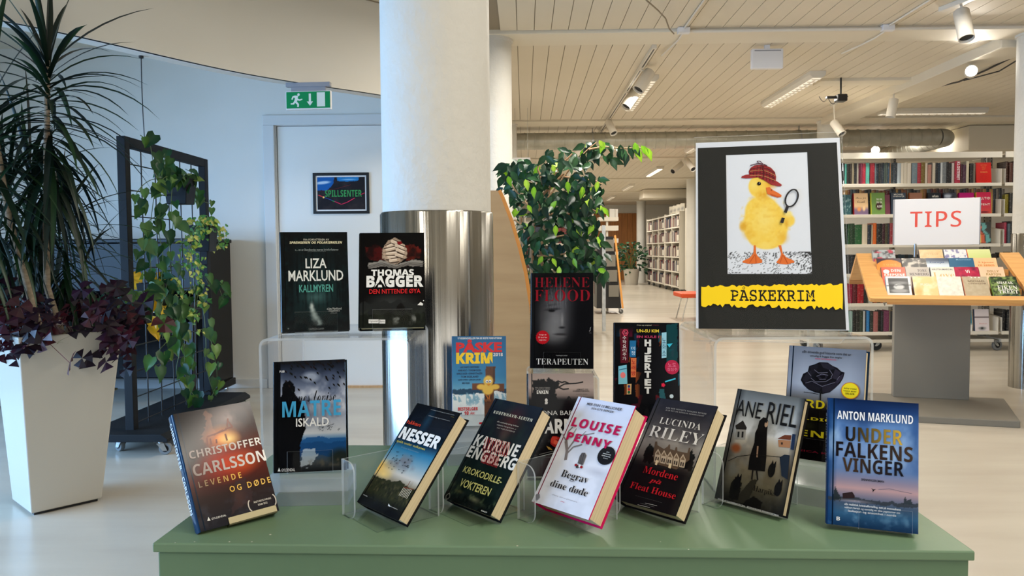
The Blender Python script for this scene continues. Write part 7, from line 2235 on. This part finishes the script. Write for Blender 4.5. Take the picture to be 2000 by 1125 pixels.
# ------------------------------------------------------------------ the corridor beyond
def low_case(label, x0, x1, y, tops, dpt=.28, facing='Y'):
    t = thing('bookcase', label, 'bookcase', ((x0 + x1) / 2, y, 0))
    for z in tops:
        MB().box((x0 + .003, y + .002, z - .03), (x1 - .003, y + dpt - .002, z)).build('shelf', M['shelfwhite'], t, world=True)
    for x in (x0, x1 - .02):
        MB().box((x, y, .1), (x + .02, y + dpt, tops[-1] + .1)).build('side', M['shelfwhite'], t, world=True)
    MB().box((x0, y + dpt, .15), (x1, y + dpt + .01, tops[-1])).build('back', M['shelfback'], t, world=True)
    for x in (x0 + .06, x1 - .06):
        caster('castor', t, (x, y + .06, 0), r=.04, w=.025, h=.12)
    return t
FP = [hx(c) for c in ('#1c2430', '#303c58', '#d8d0c0', '#7a1c20', '#1a1c20', '#2a2c30', '#5a2a2c', '#8a8478', '#3a4250', '#6a3a34', '#a89a88', '#24304a', '#74685c', '#b0a494', '#4a3a48', '#7a2a28', '#c4b8a4')]
TOPS = [.16, .54, .92, 1.30, 1.68, 2.02]
# case whose end shows between the corridor column and the poster
low_case('pale bookcase glimpsed between the corridor column and the poster', 3.98, 5.0, 18.86, TOPS)
for r_, z in enumerate(TOPS[:5]):
    x = 4.0
    j = 0
    while x < 4.42:
        th_ = random.uniform(.03, .055)
        c = random.choice(FP)
        spine(x + th_ / 2, 18.88, z, th_ * .95, .17, random.uniform(.2, .28), c, f'tiny {cname(c)} book, {ordinal(j)} from corridor column, {ORD[r_]} shelf up, by the poster edge', 'far books by the poster edge')
        x += th_
        j += 1
# long case along the corridor, facing the aisle
CXX = 3.86
t = thing('bookcase', 'long white bookcase along the far corridor beyond the orange bench', 'bookcase', (CXX + .15, 21.4, 0))
Y0_, Y1_ = 19.25, 24.4
for z in TOPS:
    MB().box((CXX + .002, Y0_ + .003, z - .03), (CXX + .298, Y1_ - .003, z)).build('shelf', M['shelfwhite'], t, world=True)
for k in range(6):
    y = Y0_ + (Y1_ - Y0_ - .02) * k / 5
    MB().box((CXX, y, .1), (CXX + .3, y + .02, TOPS[-1] + .04)).build('side', M['shelfwhite'], t, world=True)
    caster('castor', t, (CXX + .05, y + (.08 if k < 5 else -.08), 0), r=.045, w=.025, h=.13, rz=.5)
    for z in TOPS[:5]:
        if k % 2 == 0:
            MB().box((CXX - .012, y + .02, z + .02), (CXX - .006, y + .26, z + .17)).build('face_plate', M['shelfwhite'], t, world=True)
MB().box((CXX + .3, Y0_, .13), (CXX + .31, Y1_, TOPS[-1])).build('back', M['shelfback'], t, world=True)
rest = MB()
FP2 = FP
cnt = 0
for r_, z in enumerate(TOPS[:5]):
    y, j = Y0_ + .04, 0
    while y < Y1_ - .06:
        th_ = random.uniform(.03, .06)
        c = random.choice(FP)
        hh = random.uniform(.2, .29)
        if j < 9:
            spine(CXX + .03, y + th_ / 2, z, th_ * .95, .18, hh, c, f'tiny {cname(c)} book, {ordinal(j)} from near end, {ORD[r_]} shelf up, long corridor bookcase', 'far books in the corridor', 0, -math.pi / 2)
        else:
            rest.box((CXX + .03, y, z), (CXX + .2, y + th_ * .95, z + hh), 0, c)
        y += th_
        j += 1
o = rest.build('distant_book_rows', mat_vc('distant_spines', .5), colors=True)
tag(o, 'rows of tiny distant books at the far part of the corridor bookcase', 'books', kind='stuff')
for i in range(4):
    a = at(1303 + 9 * i, 414, 19.6 + .5 * (3 - i))
    t_ = flat_book('display_book', f'small pale book standing on top of the corridor bookcase, {ORD[i]} from the far side', 'books on top of the corridor case', Art(4, 5, (206, 200, 184)).blob(.5, .6, .3, .2, (60, 60, 70)), .17, .25, .02, (CXX + .15, a.y, TOPS[-1]), Matrix.Rotation(-1.1, 3, 'Z'), (206, 200, 184))
# bookcase behind the fig
low_case('low white bookcase seen through the fig leaves', .0, .95, 10.6, [.14, .50, .86, 1.20, 1.5])
for r_, z in enumerate((.14, .50, .86, 1.20)):
    x, j = .03, 0
    while x < .90:
        th_ = random.uniform(.07, .11)
        c = random.choice(FP)
        if r_ >= 2 or r_ == 1 and x > .6:
            spine(x + th_ / 2, 10.62, z, th_ * .95, .18, random.uniform(.2, .28), c, f'{cname(c)} book, {ordinal(j)} from the column side, {ORD[r_]} shelf up, behind the fig', 'books behind the fig')
        x += th_
        j += 1
# black slanted magazine rack with orange wooden side, grey post stand
t = thing('magazine_rack', 'black slanted magazine rack with an orange wooden edge in the corridor', 'magazine rack', (1.55, 13.2, 0))
a, b, c_, d2 = at(1184, 462, 13.2), at(1201, 458, 13.2), at(1216, 566, 13.2), at(1188, 566, 13.2)
mb = MB().prism([(a.x - .15, 13.2, a.z), (b.x - .03, 13.2, a.z), (c_.x - .02, 13.2, .10), (d2.x - .2, 13.2, .10)], (0, .7, 0))
mb.build('slanted_body', M['darkplastic'], t, world=True)
MB().bar((b.x, 13.19, a.z + .02), (c_.x, 13.19, .10), .03, .05, up=(0, 1, 0)).build('wooden_edge', M['plyedge'], t, world=True)
mb = MB()
for k in range(4):
    z = .3 + .26 * k
    x = c_.x + (b.x - c_.x) * (z - .1) / (a.z - .1)
    mb.box((x - .22, 13.15, z), (x - .05, 13.19, z + .2), 0)
mb.build('magazine_pockets', M['greysteel'], t, world=True)
for x in (d2.x - .1, c_.x - .04):
    caster('castor', t, (x, 13.3, 0), r=.04, w=.03, h=.10)
t = thing('shelf_stand', 'white stepped shelf unit above the black magazine rack', 'shelf unit', (1.5, 13.9, 0))
for y0, y1 in ((424, 431), (441, 450), (466, 474), (492, 498)):
    a, b = at(1170, y0, 13.95), at(1208, y1, 13.95)
    MB().box((a.x, 13.95, b.z), (b.x, 14.3, a.z)).build('shelf', M['shelfwhite'], t, world=True)
a, b = at(1184, 420, 14.0), at(1188, 560, 14.0)
MB().box((a.x, 14.0, 0), (b.x, 14.05, a.z)).build('upright', M['shelfwhite'], t, world=True)
for i, px in enumerate((1191, 1196, 1202)):
    a, b = at(px, 408, 14.05), at(px + 5, 424, 14.05)
    flat_book('display_book', f'white book standing on top of the stepped shelf unit, {ORD[i]} from the fig', 'books on the stepped unit', Art(3, 4, (214, 212, 204)), b.x - a.x, a.z - b.z, .02, ((a.x + b.x) / 2, 14.05, b.z), None, (214, 212, 204))
t = thing('post_stand', 'grey metal post on a flat foot beside the fig leaves', 'stand', (1.02, 10.1, 0))
a, b = at(1176, 440, 10.1), at(1183, 585, 10.1)
MB().box((a.x, 10.1, .03), (b.x, 10.15, a.z)).build('post', M['zinc'], t, world=True)
a, b, c_ = atz(1150, 597, 0), atz(1212, 597, 0), atz(1180, 578, 0)
mb = MB().prism([(a.x, a.y, 0), (b.x, b.y, 0), (b.x - .06, b.y + .5, 0), (a.x - .1, a.y + .5, 0)], (0, 0, .02))
mb.add([(a.x, a.y, .02), (b.x, b.y, .02), (b.x - .06, b.y + .5, .02), (a.x - .1, a.y + .5, .02), (c_.x, a.y + .25, .10)], [(0, 1, 4), (1, 2, 4), (2, 3, 4), (3, 0, 4)])
mb.build('foot', M['greysteel'], t, world=True)
# orange bench
t = thing('bench', 'orange upholstered bench with a chrome leg, cut off by the poster', 'bench', (2.8, 12.0, 0))
a = at(1327, 566, 11.9)
MB().box((a.x, 11.75, .36), (a.x + 1.2, 12.4, .43)).build('seat', M['orangefab'], t, world=True, bevel=.015, seg=3)
for x, s in ((a.x + .12, -.09), (a.x + 1.1, .09)):
    for y in (11.85, 12.3):
        MB().tube([(x, y, .36), (x + s, y, 0.0)], .010, 8).build('leg', M['chrome'], t, world=True, smooth=40)
# corridor plant
t = thing('floor_plant', 'dark leafy plant in a pale pot at the end of the corridor', 'plant', (3.38, 24.4, 0))
MB().lathe([(.001, 0), (.2, 0), (.26, .5), (.24, .5), (.23, .44), (.001, .44)], (3.38, 24.4, 0), 24).build('pot', M['planter'], t, world=True, smooth=40)
mb = MB()
for k in range(190):
    a_ = random.uniform(0, 6.28)
    r_ = random.uniform(.05, .5)
    p = Vector((3.38 + r_ * math.cos(a_), 24.4 + r_ * math.sin(a_) * .6, .55 + random.random() * .85 - r_ * .5))
    figleaf(mb, p, (math.cos(a_), math.sin(a_), random.uniform(-.6, .6)), (0, -1, .4), .14, random.choice(FG))
mb.build('foliage', M['darkleaf'], t, world=True, colors=True)
mb = MB()
for k in range(9):
    a_ = k * .7
    mb.tube([(3.38, 24.4, .42), (3.38 + .2 * math.cos(a_), 24.4 + .15 * math.sin(a_), .9), (3.38 + .4 * math.cos(a_), 24.4 + .25 * math.sin(a_), 1.15)], .012, 5)
mb.build('stems', M['vine'], t, world=True)
# hanging white panel between column and fig
a, b = at(1001, 308, 9.0), at(1036, 345, 9.0)
t = thing('hanging_sign', 'blank white panel hanging behind the fig beside the second column', 'sign', ((a.x + b.x) / 2, 9.0, b.z))
MB().box((a.x, 9.0, b.z), (b.x, 9.012, a.z)).build('panel', M['whiteplastic'], t, world=True)
for x in (a.x + .03, b.x - .03):
    MB().tube([(x, 9.006, a.z), (x, 9.006, CZ)], .0015, 4).build('suspension_wire', M['zinc'], t, world=True)

bpy.data.objects.remove(_to)
bpy.data.curves.remove(_tc)
